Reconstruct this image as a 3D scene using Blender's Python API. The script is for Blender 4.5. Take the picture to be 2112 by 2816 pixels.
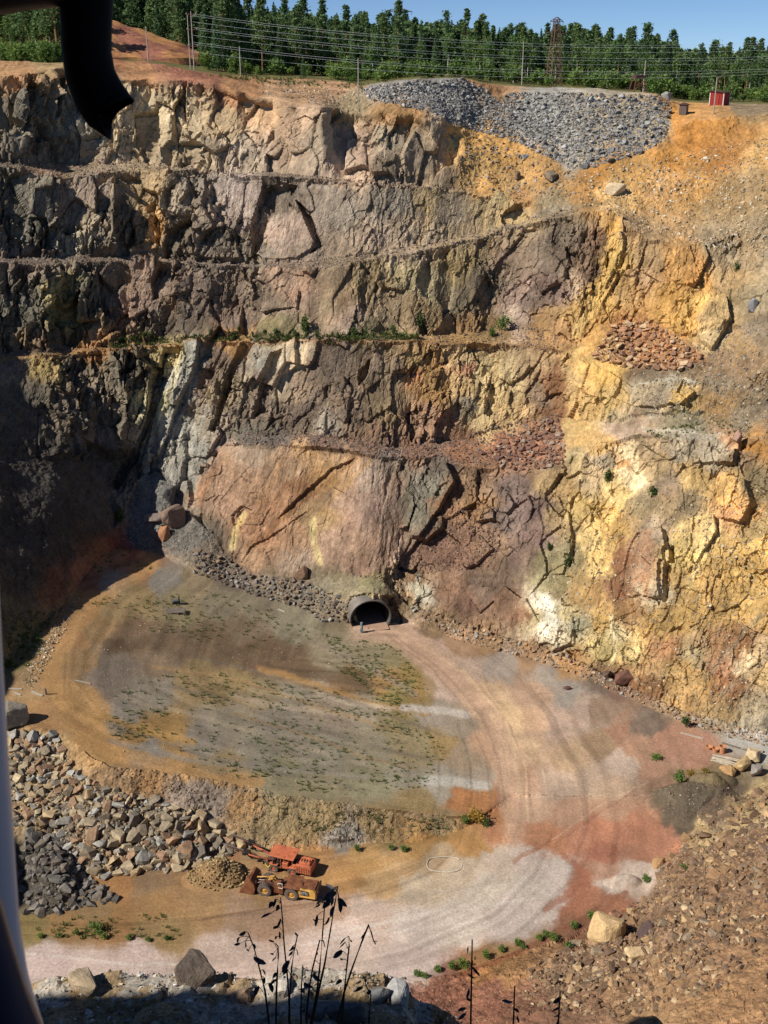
import bpy, bmesh, math, random
import numpy as np
from mathutils import Vector, Matrix, Euler

# ------------------------------------------------------------------ clearing, camera, sky, sun, exposure
for o in list(bpy.data.objects):
    bpy.data.objects.remove(o, do_unlink=True)
SC = bpy.context.scene
COL = SC.collection
R = math.radians
W0, H0 = 2112.0, 2816.0          # photograph size in pixels
FPX = 3000.0                     # focal length in photograph pixels
HOR = 215.0                      # pixel row of the horizon
CAMH = 92.0                      # camera height over the pit floor (m)
PITCH = math.atan((H0 / 2 - HOR) / FPX)
cam_d = bpy.data.cameras.new('camera')
cam_d.sensor_fit = 'VERTICAL'
cam_d.sensor_height = 36.0
cam_d.lens = 36.0 * FPX / H0
cam_d.clip_start = 0.05
cam_d.clip_end = 6000.0
cam_d.dof.use_dof = True
cam_d.dof.focus_distance = 150.0
cam_d.dof.aperture_fstop = 22.0
cam = bpy.data.objects.new('camera', cam_d)
cam.location = (0, 0, CAMH)
cam.rotation_euler = (math.pi / 2 - PITCH, 0, 0)
COL.objects.link(cam)
SC.camera = cam

SUN_EL = R(42.0)
SUN_TO = Vector((-0.906, -0.423, 0.0)).normalized()      # horizontal direction towards the sun: left, a little behind the viewer
sun_dir = Vector((SUN_TO.x * math.cos(SUN_EL), SUN_TO.y * math.cos(SUN_EL), math.sin(SUN_EL)))
world = bpy.data.worlds.new('World')
SC.world = world
world.use_nodes = True
wn = world.node_tree
wn.nodes.clear()
w_out = wn.nodes.new('ShaderNodeOutputWorld')
w_bg = wn.nodes.new('ShaderNodeBackground')
w_sky = wn.nodes.new('ShaderNodeTexSky')
w_sky.sky_type = 'NISHITA'
w_sky.sun_disc = False
w_sky.sun_elevation = SUN_EL
w_sky.sun_rotation = math.atan2(SUN_TO.x, SUN_TO.y)
w_sky.air_density = 0.5
w_sky.dust_density = 0.0
w_sky.ozone_density = 6.0
w_sky.altitude = 150
w_bg.inputs['Strength'].default_value = 0.084
wn.links.new(w_sky.outputs[0], w_bg.inputs['Color'])
wn.links.new(w_bg.outputs[0], w_out.inputs['Surface'])
sun_d = bpy.data.lights.new('sun', 'SUN')
sun_d.energy = 4.9
sun_d.angle = R(0.53)
sun_d.color = (1.0, 0.95, 0.86)
sun = bpy.data.objects.new('sun', sun_d)
sun.rotation_euler = sun_dir.to_track_quat('Z', 'Y').to_euler()
sun.location = (-200, -100, 300)
COL.objects.link(sun)
vs = SC.view_settings
vs.view_transform = 'Standard'
vs.look = 'None'
vs.exposure = 0.2
vs.gamma = 1.0
vs.use_curve_mapping = False
SC.render.resolution_x, SC.render.resolution_y = 768, 1024
SC.cycles.max_bounces = 4
SC.cycles.diffuse_bounces = 1

# ------------------------------------------------------------------ helpers
rng = np.random.default_rng(7)
rnd = random.Random(11)
SP, CP = math.sin(PITCH), math.cos(PITCH)
S16 = W0 / 1659.0                # the sketch coordinates used below are 1659 wide

def tv(v):                       # tangent of the depression below the horizon of row v
    k = (H0 / 2 - np.asarray(v, float)) / FPX
    return (SP - k * CP) / (CP + k * SP)
def xfac(u, v):
    k = (H0 / 2 - np.asarray(v, float)) / FPX
    return (np.asarray(u, float) - W0 / 2) / FPX / (CP + k * SP)
def at_y(u, v, y):               # the point at distance y in the direction of a pixel
    return Vector((float(xfac(u, v)) * y, y, CAMH - float(tv(v)) * y))
def at_z(u, v, z):
    return at_y(u, v, (CAMH - z) / float(tv(v)))
def lin(c):                      # sRGB 0..255 -> linear
    c = np.asarray(c, float) / 255.0
    return np.where(c <= 0.04045, c / 12.92, ((c + 0.055) / 1.055) ** 2.4)
ALB = 0.95
SAT = 0.8
def alb(c):
    return lin(c) * ALB
def alb4(c):
    a = alb(c); return (float(a[0]), float(a[1]), float(a[2]), 1.0)

def hash01(ix, iy, iz, seed):
    h = (ix.astype(np.uint32) * np.uint32(374761393) + iy.astype(np.uint32) * np.uint32(668265263)
         + iz.astype(np.uint32) * np.uint32(2147483647) + np.uint32(seed * 1274126177 & 0xffffffff))
    h = (h ^ (h >> np.uint32(13))) * np.uint32(1274126177)
    h = (h ^ (h >> np.uint32(16))) * np.uint32(2246822519)
    h = h ^ (h >> np.uint32(15))
    return h.astype(np.float32) / np.float32(4294967295.0)
def vnoise(x, y, z, seed=0):     # value noise, -1..1
    fx, fy, fz = np.floor(x), np.floor(y), np.floor(z)
    ix, iy, iz = fx.astype(np.int64), fy.astype(np.int64), fz.astype(np.int64)
    tx, ty, tz = (x - fx).astype(np.float32), (y - fy).astype(np.float32), (z - fz).astype(np.float32)
    tx, ty, tz = tx * tx * (3 - 2 * tx), ty * ty * (3 - 2 * ty), tz * tz * (3 - 2 * tz)
    r = 0
    for dx in (0, 1):
        wx = tx if dx else 1 - tx
        for dy in (0, 1):
            wy = ty if dy else 1 - ty
            for dz in (0, 1):
                wz = tz if dz else 1 - tz
                r = r + hash01(ix + dx, iy + dy, iz + dz, seed) * wx * wy * wz
    return r * 2 - 1
def fbm(x, y, z, seed=0, octs=4, gain=0.5):
    a, s, r, f = 1.0, 0.0, 0, 1.0
    for i in range(octs):
        r = r + a * vnoise(x * f + 17.3 * i, y * f + 5.1 * i, z * f + 9.7 * i, seed + i)
        s += a; a *= gain; f *= 2.03
    return r / s
def facets(x, y, z, seed=0, tilt=0.5):
    """blocky rock relief: every Worley cell is a tilted plane of its own; returns height and distance to the joint"""
    fx, fy, fz = np.floor(x).astype(np.int64), np.floor(y).astype(np.int64), np.floor(z).astype(np.int64)
    n = x.shape[0]
    d1 = np.full(n, 9.0, np.float32); d2 = np.full(n, 9.0, np.float32); hh = np.zeros(n, np.float32)
    for dx in (-1, 0, 1):
        for dy in (-1, 0, 1):
            for dz in (-1, 0, 1):
                cx, cy, cz = fx + dx, fy + dy, fz + dz
                px = (x - (cx + hash01(cx, cy, cz, seed))).astype(np.float32)
                py = (y - (cy + hash01(cx, cy, cz, seed + 1))).astype(np.float32)
                pz = (z - (cz + hash01(cx, cy, cz, seed + 2))).astype(np.float32)
                d = px * px + py * py + pz * pz
                m = d < d1
                d2 = np.where(m, d1, np.minimum(d2, d))
                d1 = np.where(m, d, d1)
                idx = np.nonzero(m)[0]
                if len(idx):
                    a, b, c = cx[idx], cy[idx], cz[idx]
                    g1 = hash01(a, b, c, seed + 3) - 0.5
                    g2 = hash01(a, b, c, seed + 4) - 0.5
                    hh[idx] = hash01(a, b, c, seed + 5) - 0.5 + 2 * tilt * (g1 * px[idx] + g2 * pz[idx])
    return hh, np.sqrt(d2) - np.sqrt(d1)
def sstep(a, b, x):
    t = np.clip((x - a) / (b - a), 0, 1)
    return t * t * (3 - 2 * t)

def link(o, parent=None):
    COL.objects.link(o)
    if parent is not None:
        o.parent = parent
    return o
def tag(o, label=None, cat=None, group=None, kind=None):
    if label: o['label'] = label
    if cat: o['category'] = cat
    if group: o['group'] = group
    if kind: o['kind'] = kind
    return o
def empty(name, loc, rz=0.0, **k):
    o = bpy.data.objects.new(name, None)
    o.empty_display_size = 0.5
    o.location = loc
    o.rotation_euler = (0, 0, rz)
    COL.objects.link(o)
    return tag(o, **k)
def mesh_np(name, verts, faces, mats, smooth=False, cols=None, mat_idx=None):
    """verts (n,3), faces (m,k) of one size"""
    me = bpy.data.meshes.new(name)
    verts = np.ascontiguousarray(verts, np.float32); faces = np.ascontiguousarray(faces, np.int32)
    k = faces.shape[1]
    me.vertices.add(len(verts)); me.vertices.foreach_set('co', verts.ravel())
    me.loops.add(faces.size); me.loops.foreach_set('vertex_index', faces.ravel())
    me.polygons.add(len(faces))
    me.polygons.foreach_set('loop_start', np.arange(0, faces.size, k, dtype=np.int32))
    me.polygons.foreach_set('loop_total', np.full(len(faces), k, np.int32))
    me.polygons.foreach_set('use_smooth', np.full(len(faces), bool(smooth)))
    for m in (mats if isinstance(mats, (list, tuple)) else [mats]):
        me.materials.append(m)
    if mat_idx is not None:
        me.polygons.foreach_set('material_index', np.asarray(mat_idx, np.int32))
    if cols is not None:
        at = me.color_attributes.new('Col', 'FLOAT_COLOR', 'POINT')
        c4 = np.ones((len(verts), 4), np.float32); c4[:, :3] = cols
        at.data.foreach_set('color', c4.ravel())
    me.update(calc_edges=True)
    return me

class MB:
    """collects shapes; build() links them as one mesh object"""
    def __init__(s):
        s.v, s.f = [], []
    def add(s, vs, fs):
        b = len(s.v)
        s.v += [tuple(p) for p in vs]
        s.f += [tuple(b + i for i in f) for f in fs]
        return s
    def box(s, c, size, rot=None):
        hx, hy, hz = size[0] / 2, size[1] / 2, size[2] / 2
        vs = [Vector((x, y, z)) for x in (-hx, hx) for y in (-hy, hy) for z in (-hz, hz)]
        if rot is not None:
            M = Euler(rot).to_matrix(); vs = [M @ p for p in vs]
        c = Vector(c)
        return s.add([p + c for p in vs], [(0, 1, 3, 2), (4, 6, 7, 5), (0, 4, 5, 1), (2, 3, 7, 6), (0, 2, 6, 4), (1, 5, 7, 3)])
    def prism(s, prof, y0, y1, taper=None):      # profile in x,z extruded over y
        n = len(prof)
        p2 = taper or prof
        vs = [(x, y0, z) for x, z in prof] + [(x, y1, z) for x, z in p2]
        fs = [tuple(range(n)), tuple(range(2 * n - 1, n - 1, -1))]
        fs += [(i, n + i, n + (i + 1) % n, (i + 1) % n) for i in range(n)]
        return s.add(vs, fs)
    def tube(s, pts, r, n=8, cap=True):
        pts = [Vector(p) for p in pts]
        rs = r if isinstance(r, (list, tuple)) else [r] * len(pts)
        rings = []
        up = Vector((0.13, 0.21, 1)).normalized()
        for i, p in enumerate(pts):
            d = (pts[min(i + 1, len(pts) - 1)] - pts[max(i - 1, 0)]).normalized()
            a = d.cross(up)
            if a.length < 0.05: a = d.cross(Vector((1, 0, 0)))
            a.normalize(); b = d.cross(a).normalized()
            rings.append([p + (a * math.cos(2 * math.pi * k / n) + b * math.sin(2 * math.pi * k / n)) * rs[i] for k in range(n)])
        vs = [q for rg in rings for q in rg]
        fs = []
        for i in range(len(pts) - 1):
            for k in range(n):
                k2 = (k + 1) % n
                fs.append((i * n + k, i * n + k2, (i + 1) * n + k2, (i + 1) * n + k))
        if cap:
            fs.append(tuple(range(n - 1, -1, -1)))
            fs.append(tuple((len(pts) - 1) * n + k for k in range(n)))
        return s.add(vs, fs)
    def bar(s, a, b, w):
        return s.tube([a, b], w / 2, 4)
    def lathe(s, prof, axis_o, axis='y', n=24):     # profile (radius, offset) along an axis
        o = Vector(axis_o); vs = []; fs = []
        for r_, h_ in prof:
            for k in range(n):
                a = 2 * math.pi * k / n
                c_, s_ = math.cos(a) * r_, math.sin(a) * r_
                vs.append(o + (Vector((c_, h_, s_)) if axis == 'y' else Vector((c_, s_, h_)) if axis == 'z' else Vector((h_, c_, s_))))
        for i in range(len(prof) - 1):
            for k in range(n):
                k2 = (k + 1) % n
                fs.append((i * n + k, i * n + k2, (i + 1) * n + k2, (i + 1) * n + k))
        return s.add(vs, fs)
    def build(s, name, mat, parent=None, bevel=0.0, smooth=False, loc=None):
        me = bpy.data.meshes.new(name)
        me.from_pydata([tuple(p) for p in s.v], [], s.f)
        me.materials.append(mat)
        bm = bmesh.new(); bm.from_mesh(me)
        bmesh.ops.recalc_face_normals(bm, faces=bm.faces)
        if bevel:
            bmesh.ops.bevel(bm, geom=[e for e in bm.edges if len(e.link_faces) == 2 and e.calc_face_angle(0) > 0.5],
                            offset=bevel, segments=1, affect='EDGES', profile=0.5)
        bm.to_mesh(me); bm.free()
        if smooth:
            me.polygons.foreach_set('use_smooth', [True] * len(me.polygons))
            try: me.set_sharp_from_angle(angle=R(38))
            except Exception: pass
        o = bpy.data.objects.new(name, me)
        if loc is not None: o.location = loc
        return link(o, parent)

# ------------------------------------------------------------------ materials
def new_mat(name):
    m = bpy.data.materials.new(name); m.use_nodes = True
    nt = m.node_tree
    bs = nt.nodes['Principled BSDF']
    bs.inputs['Specular IOR Level'].default_value = 0.2
    bs.inputs['Roughness'].default_value = 0.9
    return m, nt, bs
def N(nt, t, **k):
    n = nt.nodes.new(t)
    for a, b in k.items(): setattr(n, a, b)
    return n
def noise_node(nt, scale, detail=4, rough=0.6, co='Object', stretch=None):
    tc = N(nt, 'ShaderNodeTexCoord')
    src = tc.outputs[co]
    if stretch:
        mp = N(nt, 'ShaderNodeMapping')
        mp.inputs['Scale'].default_value = stretch[0]
        mp.inputs['Rotation'].default_value = stretch[1]
        nt.links.new(src, mp.inputs[0]); src = mp.outputs[0]
    n = N(nt, 'ShaderNodeTexNoise')
    n.inputs['Scale'].default_value = scale; n.inputs['Detail'].default_value = detail
    n.inputs['Roughness'].default_value = rough
    nt.links.new(src, n.inputs['Vector'])
    return n
def ramp(nt, src, stops):
    r = N(nt, 'ShaderNodeValToRGB')
    el = r.color_ramp.elements
    while len(el) < len(stops): el.new(0.5)
    for e, (p, c) in zip(el, stops):
        e.position = p
        e.color = (c, c, c, 1) if isinstance(c, (int, float)) else tuple(c)
    nt.links.new(src, r.inputs[0])
    return r
def mixc(nt, a, b, fac, mode='MIX'):
    m = N(nt, 'ShaderNodeMix'); m.data_type = 'RGBA'; m.blend_type = mode
    if isinstance(fac, (int, float)): m.inputs['Factor'].default_value = fac
    else: nt.links.new(fac, m.inputs['Factor'])
    for s_, sock in ((a, 'A'), (b, 'B')):
        i = [x for x in m.inputs if x.name == sock and x.type == 'RGBA'][0]
        if isinstance(s_, tuple): i.default_value = s_
        else: nt.links.new(s_, i)
    return [x for x in m.outputs if x.type == 'RGBA'][0]
def bump(nt, bs, src, strength, dist):
    b = N(nt, 'ShaderNodeBump'); b.inputs['Strength'].default_value = strength; b.inputs['Distance'].default_value = dist
    nt.links.new(src, b.inputs['Height']); nt.links.new(b.outputs[0], bs.inputs['Normal'])
def ground_mat(name, big, fine, bstr, bdist, streak=0.0, speck=0.25, bigvar=0.36):
    """vertex colour (the rock's own colour) varied by noise; bump for grain"""
    m, nt, bs = new_mat(name)
    at = N(nt, 'ShaderNodeAttribute', attribute_name='Col')
    n1 = noise_node(nt, big, 6, 0.65)
    n2 = noise_node(nt, fine, 4, 0.7)
    r1 = ramp(nt, n1.outputs['Fac'], [(0.28, 1 - bigvar), (0.5, 1.0), (0.72, 1 + bigvar)])
    r2 = ramp(nt, n2.outputs['Fac'], [(0.28, 1 - speck), (0.5, 1.0), (0.74, 1 + speck * 1.2)])
    c = mixc(nt, at.outputs['Color'], r1.outputs[0], 1.0, 'MULTIPLY')
    c = mixc(nt, c, r2.outputs[0], 1.0, 'MULTIPLY')
    if streak:
        n3 = noise_node(nt, 0.9, 5, 0.7, stretch=((1.0, 0.45, 0.16), (0, R(24), 0)))
        r3 = ramp(nt, n3.outputs['Fac'], [(0.3, 1 - streak), (0.5, 1.0), (0.7, 1 + streak)])
        c = mixc(nt, c, r3.outputs[0], 1.0, 'MULTIPLY')
        n4 = noise_node(nt, 0.16, 5, 0.7)
        r4 = ramp(nt, n4.outputs['Fac'], [(0.52, 0.0), (0.68, 0.5)])
        c = mixc(nt, c, mixc(nt, c, (1.12, 0.98, 0.8, 1), 1.0, 'MULTIPLY'), r4.outputs[0])
        n5 = noise_node(nt, 0.23, 5, 0.7)
        r5 = ramp(nt, n5.outputs['Fac'], [(0.56, 0.0), (0.70, 0.45)])
        c = mixc(nt, c, mixc(nt, c, (0.86, 0.95, 1.08, 1), 1.0, 'MULTIPLY'), r5.outputs[0])
    nt.links.new(c, bs.inputs['Base Color'])
    nb = noise_node(nt, fine * 0.8, 6, 0.7)
    src = nb.outputs['Fac']
    if streak:
        tc = N(nt, 'ShaderNodeTexCoord'); mp = N(nt, 'ShaderNodeMapping')
        mp.inputs['Scale'].default_value = (0.95, 0.6, 0.42); mp.inputs['Rotation'].default_value = (0, R(22), 0)
        nw = noise_node(nt, 0.5, 4, 0.6)
        ad = N(nt, 'ShaderNodeVectorMath', operation='MULTIPLY_ADD')
        nt.links.new(nw.outputs['Color'], ad.inputs[0]); ad.inputs[1].default_value = (1.6, 1.6, 1.6)
        nt.links.new(tc.outputs['Object'], ad.inputs[2]); nt.links.new(ad.outputs[0], mp.inputs[0])
        vo = N(nt, 'ShaderNodeTexVoronoi', feature='F1'); vo.inputs['Scale'].default_value = 1.0
        nt.links.new(mp.outputs[0], vo.inputs['Vector'])
        ve = N(nt, 'ShaderNodeTexVoronoi', feature='DISTANCE_TO_EDGE'); ve.inputs['Scale'].default_value = 1.0
        nt.links.new(mp.outputs[0], ve.inputs['Vector'])
        re_ = ramp(nt, ve.outputs['Distance'], [(0.0, 0.4), (0.06, 0.85), (0.3, 1.0)])
        sx_ = N(nt, 'ShaderNodeSeparateColor'); nt.links.new(vo.outputs['Color'], sx_.inputs[0])
        m1 = N(nt, 'ShaderNodeMath', operation='MULTIPLY_ADD'); nt.links.new(sx_.outputs[0], m1.inputs[0]); m1.inputs[1].default_value = 0.9; nt.links.new(re_.outputs[0], m1.inputs[2])
        m2 = N(nt, 'ShaderNodeMath', operation='MULTIPLY_ADD'); nt.links.new(nb.outputs['Fac'], m2.inputs[0]); m2.inputs[1].default_value = 1.2; nt.links.new(m1.outputs[0], m2.inputs[2])
        src = m2.outputs[0]
    bump(nt, bs, src, bstr, bdist)
    bs.inputs['Roughness'].default_value = 0.93
    bs.inputs['Specular IOR Level'].default_value = 0.12
    return m
def paint(name, c, var=0.25, scale=3.0, rough=0.6, metal=0.0, rust=None, spec=0.3, rust_amt=0.55):
    m, nt, bs = new_mat(name)
    n1 = noise_node(nt, scale, 5, 0.65)
    base = tuple(alb4(c))
    r1 = ramp(nt, n1.outputs['Fac'], [(0.3, 1 - var), (0.7, 1 + var)])
    col = mixc(nt, base, r1.outputs[0], 1.0, 'MULTIPLY')
    if rust is not None:
        n2 = noise_node(nt, scale * 0.8, 8, 0.75)
        r2 = ramp(nt, n2.outputs['Fac'], [(rust_amt - 0.08, 0.0), (rust_amt + 0.08, 1.0)])
        col = mixc(nt, col, tuple(alb4(rust)), r2.outputs[0])
    nt.links.new(col, bs.inputs['Base Color'])
    bs.inputs['Roughness'].default_value = rough
    bs.inputs['Metallic'].default_value = metal
    bs.inputs['Specular IOR Level'].default_value = spec
    return m
# ------------------------------------------------------------------ the pit: feature lines traced on the photograph (1659-wide sketch
# coordinates); distances follow from the pit floor (height 0) and the slope of each band of ground above it
L = lambda *p: p
LINES = {
 'E': L(-550,2170, 0,2160, 700,2145, 895,2124, 1020,2094, 1130,2054, 1229,2024, 1329,1962, 1375,1950, 1409,1925, 1420,1862, 1460,1814, 1610,1709, 1654,1676, 1960,1685, 2200,1790),
 'A': L(-550,2020, 700,2010, 900,1960, 1178,1925, 1414,1825, 1571,1695, 1659,1640, 1960,1665, 2200,1740),
 'B': L(-550,1930, 0,1915, 120,1905, 185,1898, 220,1892, 260,1886, 350,1874, 400,1882, 450,1852, 500,1837, 575,1839, 700,1834, 825,1818, 903,1816, 982,1797, 1045,1766, 1100,1719, 2200,1719),
 'C': L(-550,1590, -80,1563, 0,1563, 125,1575, 200,1638, 240,1656, 400,1672, 500,1694, 650,1724, 825,1745, 966,1763, 1045,1759, 1100,1718, 2200,1718),
 'D': L(-550,1650, -240,1560, 0,1453, 80,1367, 134,1312, 212,1210, 260,1182, 330,1190, 425,1233, 520,1257, 620,1304, 754,1338, 800,1354, 850,1336, 966,1371, 1100,1410, 1233,1450, 1351,1500, 1477,1559, 1659,1598, 1960,1640, 2200,1700),
 'Q': L(-550,3000, 742,3000, 743,1335, 756,1292, 800,1284, 850,1294, 869,1340, 870,3000, 2200,3000),
 'T': L(-550,1700, 190,1300, 212,1210, 260,1120, 305,1020, 345,1012, 395,1090, 440,1130, 487,1200, 550,1233, 668,1250, 754,1236, 817,1242, 880,1304, 966,1335, 1100,1382, 1233,1422, 1351,1477, 1477,1536, 1659,1580, 2200,1690),
 'c1': L(-550,1100, 0,1000, 300,980, 480,962, 700,962, 830,985, 960,1000, 1100,1010, 1190,1004, 1310,955, 1400,938, 1500,950, 1600,962, 1659,960, 2200,1000),
 't2': L(-550,1098, 0,998, 300,978, 470,958, 530,936, 700,938, 880,960, 1000,942, 1100,918, 1210,894, 1310,912, 1400,898, 1500,892, 1600,884, 1659,870, 2200,900),
 'c2': L(-550,860, 0,778, 200,762, 430,741, 700,736, 950,741, 1120,749, 1220,765, 1290,792, 1370,836, 1480,826, 1560,832, 1659,802, 2200,850),
 't3': L(-550,840, 0,757, 200,746, 400,730, 700,723, 1000,718, 1100,702, 1180,705, 1250,735, 1300,700, 1400,690, 1480,735, 1659,690, 2200,740),
 'c3': L(-550,640, 0,572, 100,578, 300,562, 540,580, 700,577, 900,545, 1050,512, 1200,470, 1325,452, 1360,490, 1400,518, 1500,532, 1659,480, 2200,500),
 't4': L(-550,630, 0,556, 300,550, 540,571, 680,560, 800,545, 1000,508, 1120,478, 1250,446, 1335,440, 1400,470, 1500,480, 1659,430, 2200,460),
 'c4': L(-550,430, 0,362, 130,382, 250,372, 430,366, 620,386, 760,398, 1000,412, 1120,440, 1250,405, 1400,400, 1659,392, 2200,420),
 't5': L(-550,410, 0,346, 300,346, 430,358, 700,380, 980,404, 1120,430, 1250,400, 1400,392, 1659,380, 2200,410),
 'c5': L(-550,170, 0,163, 130,150, 250,168, 450,176, 560,205, 700,232, 820,240, 960,258, 1010,285, 1100,315, 1180,345, 1250,358, 1330,345, 1420,305, 1455,285, 1500,262, 1659,246, 2200,250),
 'c6': L(-550,150, 0,152, 130,140, 250,150, 450,168, 560,180, 700,186, 780,190, 900,171, 1000,172, 1090,192, 1200,198, 1420,207, 1450,226, 1500,238, 1659,233, 2200,236),
 'F': L(-550,120, 0,131, 130,134, 250,126, 450,160, 560,170, 700,174, 780,181, 900,167, 1000,168, 1090,186, 1200,190, 1420,202, 1450,218, 1500,224, 1659,222, 2200,225),
}
ORDER = ['E', 'A', 'B', 'C', 'D', 'Q', 'T', 'c1', 't2', 'c2', 't3', 'c3', 't4', 'c4', 't5', 'c5', 'c6', 'F']
SLOPE = {  # slope of the band that begins at the line (going up the picture)
 'below': L(0,-0.55, 1200,-0.55, 1420,-0.48, 1659,-0.4, 2200,-0.3),
 'E': L(0,0.0, 1,0.0), 'A': L(0,0.0, 1,0.0),
 'B': L(-300,0.6, 0,0.7, 200,0.78, 500,0.8, 700,0.65, 1000,0.55, 1100,0.3),
 'C': L(-300,0.05, 0,0.03, 500,-0.01, 900,0.0, 1100,0.004, 1659,0.0),
 'D': L(-200,0.34, 0,0.38, 140,0.45, 260,0.75, 740,0.75, 744,4.5, 868,4.5, 870,0.7, 1659,0.6),
 'Q': L(-200,0.34, 0,0.38, 140,0.45, 260,0.72, 740,0.72, 880,0.66, 1659,0.6),
 'T': L(-400,0.34, 0,0.46, 130,0.54, 200,0.64, 260,1.0, 320,1.8, 420,1.5, 840,1.5, 940,1.15, 1150,1.15, 1350,1.3, 1659,1.25),
 'c1': L(0,0.35, 1230,0.35, 1300,0.55),
 't2': L(-400,0.45, 0,0.7, 130,1.0, 220,1.8, 300,3.0, 1200,3.0, 1260,1.6, 1659,1.05),
 'c2': L(0,0.25, 1100,0.28, 1250,0.72, 1659,0.7),
 't3': L(-400,2.4, 0,2.6, 800,1.9, 1000,2.1, 1300,2.6, 1390,1.5, 1659,1.0),
 'c3': L(0,0.32, 1340,0.3, 1659,0.6),
 't4': L(0,2.6, 1080,2.6, 1150,0.85, 1659,0.8),
 'c4': L(0,0.3, 1100,0.3, 1200,0.6),
 't5': L(0,2.2, 940,2.2, 1010,0.75, 1659,0.62),
 'c5': L(0,0.13, 700,0.13, 800,0.62, 1380,0.62, 1500,0.2, 1659,0.15),
 'c6': L(0,0.07, 300,0.1, 700,0.06, 1659,0.05),
}
STEP = 2.9
ucols = np.concatenate([np.arange(-640, -20, 13.0), np.arange(-20, 2132, STEP), np.arange(2132, 2760, 13.0)])
VB = 2905.0
NROW = int((VB - 210) / STEP)
def pl(name, u, tab=LINES):
    a = np.array(tab[name], float).reshape(-1, 2)
    return np.interp(u / S16, a[:, 0], a[:, 1])
lines = {}
prev = None
for i, k in enumerate(ORDER):
    l = pl(k, ucols) * S16
    amp = {'E': 5, 'A': 0, 'B': 3, 'C': 5, 'D': 4, 'Q': 0, 'T': 5, 'c6': 3, 'F': 0}.get(k, 9)
    zz = np.full_like(ucols, i * 7.7)
    l = l + amp * (fbm(ucols / 60.0, zz, zz, 31 + i, 4, 0.6) * 1.6)
    if prev is not None: l = np.minimum(l, prev - 1.0)
    lines[k] = l; prev = l
wrow = np.linspace(0, 1, NROW)
U = np.repeat(ucols[None, :], NROW, 0)
V = VB + wrow[:, None] * (lines['F'][None, :] - VB)
Mm = np.repeat(pl('below', ucols, SLOPE)[None, :], NROW, 0)
SEG = np.zeros(V.shape, np.int8)
Vmid = V.copy(); Vmid[:-1] = 0.5 * (V[:-1] + V[1:])
for i, k in enumerate(ORDER[:-1]):
    ins = Vmid <= lines[k][None, :]
    Mm = np.where(ins, pl(k, ucols, SLOPE)[None, :], Mm)
    SEG[ins] = i + 1
def blur(a, n, ax):
    if n < 1: return a
    pad = [(0, 0), (0, 0)]; pad[ax] = (n, n)
    b = np.cumsum(np.pad(a, pad, mode='edge'), axis=ax)
    b = np.insert(b, 0, 0, axis=ax)
    k = 2 * n + 1
    return (np.take(b, range(k, b.shape[ax]), ax) - np.take(b, range(0, b.shape[ax] - k), ax)) / k
Mb = blur(Mm, 1, 0)
Tt = tv(V)
inc = np.log((Mb[:-1] + Tt[:-1]) / (Mb[:-1] + Tt[1:]))
Cc = np.vstack([np.zeros((1, len(ucols))), np.cumsum(inc, 0)])
yA = CAMH / tv(lines['A'])
cA = np.array([np.interp(-lines['A'][j], -V[:, j], Cc[:, j]) for j in range(len(ucols))])
YY = np.exp(np.log(yA)[None, :] + Cc - cA[None, :])
# keep the walls running smoothly from column to column: even out the distance at each main line
for key, lo, wid in (('C', 'B', 45), ('T', 'D', 25), ('c2', 'T', 60), ('c4', 't3', 60), ('c6', 'c4', 45)):
    yk = np.array([np.interp(-lines[key][j], -V[:, j], YY[:, j]) for j in range(len(ucols))])
    ly = np.log(yk)[None]
    rat = (blur(blur(ly, wid, 1), wid // 2, 1) - ly)[0]
    if key == 'C':
        zk = (CAMH - tv(lines['C']) * yk)[None]
        rat = (np.log((CAMH - blur(blur(zk, wid, 1), wid, 1)) / tv(lines['C'])[None]) - ly)[0]
    wgt = np.clip((lines[lo][None] - V) / np.maximum(lines[lo] - lines[key], 4.0)[None], 0, 1)
    YY = YY * np.exp(rat[None] * wgt)
YY = np.exp(blur(blur(np.log(YY), 4, 1), 3, 1))
XX = xfac(U, V) * YY
ZZ = CAMH - Tt * YY
q_u, q_v = U / S16, V / S16

# ---- normals of the plain surface
def grid_normals(X, Y, Z):
    du = [np.gradient(a, axis=1) for a in (X, Y, Z)]
    dv = [np.gradient(a, axis=0) for a in (X, Y, Z)]
    nx = du[1] * dv[2] - du[2] * dv[1]; ny = du[2] * dv[0] - du[0] * dv[2]; nz = du[0] * dv[1] - du[1] * dv[0]
    l = np.sqrt(nx * nx + ny * ny + nz * nz) + 1e-9
    s = np.where((nx * X + ny * Y + nz * (Z - CAMH)) > 0, -1, 1)
    return nx / l * s, ny / l * s, nz / l * s
nx, ny, nz = grid_normals(blur(blur(XX, 5, 0), 5, 1), blur(blur(YY, 5, 0), 5, 1), blur(blur(ZZ, 5, 0), 5, 1))

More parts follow.
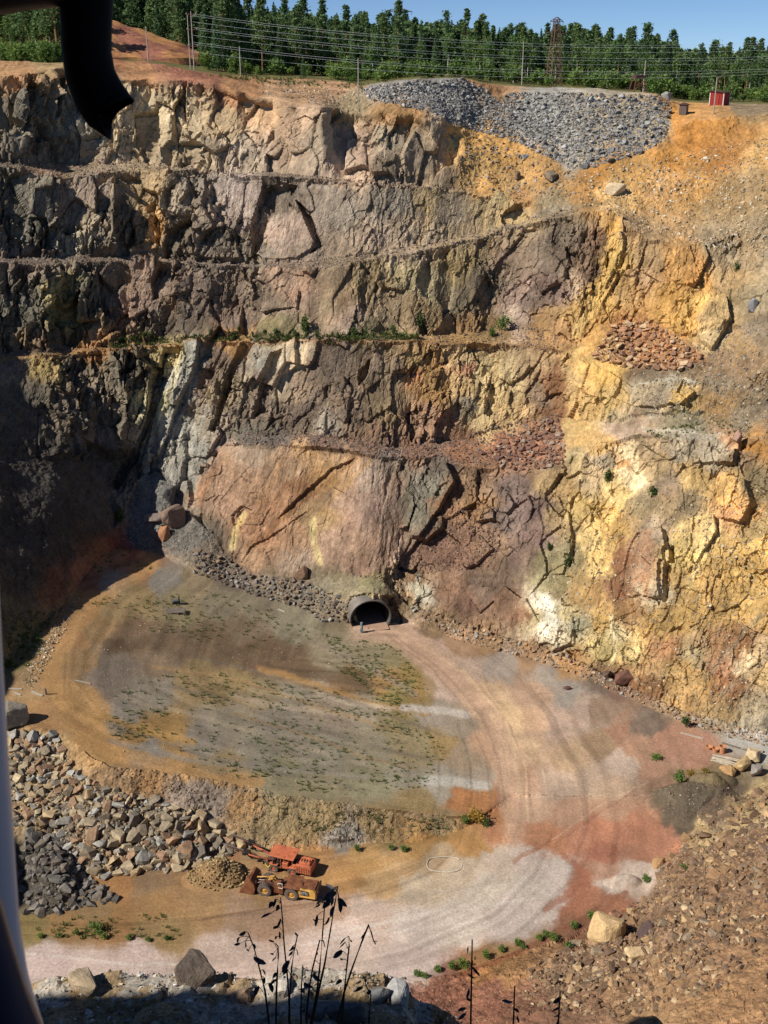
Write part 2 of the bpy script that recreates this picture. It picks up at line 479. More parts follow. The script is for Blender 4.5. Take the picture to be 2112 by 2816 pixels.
def in_poly(pts, wu, wv):
    pts = np.array(pts, float).reshape(-1, 2)
    x0, y0 = pts.min(0) - 1; x1, y1 = pts.max(0) + 1
    res = np.zeros(wu.shape, bool)
    idx = np.nonzero((wu > x0) & (wu < x1) & (wv > y0) & (wv < y1))
    px, py = wu[idx], wv[idx]; ins = np.zeros(px.shape, bool)
    n = len(pts)
    for i in range(n):
        xa, ya = pts[i]; xb, yb = pts[(i + 1) % n]
        if ya == yb: continue
        c = ((ya > py) != (yb > py)) & (px < (xb - xa) * (py - ya) / (yb - ya) + xa)
        ins ^= c
    res[idx] = ins
    return res
wob1 = fbm(q_u / 22, q_v / 22, 0 * q_u, 71, 4, 0.6); wob2 = fbm(q_u / 22, q_v / 22, 0 * q_u + 9, 72, 4, 0.6)
wu, wv = q_u + 9 * wob1, q_v + 9 * wob2
wall = sstep(0.78, 1.1, blur(Mm, 2, 0))                       # 1 on rock faces
wall = wall * sstep(0.0, 22.0, V - lines['c5'][None])
scree = sstep(0.2, 0.4, Mm) * (1 - wall)
SMOOTH = [  # smooth slabs: less relief
 (0.17, [420,1050, 480,965, 700,962, 850,985, 900,1060, 860,1150, 830,1248, 640,1250, 520,1240, 440,1130]),
 (0.18, [445,365, 560,372, 548,470, 500,470, 470,440]),
 (0.22, [640,398, 1090,415, 1085,500, 900,545, 700,556, 690,500]),
 (0.12, [585,470, 620,440, 655,460, 685,530, 640,560, 560,560]),
 (0.5, [1180,470, 1340,450, 1330,640, 1180,660]),
 (0.35, [985,260, 1240,345, 1240,420, 1000,400]),
 (0.3, [340,840, 420,745, 440,800, 400,900, 340,1000]),
]
amp = 0.62 + 0.6 * sstep(700, 300, q_u) + 0.3 * sstep(420, 250, q_v)
for a, p in SMOOTH:
    amp = np.where(in_poly(p, wu, wv), a * 1.6, amp)
amp = blur(blur(amp, 2, 0), 2, 1)
amp = amp * (0.12 + 0.88 * wall) 

# ---- rock relief
flat = (wall > 0.02)
xs, ys, zs = XX[flat], YY[flat], ZZ[flat]
w1 = fbm(xs / 9, ys / 9, zs / 9, 5, 3) * 0.9; w2 = fbm(xs / 9, ys / 9, zs / 9 + 40, 6, 3) * 1.2
lean = 0.36 + 0.0 * q_u[flat]
ac = (xs + 0.35 * ys + w1) - lean * zs
al = zs + lean * xs + w2
yy_ = ys + w1
rw0 = sstep(1150, 1300, q_u[flat])
RT = (q_u[flat] + 40 * wob1[flat]) > 1225
def facets2(a, b, c, a2, b2, c2, seed, tilt):       # one cell size left of the corner, another on the right wall
    hh = np.zeros(len(ac), np.float32); ee = hh.copy()
    for m_, k in ((~RT, (a, b, c)), (RT, (a2, b2, c2))):
        hh[m_], ee[m_] = facets(ac[m_] / k[0], yy_[m_] / k[1], al[m_] / k[2], seed, tilt)
    return hh, ee
h1, e1 = facets2(4.6, 5.0, 9.0, 2.8, 3.6, 12.0, 101, 0.6)
h2, e2 = facets2(1.7, 2.2, 3.8, 1.2, 1.5, 4.6, 202, 0.7)
h3, e3 = facets(ac / 0.75, yy_ / 1.1, al / 1.5, 303, 0.8)
dsp = np.zeros_like(XX)
rw = sstep(1180, 1300, q_u[flat])
crack = (1 - 0.85 * rw) * (-0.5 * sstep(0.09, 0.0, e1) - 0.22 * sstep(0.10, 0.0, e2))
big = fbm(xs / 26, ys / 26, zs / 26, 12, 3) * 2.0
h1 = h1 * (1 - 0.62 * rw) * np.clip(amp[flat] * 1.6, 0.1, 1); h2 = h2 * (1 - 0.1 * rw)
flute = fbm(ac / 1.3, yy_ / 2.5, al / 14.0, 411, 4, 0.6)
crack = crack * np.clip(amp[flat], 0, 1)
brk = sstep(-0.25, 0.3, fbm(xs / 13, ys / 13, zs / 9, 421, 3))          # broken zones and smoother slabs
tz = (zs + 2.5 * fbm(xs / 11, ys / 11, zs / 30, 422, 3)) / 6.5
terr = (tz - np.floor(tz) - 0.5) * sstep(-0.1, 0.25, fbm(xs / 16, ys / 16, zs / 16, 423, 3))
dsp[flat] = (2.5 * h1 + (0.25 + 1.1 * brk) * h2 + (0.1 + 0.55 * brk) * h3 + 0.35 * crack) * amp[flat] + big * wall[flat] + wall[flat] * flute * (0.08 + 0.6 * rw + 0.32 * (amp[flat] < 0.3)) + rw * wall[flat] * 1.5 * terr
# scree and rough ground: small stony bumps
h4, e4 = facets(XX.ravel() / 0.8, YY.ravel() / 1.2, ZZ.ravel() / 0.8, 404, 0.6)
h4 = h4.reshape(XX.shape); e4 = e4.reshape(XX.shape)
floorness = ((SEG >= 1) & (SEG <= 4) & (Mm < 0.2)).astype(float)
rough_scree = np.clip(scree + (SEG == 0) * 1.0, 0, 1)
dsp += rough_scree * (0.16 * h4 * sstep(-0.1, 0.25, fbm(XX / 5, YY / 5, ZZ / 5, 65, 3)) + 0.30 * fbm(XX / 0.9, YY / 0.9, ZZ / 0.9, 66, 3, 0.6) + 0.8 * fbm(XX / 7, YY / 7, ZZ / 7, 61, 4, 0.55))
dsp += floorness * (0.10 * fbm(XX / 6, YY / 6, ZZ / 6, 62, 5, 0.6))
plate = (SEG >= 15).astype(float)
dsp += plate * (0.8 * fbm(XX / 9, YY / 9, ZZ / 9, 64, 5, 0.6))

MOUNDS = [(112,1895,62,62,2.4), (478,1890,52,32,1.7), (440,1902,48,24,1.1), (1500,1738,105,50,2.0), (1345,1906,42,15,1.0), (1535,1692,60,20,1.4), (730,1812,35,8,0.7), (270,1196,45,14,0.8)]
for mu, mv, ru, rv, mh in MOUNDS:
    dd = ((q_u - mu) / ru) ** 2 + ((q_v - mv) / rv) ** 2
    dsp += mh * np.clip(1 - dd, 0, 1) ** 0.8 * (1 + 0.25 * wob1)
FEAT = [  # polygons of rock standing proud or set back: metres at the left and the right end
 ([150,550, 165,470, 215,402, 248,380, 247,450, 237,550], 0, 3.6),
 ([248,380, 285,400, 308,450, 316,530, 290,548, 237,552], 3.4, -0.6),
 ([540,480, 562,405, 600,385, 640,398, 628,425, 600,445, 578,470, 562,520, 542,566], -2.6, -2.6),
 ([640,430, 668,460, 692,515, 696,532, 668,548, 678,520, 655,470], -2.2, -2.2),
 ([585,470, 620,440, 652,460, 684,530, 640,560, 545,568], 0.2, 0.9),
 ([340,545, 385,400, 432,365, 446,405, 462,462, 505,500, 520,560], 0, 1.9),
 ([0,440, 60,385, 130,390, 120,470, 70,545, 0,560], 0, 2.5),
 ([90,540, 60,470, 100,470, 118,540], -1, -2.6),
 ([40,800, 120,778, 230,765, 300,760, 337,800, 322,880, 292,962, 240,1000, 120,900], 0, 4.2),
 ([337,790, 352,800, 336,880, 300,985, 255,1060, 235,1050, 290,962, 322,880], -1.6, -1.6),
 ([395,745, 440,738, 425,790, 395,860, 345,985, 305,1008, 336,895], 1.2, 2.0),
 ([525,738, 548,742, 515,800, 492,852, 466,935, 452,930, 480,840], -2.4, -2.4),
 ([612,752, 588,762, 560,832, 545,905, 572,890, 592,830], -2.4, -2.2),
 ([600,790, 620,738, 642,736, 640,790, 605,810], 0.8, 1.4),
 ([860,990, 960,1000, 985,1045, 942,1110, 882,1190, 842,1246, 800,1250, 830,1100], 0, 2.6),
 ([765,985, 702,1040, 640,1090, 596,1118, 640,1072, 712,1010], -0.9, -0.9),
 ([640,1120, 660,1100, 560,1180, 520,1215, 540,1180], -0.6, -0.6),
 ([500,1112, 520,1092, 545,1100, 530,1130, 505,1135], -0.8, -0.8),
 ([1316,455, 1345,470, 1352,520, 1332,600, 1300,655, 1315,560], 0.6, 1.3),
 ([1180,1150, 1230,1090, 1240,1180, 1215,1240, 1190,1240], 0, 1.2),
 ([1330,1230, 1380,1150, 1440,1150, 1450,1200, 1430,1290, 1350,1290], 0, 2.2),
 ([1440,1190, 1460,1180, 1450,1280, 1425,1310], -1.4, -1.4),
 ([1470,1180, 1540,1110, 1550,1150, 1490,1240], 0.3, 1.6),
 ([1480,940, 1560,945, 1605,960, 1590,1005, 1500,1000], 0.5, 2.2),
 ([1380,835, 1480,828, 1502,850, 1470,880, 1390,885], 0.8, 1.4),
 ([1550,1040, 1620,1040, 1632,1090, 1600,1135, 1560,1125], 0.5, 2.8),
 ([1430,545, 1520,530, 1530,560, 1500,620, 1440,610], 0.5, 1.6),
 ([1500,660, 1560,640, 1580,690, 1540,760, 1510,740], 0.5, 2.0),
 ([880,900, 905,880, 915,920, 890,955], -1.2, -1.2),
 ([905,870, 970,840, 975,900, 960,945, 900,945], 0.2, 0.7),
 ([770,800, 800,770, 795,810, 770,830], -1.6, -1.6),
 ([130,1180, 330,1120, 400,1170, 250,1200], -0.3, -0.3),
]
for pts, d0, d1 in FEAT:
    p = np.array(pts, float).reshape(-1, 2)
    m = in_poly(pts, q_u + 3 * wob1, q_v + 3 * wob2)
    t = np.clip((q_u - p[:, 0].min()) / (p[:, 0].max() - p[:, 0].min()), 0, 1)
    dsp += np.where(m, (d0 + (d1 - d0) * t) * 0.85, 0)
edgefade = sstep(-0.001, 0.02, wrow)[:, None]
dsp *= edgefade
XX = XX + nx * dsp; YY = YY + ny * dsp; ZZ = ZZ + nz * dsp

# helper for placing things on the ground seen at a pixel (sketch coordinates)
def ij(qu, qv):
    u = qu * S16; v = qv * S16
    j = np.interp(u, ucols, np.arange(len(ucols)))
    f = np.interp(u, ucols, lines['F'])
    i = (v - VB) / (f - VB) * (NROW - 1)
    return np.clip(i, 0, NROW - 1.001), np.clip(j, 0, len(ucols) - 1.001)
def ground(qu, qv):
    i, j = ij(np.asarray(qu, float), np.asarray(qv, float))
    i0 = np.floor(i).astype(int); j0 = np.floor(j).astype(int); a = i - i0; b = j - j0
    r_ = []
    for A in (XX, YY, ZZ):
        r_.append(A[i0, j0] * (1 - a) * (1 - b) + A[i0 + 1, j0] * a * (1 - b) + A[i0, j0 + 1] * (1 - a) * b + A[i0 + 1, j0 + 1] * a * b)
    return np.stack(r_, -1)
def gnd(qu, qv):
    return Vector(ground(qu, qv).tolist())
gnx, gny, gnz = grid_normals(blur(blur(XX, 2, 0), 2, 1), blur(blur(YY, 2, 0), 2, 1), blur(blur(ZZ, 2, 0), 2, 1))
# ------------------------------------------------------------------ colours of the rock and the earth, darkened in the shaded left corner
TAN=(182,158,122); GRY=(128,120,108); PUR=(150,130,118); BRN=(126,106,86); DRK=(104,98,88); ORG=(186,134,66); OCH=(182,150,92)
YEL=(214,184,118); LTG=(160,156,148); WHT=(212,204,186); RED=(140,88,64); PNK=(192,162,140); GRN=(112,112,70); SCR=(112,106,100)
PTS = [
 # rim, upper walls
 (30,150,(170,125,80)), (120,140,(160,130,85)), (260,120,(160,105,65)), (330,115,(145,92,70)), (420,150,(150,95,70)), (300,158,(165,115,70)), (520,185,(170,120,75)), (650,190,(165,125,85)), (740,182,(178,135,95)),
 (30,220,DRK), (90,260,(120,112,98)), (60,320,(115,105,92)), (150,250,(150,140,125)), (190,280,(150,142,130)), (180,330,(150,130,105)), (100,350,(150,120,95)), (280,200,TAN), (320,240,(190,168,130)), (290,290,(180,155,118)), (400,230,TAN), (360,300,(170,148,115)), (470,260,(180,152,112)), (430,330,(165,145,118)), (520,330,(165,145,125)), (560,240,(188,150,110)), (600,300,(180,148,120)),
 (650,250,(186,152,122)), (700,300,(165,145,122)), (760,310,(178,145,122)), (760,370,(180,150,125)), (850,290,(150,135,115)), (840,350,(130,115,98)), (900,340,(140,122,102)), (940,280,(165,140,110)), (930,380,(165,138,108)),
 (990,290,(204,150,60)), (1040,300,(208,152,62)), (1100,340,(200,146,62)), (1030,360,(190,148,75)), (1100,380,(190,148,80)), (1060,400,(200,146,65)), (1180,370,(184,136,68)), (1120,420,(175,128,70)),
 (820,195,(150,140,130)), (900,190,(150,142,135)), (960,210,(150,146,140)), (1000,240,(148,145,140)), (1060,190,(175,125,75)), (1080,220,(160,130,95)), (1150,250,(158,155,150)), (1250,280,(160,158,154)), (1350,260,(162,160,156)), (1420,260,(165,162,158)), (1250,340,(155,150,142)), (840,230,(165,125,75)), (760,215,(150,130,95)), (880,245,(170,125,70)),
 (1460,240,(200,146,66)), (1490,260,(196,142,66)), (1560,270,(186,140,76)), (1500,310,(192,140,70)), (1620,240,(140,125,105)), (1600,300,(170,130,80)), (1560,330,(170,125,72)), (1450,340,(192,145,75)), (1640,340,(196,166,120)), (1620,400,(165,148,125)), (1380,380,(190,155,100)), (1290,370,(186,140,75)), (1330,415,(215,185,135)), (1250,420,(175,135,80)), (1430,400,(200,165,120)), (1500,400,(185,150,100)), (1560,440,(165,145,115)), (1640,470,(150,138,120)),
 # second band
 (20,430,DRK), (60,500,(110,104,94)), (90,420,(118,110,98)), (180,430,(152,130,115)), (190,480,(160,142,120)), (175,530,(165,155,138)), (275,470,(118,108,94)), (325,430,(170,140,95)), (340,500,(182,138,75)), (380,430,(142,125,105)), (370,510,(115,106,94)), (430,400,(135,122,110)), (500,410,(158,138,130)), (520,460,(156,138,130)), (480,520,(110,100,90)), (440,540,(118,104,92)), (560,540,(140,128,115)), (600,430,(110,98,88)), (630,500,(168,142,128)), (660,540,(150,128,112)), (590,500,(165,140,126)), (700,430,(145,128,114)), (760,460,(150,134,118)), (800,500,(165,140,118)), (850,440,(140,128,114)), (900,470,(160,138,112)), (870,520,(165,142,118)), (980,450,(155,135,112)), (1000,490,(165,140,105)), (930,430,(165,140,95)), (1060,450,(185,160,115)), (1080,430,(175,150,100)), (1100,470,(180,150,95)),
 (1200,440,(150,130,98)), (1100,500,(155,130,100)),
 # third band
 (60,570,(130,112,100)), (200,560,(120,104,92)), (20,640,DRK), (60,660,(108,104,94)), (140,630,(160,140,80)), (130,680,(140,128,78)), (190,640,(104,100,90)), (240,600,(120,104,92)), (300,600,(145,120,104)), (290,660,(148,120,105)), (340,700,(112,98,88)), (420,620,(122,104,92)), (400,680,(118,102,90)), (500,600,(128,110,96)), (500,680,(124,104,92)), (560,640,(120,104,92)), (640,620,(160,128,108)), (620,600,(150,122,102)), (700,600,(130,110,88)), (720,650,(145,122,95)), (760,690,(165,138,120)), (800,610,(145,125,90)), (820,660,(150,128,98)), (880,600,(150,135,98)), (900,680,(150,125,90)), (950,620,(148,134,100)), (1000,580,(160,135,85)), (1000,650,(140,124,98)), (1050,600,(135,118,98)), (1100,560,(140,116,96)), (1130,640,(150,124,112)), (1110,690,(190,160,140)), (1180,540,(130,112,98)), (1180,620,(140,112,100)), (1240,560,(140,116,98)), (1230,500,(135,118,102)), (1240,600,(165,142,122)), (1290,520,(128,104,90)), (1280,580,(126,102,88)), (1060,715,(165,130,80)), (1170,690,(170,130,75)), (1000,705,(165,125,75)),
 (1330,520,YEL), (1330,570,(222,190,115)), (1300,640,(210,170,95)), (1340,620,(190,155,105)), (1370,500,(165,140,110)), (1400,550,(170,145,115)), (1390,600,(180,150,120)), (1460,570,(195,150,90)), (1500,600,(195,148,85)), (1450,640,(205,160,85)), (1500,660,(225,185,105)), (1480,700,(222,180,100)), (1530,690,(190,165,125)), (1540,730,(205,180,135)), (1600,560,(165,150,130)), (1620,640,(170,155,130)), (1580,600,(175,150,115)), (1560,520,(160,145,125)), (1640,720,(150,135,120)), (1600,740,(175,145,105)), (1250,690,(190,148,75)), (1220,720,(175,130,75)), (1280,720,(195,150,80)),
 (1350,710,(175,125,80)), (1420,740,(190,130,75)), (1400,770,(180,120,70)), (1480,770,(180,125,75)), (1560,780,(150,125,100)), (1610,790,(140,118,95)),
 # bench with bushes
 (100,745,(120,100,80)), (300,735,(130,105,75)), (600,725,(120,110,75)), (800,722,(125,112,78)), (1000,735,(170,130,70)), (500,738,(165,120,65)), (200,752,(160,115,60)),
 # fourth band
 (30,790,(125,110,92)), (100,790,(165,140,80)), (60,860,(100,92,82)), (160,800,(112,102,88)), (200,860,(116,104,90)), (160,900,(108,98,86)), (260,800,(104,96,84)), (240,900,(112,102,90)), (300,790,(108,98,86)), (350,770,(172,152,95)), (375,760,(176,154,98)), (350,880,(200,188,140)), (390,820,(168,164,154)), (420,770,(150,146,136)), (380,920,(165,162,152)), (340,960,(158,154,142)), (440,830,(122,104,92)), (470,780,(112,92,78)), (440,900,(140,125,108)), (480,850,(140,122,96)), (520,820,(150,132,108)), (500,900,(138,120,104)), (420,980,(140,136,130)), (400,1030,(150,146,140)), (540,800,(140,122,108)), (570,780,(155,148,138)), (580,860,(125,108,98)), (620,770,(205,182,150)), (610,830,(165,146,122)), (640,830,(140,120,104)), (680,800,(125,106,92)), (660,900,(118,102,92)), (720,780,(122,104,92)), (740,860,(118,102,90)), (780,900,(120,102,88)), (700,920,(150,140,130)), (800,780,(130,110,90)), (800,850,(128,108,86)), (850,800,(135,114,90)), (850,880,(140,120,90)), (900,790,(175,145,85)), (905,800,(190,120,60)), (930,800,(165,128,65)), (950,850,(160,122,62)), (930,900,(158,122,96)), (960,920,(160,122,96)), (1000,830,(190,155,95)), (1000,770,(195,165,110)), (1010,790,(180,125,85)), (1010,880,(140,128,108)), (1050,800,(200,170,110)), (1060,850,(212,182,118)), (1060,900,(208,178,120)), (1100,820,(205,176,118)), (1120,880,(190,160,108)), (1140,800,(170,140,98)), (1160,850,(150,124,100)), (1170,920,(165,128,80)), (1200,830,(140,98,62)), (1190,900,(140,98,66)),
 (1230,820,(190,160,105)), (1260,800,(210,170,95)), (1300,800,(218,178,95)), (1270,870,(205,172,110)), (1250,930,(200,165,100)), (1320,870,(215,188,130)), (1340,900,(195,180,155)), (1400,800,(125,112,98)), (1480,800,(130,112,92)), (1400,840,(190,180,165)), (1450,835,(182,176,165)), (1470,860,(215,180,105)), (1420,870,(170,160,150)), (1380,910,(170,150,135)), (1340,930,(180,160,150)), (1560,830,(135,122,108)), (1640,850,(128,116,104)), (1600,900,(130,118,102)), (1560,870,(150,122,85)), (1480,910,(130,125,105)),
 # scree ledge
 (540,945,(105,100,94)), (600,945,(110,102,95)), (700,945,(124,98,84)), (800,950,(130,102,84)), (900,970,(140,105,85)), (1000,965,(150,105,75)), (1100,960,(170,115,80)), (1180,970,(175,115,75)), (1150,930,(165,120,80)), (1200,1000,(150,120,90)),
 # low slab
 (440,1050,(176,138,112)), (480,1000,(185,148,122)), (540,980,(190,164,145)), (500,1080,(180,142,118)), (560,1040,(190,150,122)), (620,1000,(198,160,128)), (600,1080,(190,142,105)), (660,980,(200,158,110)), (640,1050,(175,125,85)), (560,1150,(190,142,110)), (540,1210,(180,145,118)), (620,1160,(180,140,110)), (680,1110,(185,150,105)), (620,1220,(170,148,135)), (720,1180,(185,150,130)), (740,1080,(182,148,128)), (740,1010,(200,160,118)), (700,1030,(190,145,85)), (800,1020,(180,158,148)), (790,1100,(180,148,135)), (820,1180,(165,135,118)), (780,1230,(150,122,108)), (850,1050,(165,140,130)), (850,1130,(150,125,112)), (900,1060,(130,124,112)), (940,1050,(126,120,108)), (900,1120,(120,112,98)), (960,1020,(110,98,88)), (850,1000,(150,135,122)),
 (960,1100,(140,102,72)), (1000,1040,(140,108,80)), (1030,1100,(150,112,72)), (1000,1180,(134,98,78)), (940,1190,(132,96,78)), (1060,1180,(140,108,82)), (1120,1060,(120,98,92)), (1150,1100,(124,100,96)), (1100,1130,(115,96,90)), (1160,1160,(128,102,96)), (1120,1200,(120,95,85)), (900,1250,(150,118,88)), (880,1290,(165,140,110)), (905,1275,(180,178,165)), (960,1270,(140,105,82)), (1000,1300,(130,96,78)), (1050,1270,(125,100,85)), (1090,1300,(135,100,78)), (1130,1330,(140,98,72)),
 # talus and mound of the portal
 (300,1100,(112,110,106)), (330,1060,(118,116,112)), (360,1150,(112,106,100)), (420,1160,(118,112,104)), (450,1190,(125,108,92)), (300,1160,(108,104,98)), (270,1180,(135,72,62)), (500,1240,(115,100,86)), (580,1260,(125,112,95)), (640,1260,(128,112,92)), (700,1270,(132,122,100)), (750,1260,(138,126,100)), (800,1260,(138,128,92)), (740,1310,(140,122,95)), (870,1300,(135,112,82)), (950,1350,(135,108,78)), (1050,1390,(150,115,78)), (1150,1420,(165,125,85)), (1230,1440,(180,130,72)), (1300,1470,(120,98,82)),
 # right wall
 (1300,960,(205,170,110)), (1240,1000,(170,150,105)), (1200,1050,(165,135,85)), (1280,1030,(190,170,140)), (1310,1000,(178,165,150)), (1360,990,(240,222,185)), (1370,1020,(245,230,200)), (1360,1000,(225,165,100)), (1330,1050,(232,208,150)), (1400,960,(178,158,135)), (1420,1010,(175,155,125)), (1480,960,(165,158,150)), (1540,980,(170,165,160)), (1600,980,(140,125,110)), (1590,950,(190,150,120)), (1620,960,(185,135,65)), (1400,1080,(150,138,118)), (1450,1050,(140,125,115)), (1500,1040,(185,160,110)), (1480,1090,(140,128,110)), (1580,1070,(225,185,115)), (1600,1100,(222,180,120)), (1580,1110,(205,160,120)), (1640,1050,(150,138,115)), (1640,1150,(180,160,115)), (1250,1100,(205,175,105)), (1290,1120,(222,192,125)), (1210,1130,(165,138,95)), (1320,1150,(212,178,110)), (1280,1180,(230,202,135)), (1300,1220,(220,188,120)), (1240,1200,(150,140,105)), (1180,1210,(140,128,90)), (1200,1260,(150,138,95)), (1240,1280,(178,145,88)), (1340,1210,(150,108,85)), (1335,1260,(150,112,90)), (1400,1190,(185,150,130)), (1390,1250,(190,155,135)), (1420,1160,(165,155,150)), (1410,1290,(200,192,180)), (1470,1200,(225,205,140)), (1520,1150,(228,205,150)), (1480,1250,(205,175,115)), (1560,1200,(185,160,105)), (1620,1220,(220,186,112)), (1650,1180,(226,192,118)), (1600,1300,(215,182,115)), (1540,1300,(190,160,105)), (1650,1300,(218,184,118)), (1480,1330,(180,152,98)), (1420,1350,(170,145,95)), (1350,1320,(150,118,85)), (1150,1330,(205,185,130)), (1180,1310,(232,225,210)), (1185,1350,(228,220,200)), (1220,1320,(200,182,130)), (1250,1340,(165,160,135)), (1290,1340,(190,160,100)), (1310,1390,(200,185,130)), (1330,1370,(218,208,175)), (1280,1290,(165,132,85)), (1370,1400,(225,205,150)), (1390,1430,(180,148,108)), (1430,1400,(170,130,100)), (1460,1440,(190,162,112)), (1500,1420,(190,178,150)), (1540,1400,(170,135,105)), (1560,1440,(185,140,115)), (1590,1400,(150,110,80)), (1600,1430,(225,215,195)), (1580,1480,(165,120,90)), (1500,1480,(195,165,115)), (1640,1450,(205,180,140)), (1630,1520,(175,165,150)), (1650,1560,(165,160,155)), (1620,1570,(178,172,165)), (1450,1500,(180,150,105)), (1560,1540,(160,140,110)), (1340,1470,(128,92,72)), (1400,1490,(140,105,78)),
 # left wall: rock colours lowered to deepen the shade there
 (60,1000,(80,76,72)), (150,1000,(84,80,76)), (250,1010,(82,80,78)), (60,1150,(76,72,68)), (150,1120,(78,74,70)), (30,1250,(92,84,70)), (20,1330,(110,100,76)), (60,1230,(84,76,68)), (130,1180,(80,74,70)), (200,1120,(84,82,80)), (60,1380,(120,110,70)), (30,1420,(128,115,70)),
 # upper floor
 (120,1250,(118,84,66)), (190,1250,(148,98,72)), (250,1200,(165,110,72)), (320,1230,(165,120,80)), (250,1250,(140,132,122)), (350,1250,(140,132,122)), (420,1260,(150,130,100)), (180,1290,(160,120,70)), (300,1290,(150,125,82)), (240,1310,(155,128,85)), (400,1300,(142,126,92)), (480,1300,(135,122,100)), (560,1310,(135,122,100)), (640,1340,(138,128,105)), (150,1370,(170,125,75)), (220,1350,(155,122,78)), (280,1370,(128,102,78)), (380,1390,(112,92,72)), (470,1390,(118,94,72)), (520,1350,(128,108,86)), (560,1420,(112,88,66)), (640,1440,(112,88,66)), (720,1420,(140,126,100)), (760,1470,(130,98,62)), (800,1420,(140,126,95)), (850,1470,(165,125,68)), (900,1500,(160,125,65)), (860,1420,(138,124,85)), (100,1450,(175,130,78)), (60,1480,(165,130,85)), (160,1430,(160,125,80)), (240,1450,(138,122,108)), (330,1430,(135,112,88)), (320,1490,(138,126,110)), (420,1470,(145,120,80)), (500,1490,(150,125,80)), (560,1500,(150,130,95)), (640,1500,(145,132,112)), (700,1520,(160,140,118)), (600,1550,(142,130,115)), (780,1530,(155,140,118)), (860,1550,(142,126,90)), (100,1540,(178,132,78)), (150,1520,(180,135,75)), (200,1560,(182,135,72)), (260,1550,(140,128,115)), (300,1580,(165,125,65)), (360,1590,(168,128,66)), (320,1620,(140,130,118)), (440,1600,(142,130,115)), (500,1560,(145,132,112)), (550,1620,(140,130,112)), (650,1600,(142,130,112)), (250,1620,(178,132,70)), (400,1650,(165,125,72)), (480,1660,(150,125,85)), (600,1680,(135,125,95)), (700,1640,(140,130,112)), (800,1620,(145,132,108)), (800,1690,(138,130,100)), (900,1620,(150,132,95)), (950,1600,(165,135,82)), (880,1680,(150,140,120)), (700,1700,(138,126,95)), (900,1730,(150,125,80)),
 (870,1490,(150,132,70)), (880,1520,(140,118,60)),
 # road
 (815,1350,(196,158,132)), (860,1370,(194,158,134)), (900,1400,(196,160,136)), (950,1420,(190,156,134)), (1000,1450,(190,160,140)), (960,1480,(196,166,148)), (1040,1500,(206,168,130)), (1090,1560,(214,176,128)), (1060,1600,(190,148,115)), (1120,1620,(205,165,125)), (1120,1680,(190,145,112)), (1000,1390,(165,128,95)), (1080,1430,(160,142,130)), (1180,1460,(162,144,130)), (1230,1500,(156,142,130)), (1150,1500,(188,148,118)), (1150,1560,(196,152,115)), (1220,1560,(192,155,130)), (1250,1530,(180,150,130)), (930,1540,(160,144,128)), (980,1570,(158,140,120)), (1000,1640,(168,144,116)), (960,1690,(160,148,132)), (1030,1690,(170,150,130)), (1300,1540,(150,118,92)), (1340,1580,(165,115,80)), (1400,1570,(125,102,86)), (1450,1600,(180,124,90)), (1500,1625,(178,122,90)), (1380,1620,(178,128,92)), (1300,1610,(160,125,88)), (1240,1640,(196,155,112)), (1280,1680,(186,152,125)), (1350,1650,(188,158,138)), (1320,1700,(190,152,118)), (1200,1700,(192,158,132)), (1420,1660,(175,125,92)), (1440,1690,(150,110,80)), (1230,1760,(190,140,105)), (1150,1750,(192,150,118)), (1330,1750,(188,135,98)), (1080,1740,(170,112,70)), (1040,1730,(176,118,62)), (1010,1720,(170,112,60)), (1080,1790,(176,118,78)), (1160,1800,(186,122,78)), (1200,1820,(192,120,72)), (1250,1800,(194,122,82)), (1300,1790,(190,115,72)), (1360,1790,(182,112,72)), (1420,1810,(180,112,74)), (1380,1850,(172,108,72)), (1300,1850,(172,100,66)), (1440,1830,(176,110,74)), (1260,1900,(165,100,64)), (1300,1880,(178,128,98)), (1350,1900,(185,158,140)), (1330,1910,(182,160,145)), (1280,1940,(165,100,62)), (1380,1880,(190,165,148)), (1250,1960,(165,98,60)), (1320,1950,(150,90,56)),
 # lower floor
 (1000,1820,(176,128,66)), (900,1815,(170,128,66)), (720,1810,(150,140,132)), (760,1800,(148,138,130)), (780,1850,(178,135,75)), (860,1860,(188,148,98)), (940,1850,(188,156,118)), (740,1890,(176,128,70)), (820,1910,(184,145,95)), (900,1920,(190,168,142)), (1000,1880,(188,165,140)), (1080,1860,(190,168,150)), (1050,1920,(196,178,162)), (1140,1860,(192,170,158)), (1200,1880,(192,172,162)), (1150,1920,(196,178,166)), (1000,1990,(198,180,168)), (900,2000,(198,178,168)), (1100,1980,(192,172,164)), (1180,1950,(192,172,162)), (800,1980,(192,165,150)), (700,1960,(170,135,110)), (750,2020,(196,172,160)), (900,2080,(190,168,160)), (650,2060,(190,165,154)), (500,2060,(188,162,150)), (300,2070,(190,166,158)), (100,2070,(192,168,162)), (200,2100,(192,168,160)), (600,1990,(165,128,102)), (520,1970,(158,125,98)), (560,1920,(160,122,75)), (440,1950,(155,118,75)), (350,1960,(150,112,65)), (250,1910,(160,112,60)), (320,1900,(140,110,78)), (400,1900,(150,112,70)), (200,1960,(140,110,70)), (150,2000,(150,112,65)), (250,2000,(152,110,62)), (350,2010,(148,118,72)), (80,2010,(140,118,65)), (450,1840,(150,98,62)), (620,1850,(165,118,66)), (680,1845,(170,122,66)),
 # bank of the upper floor
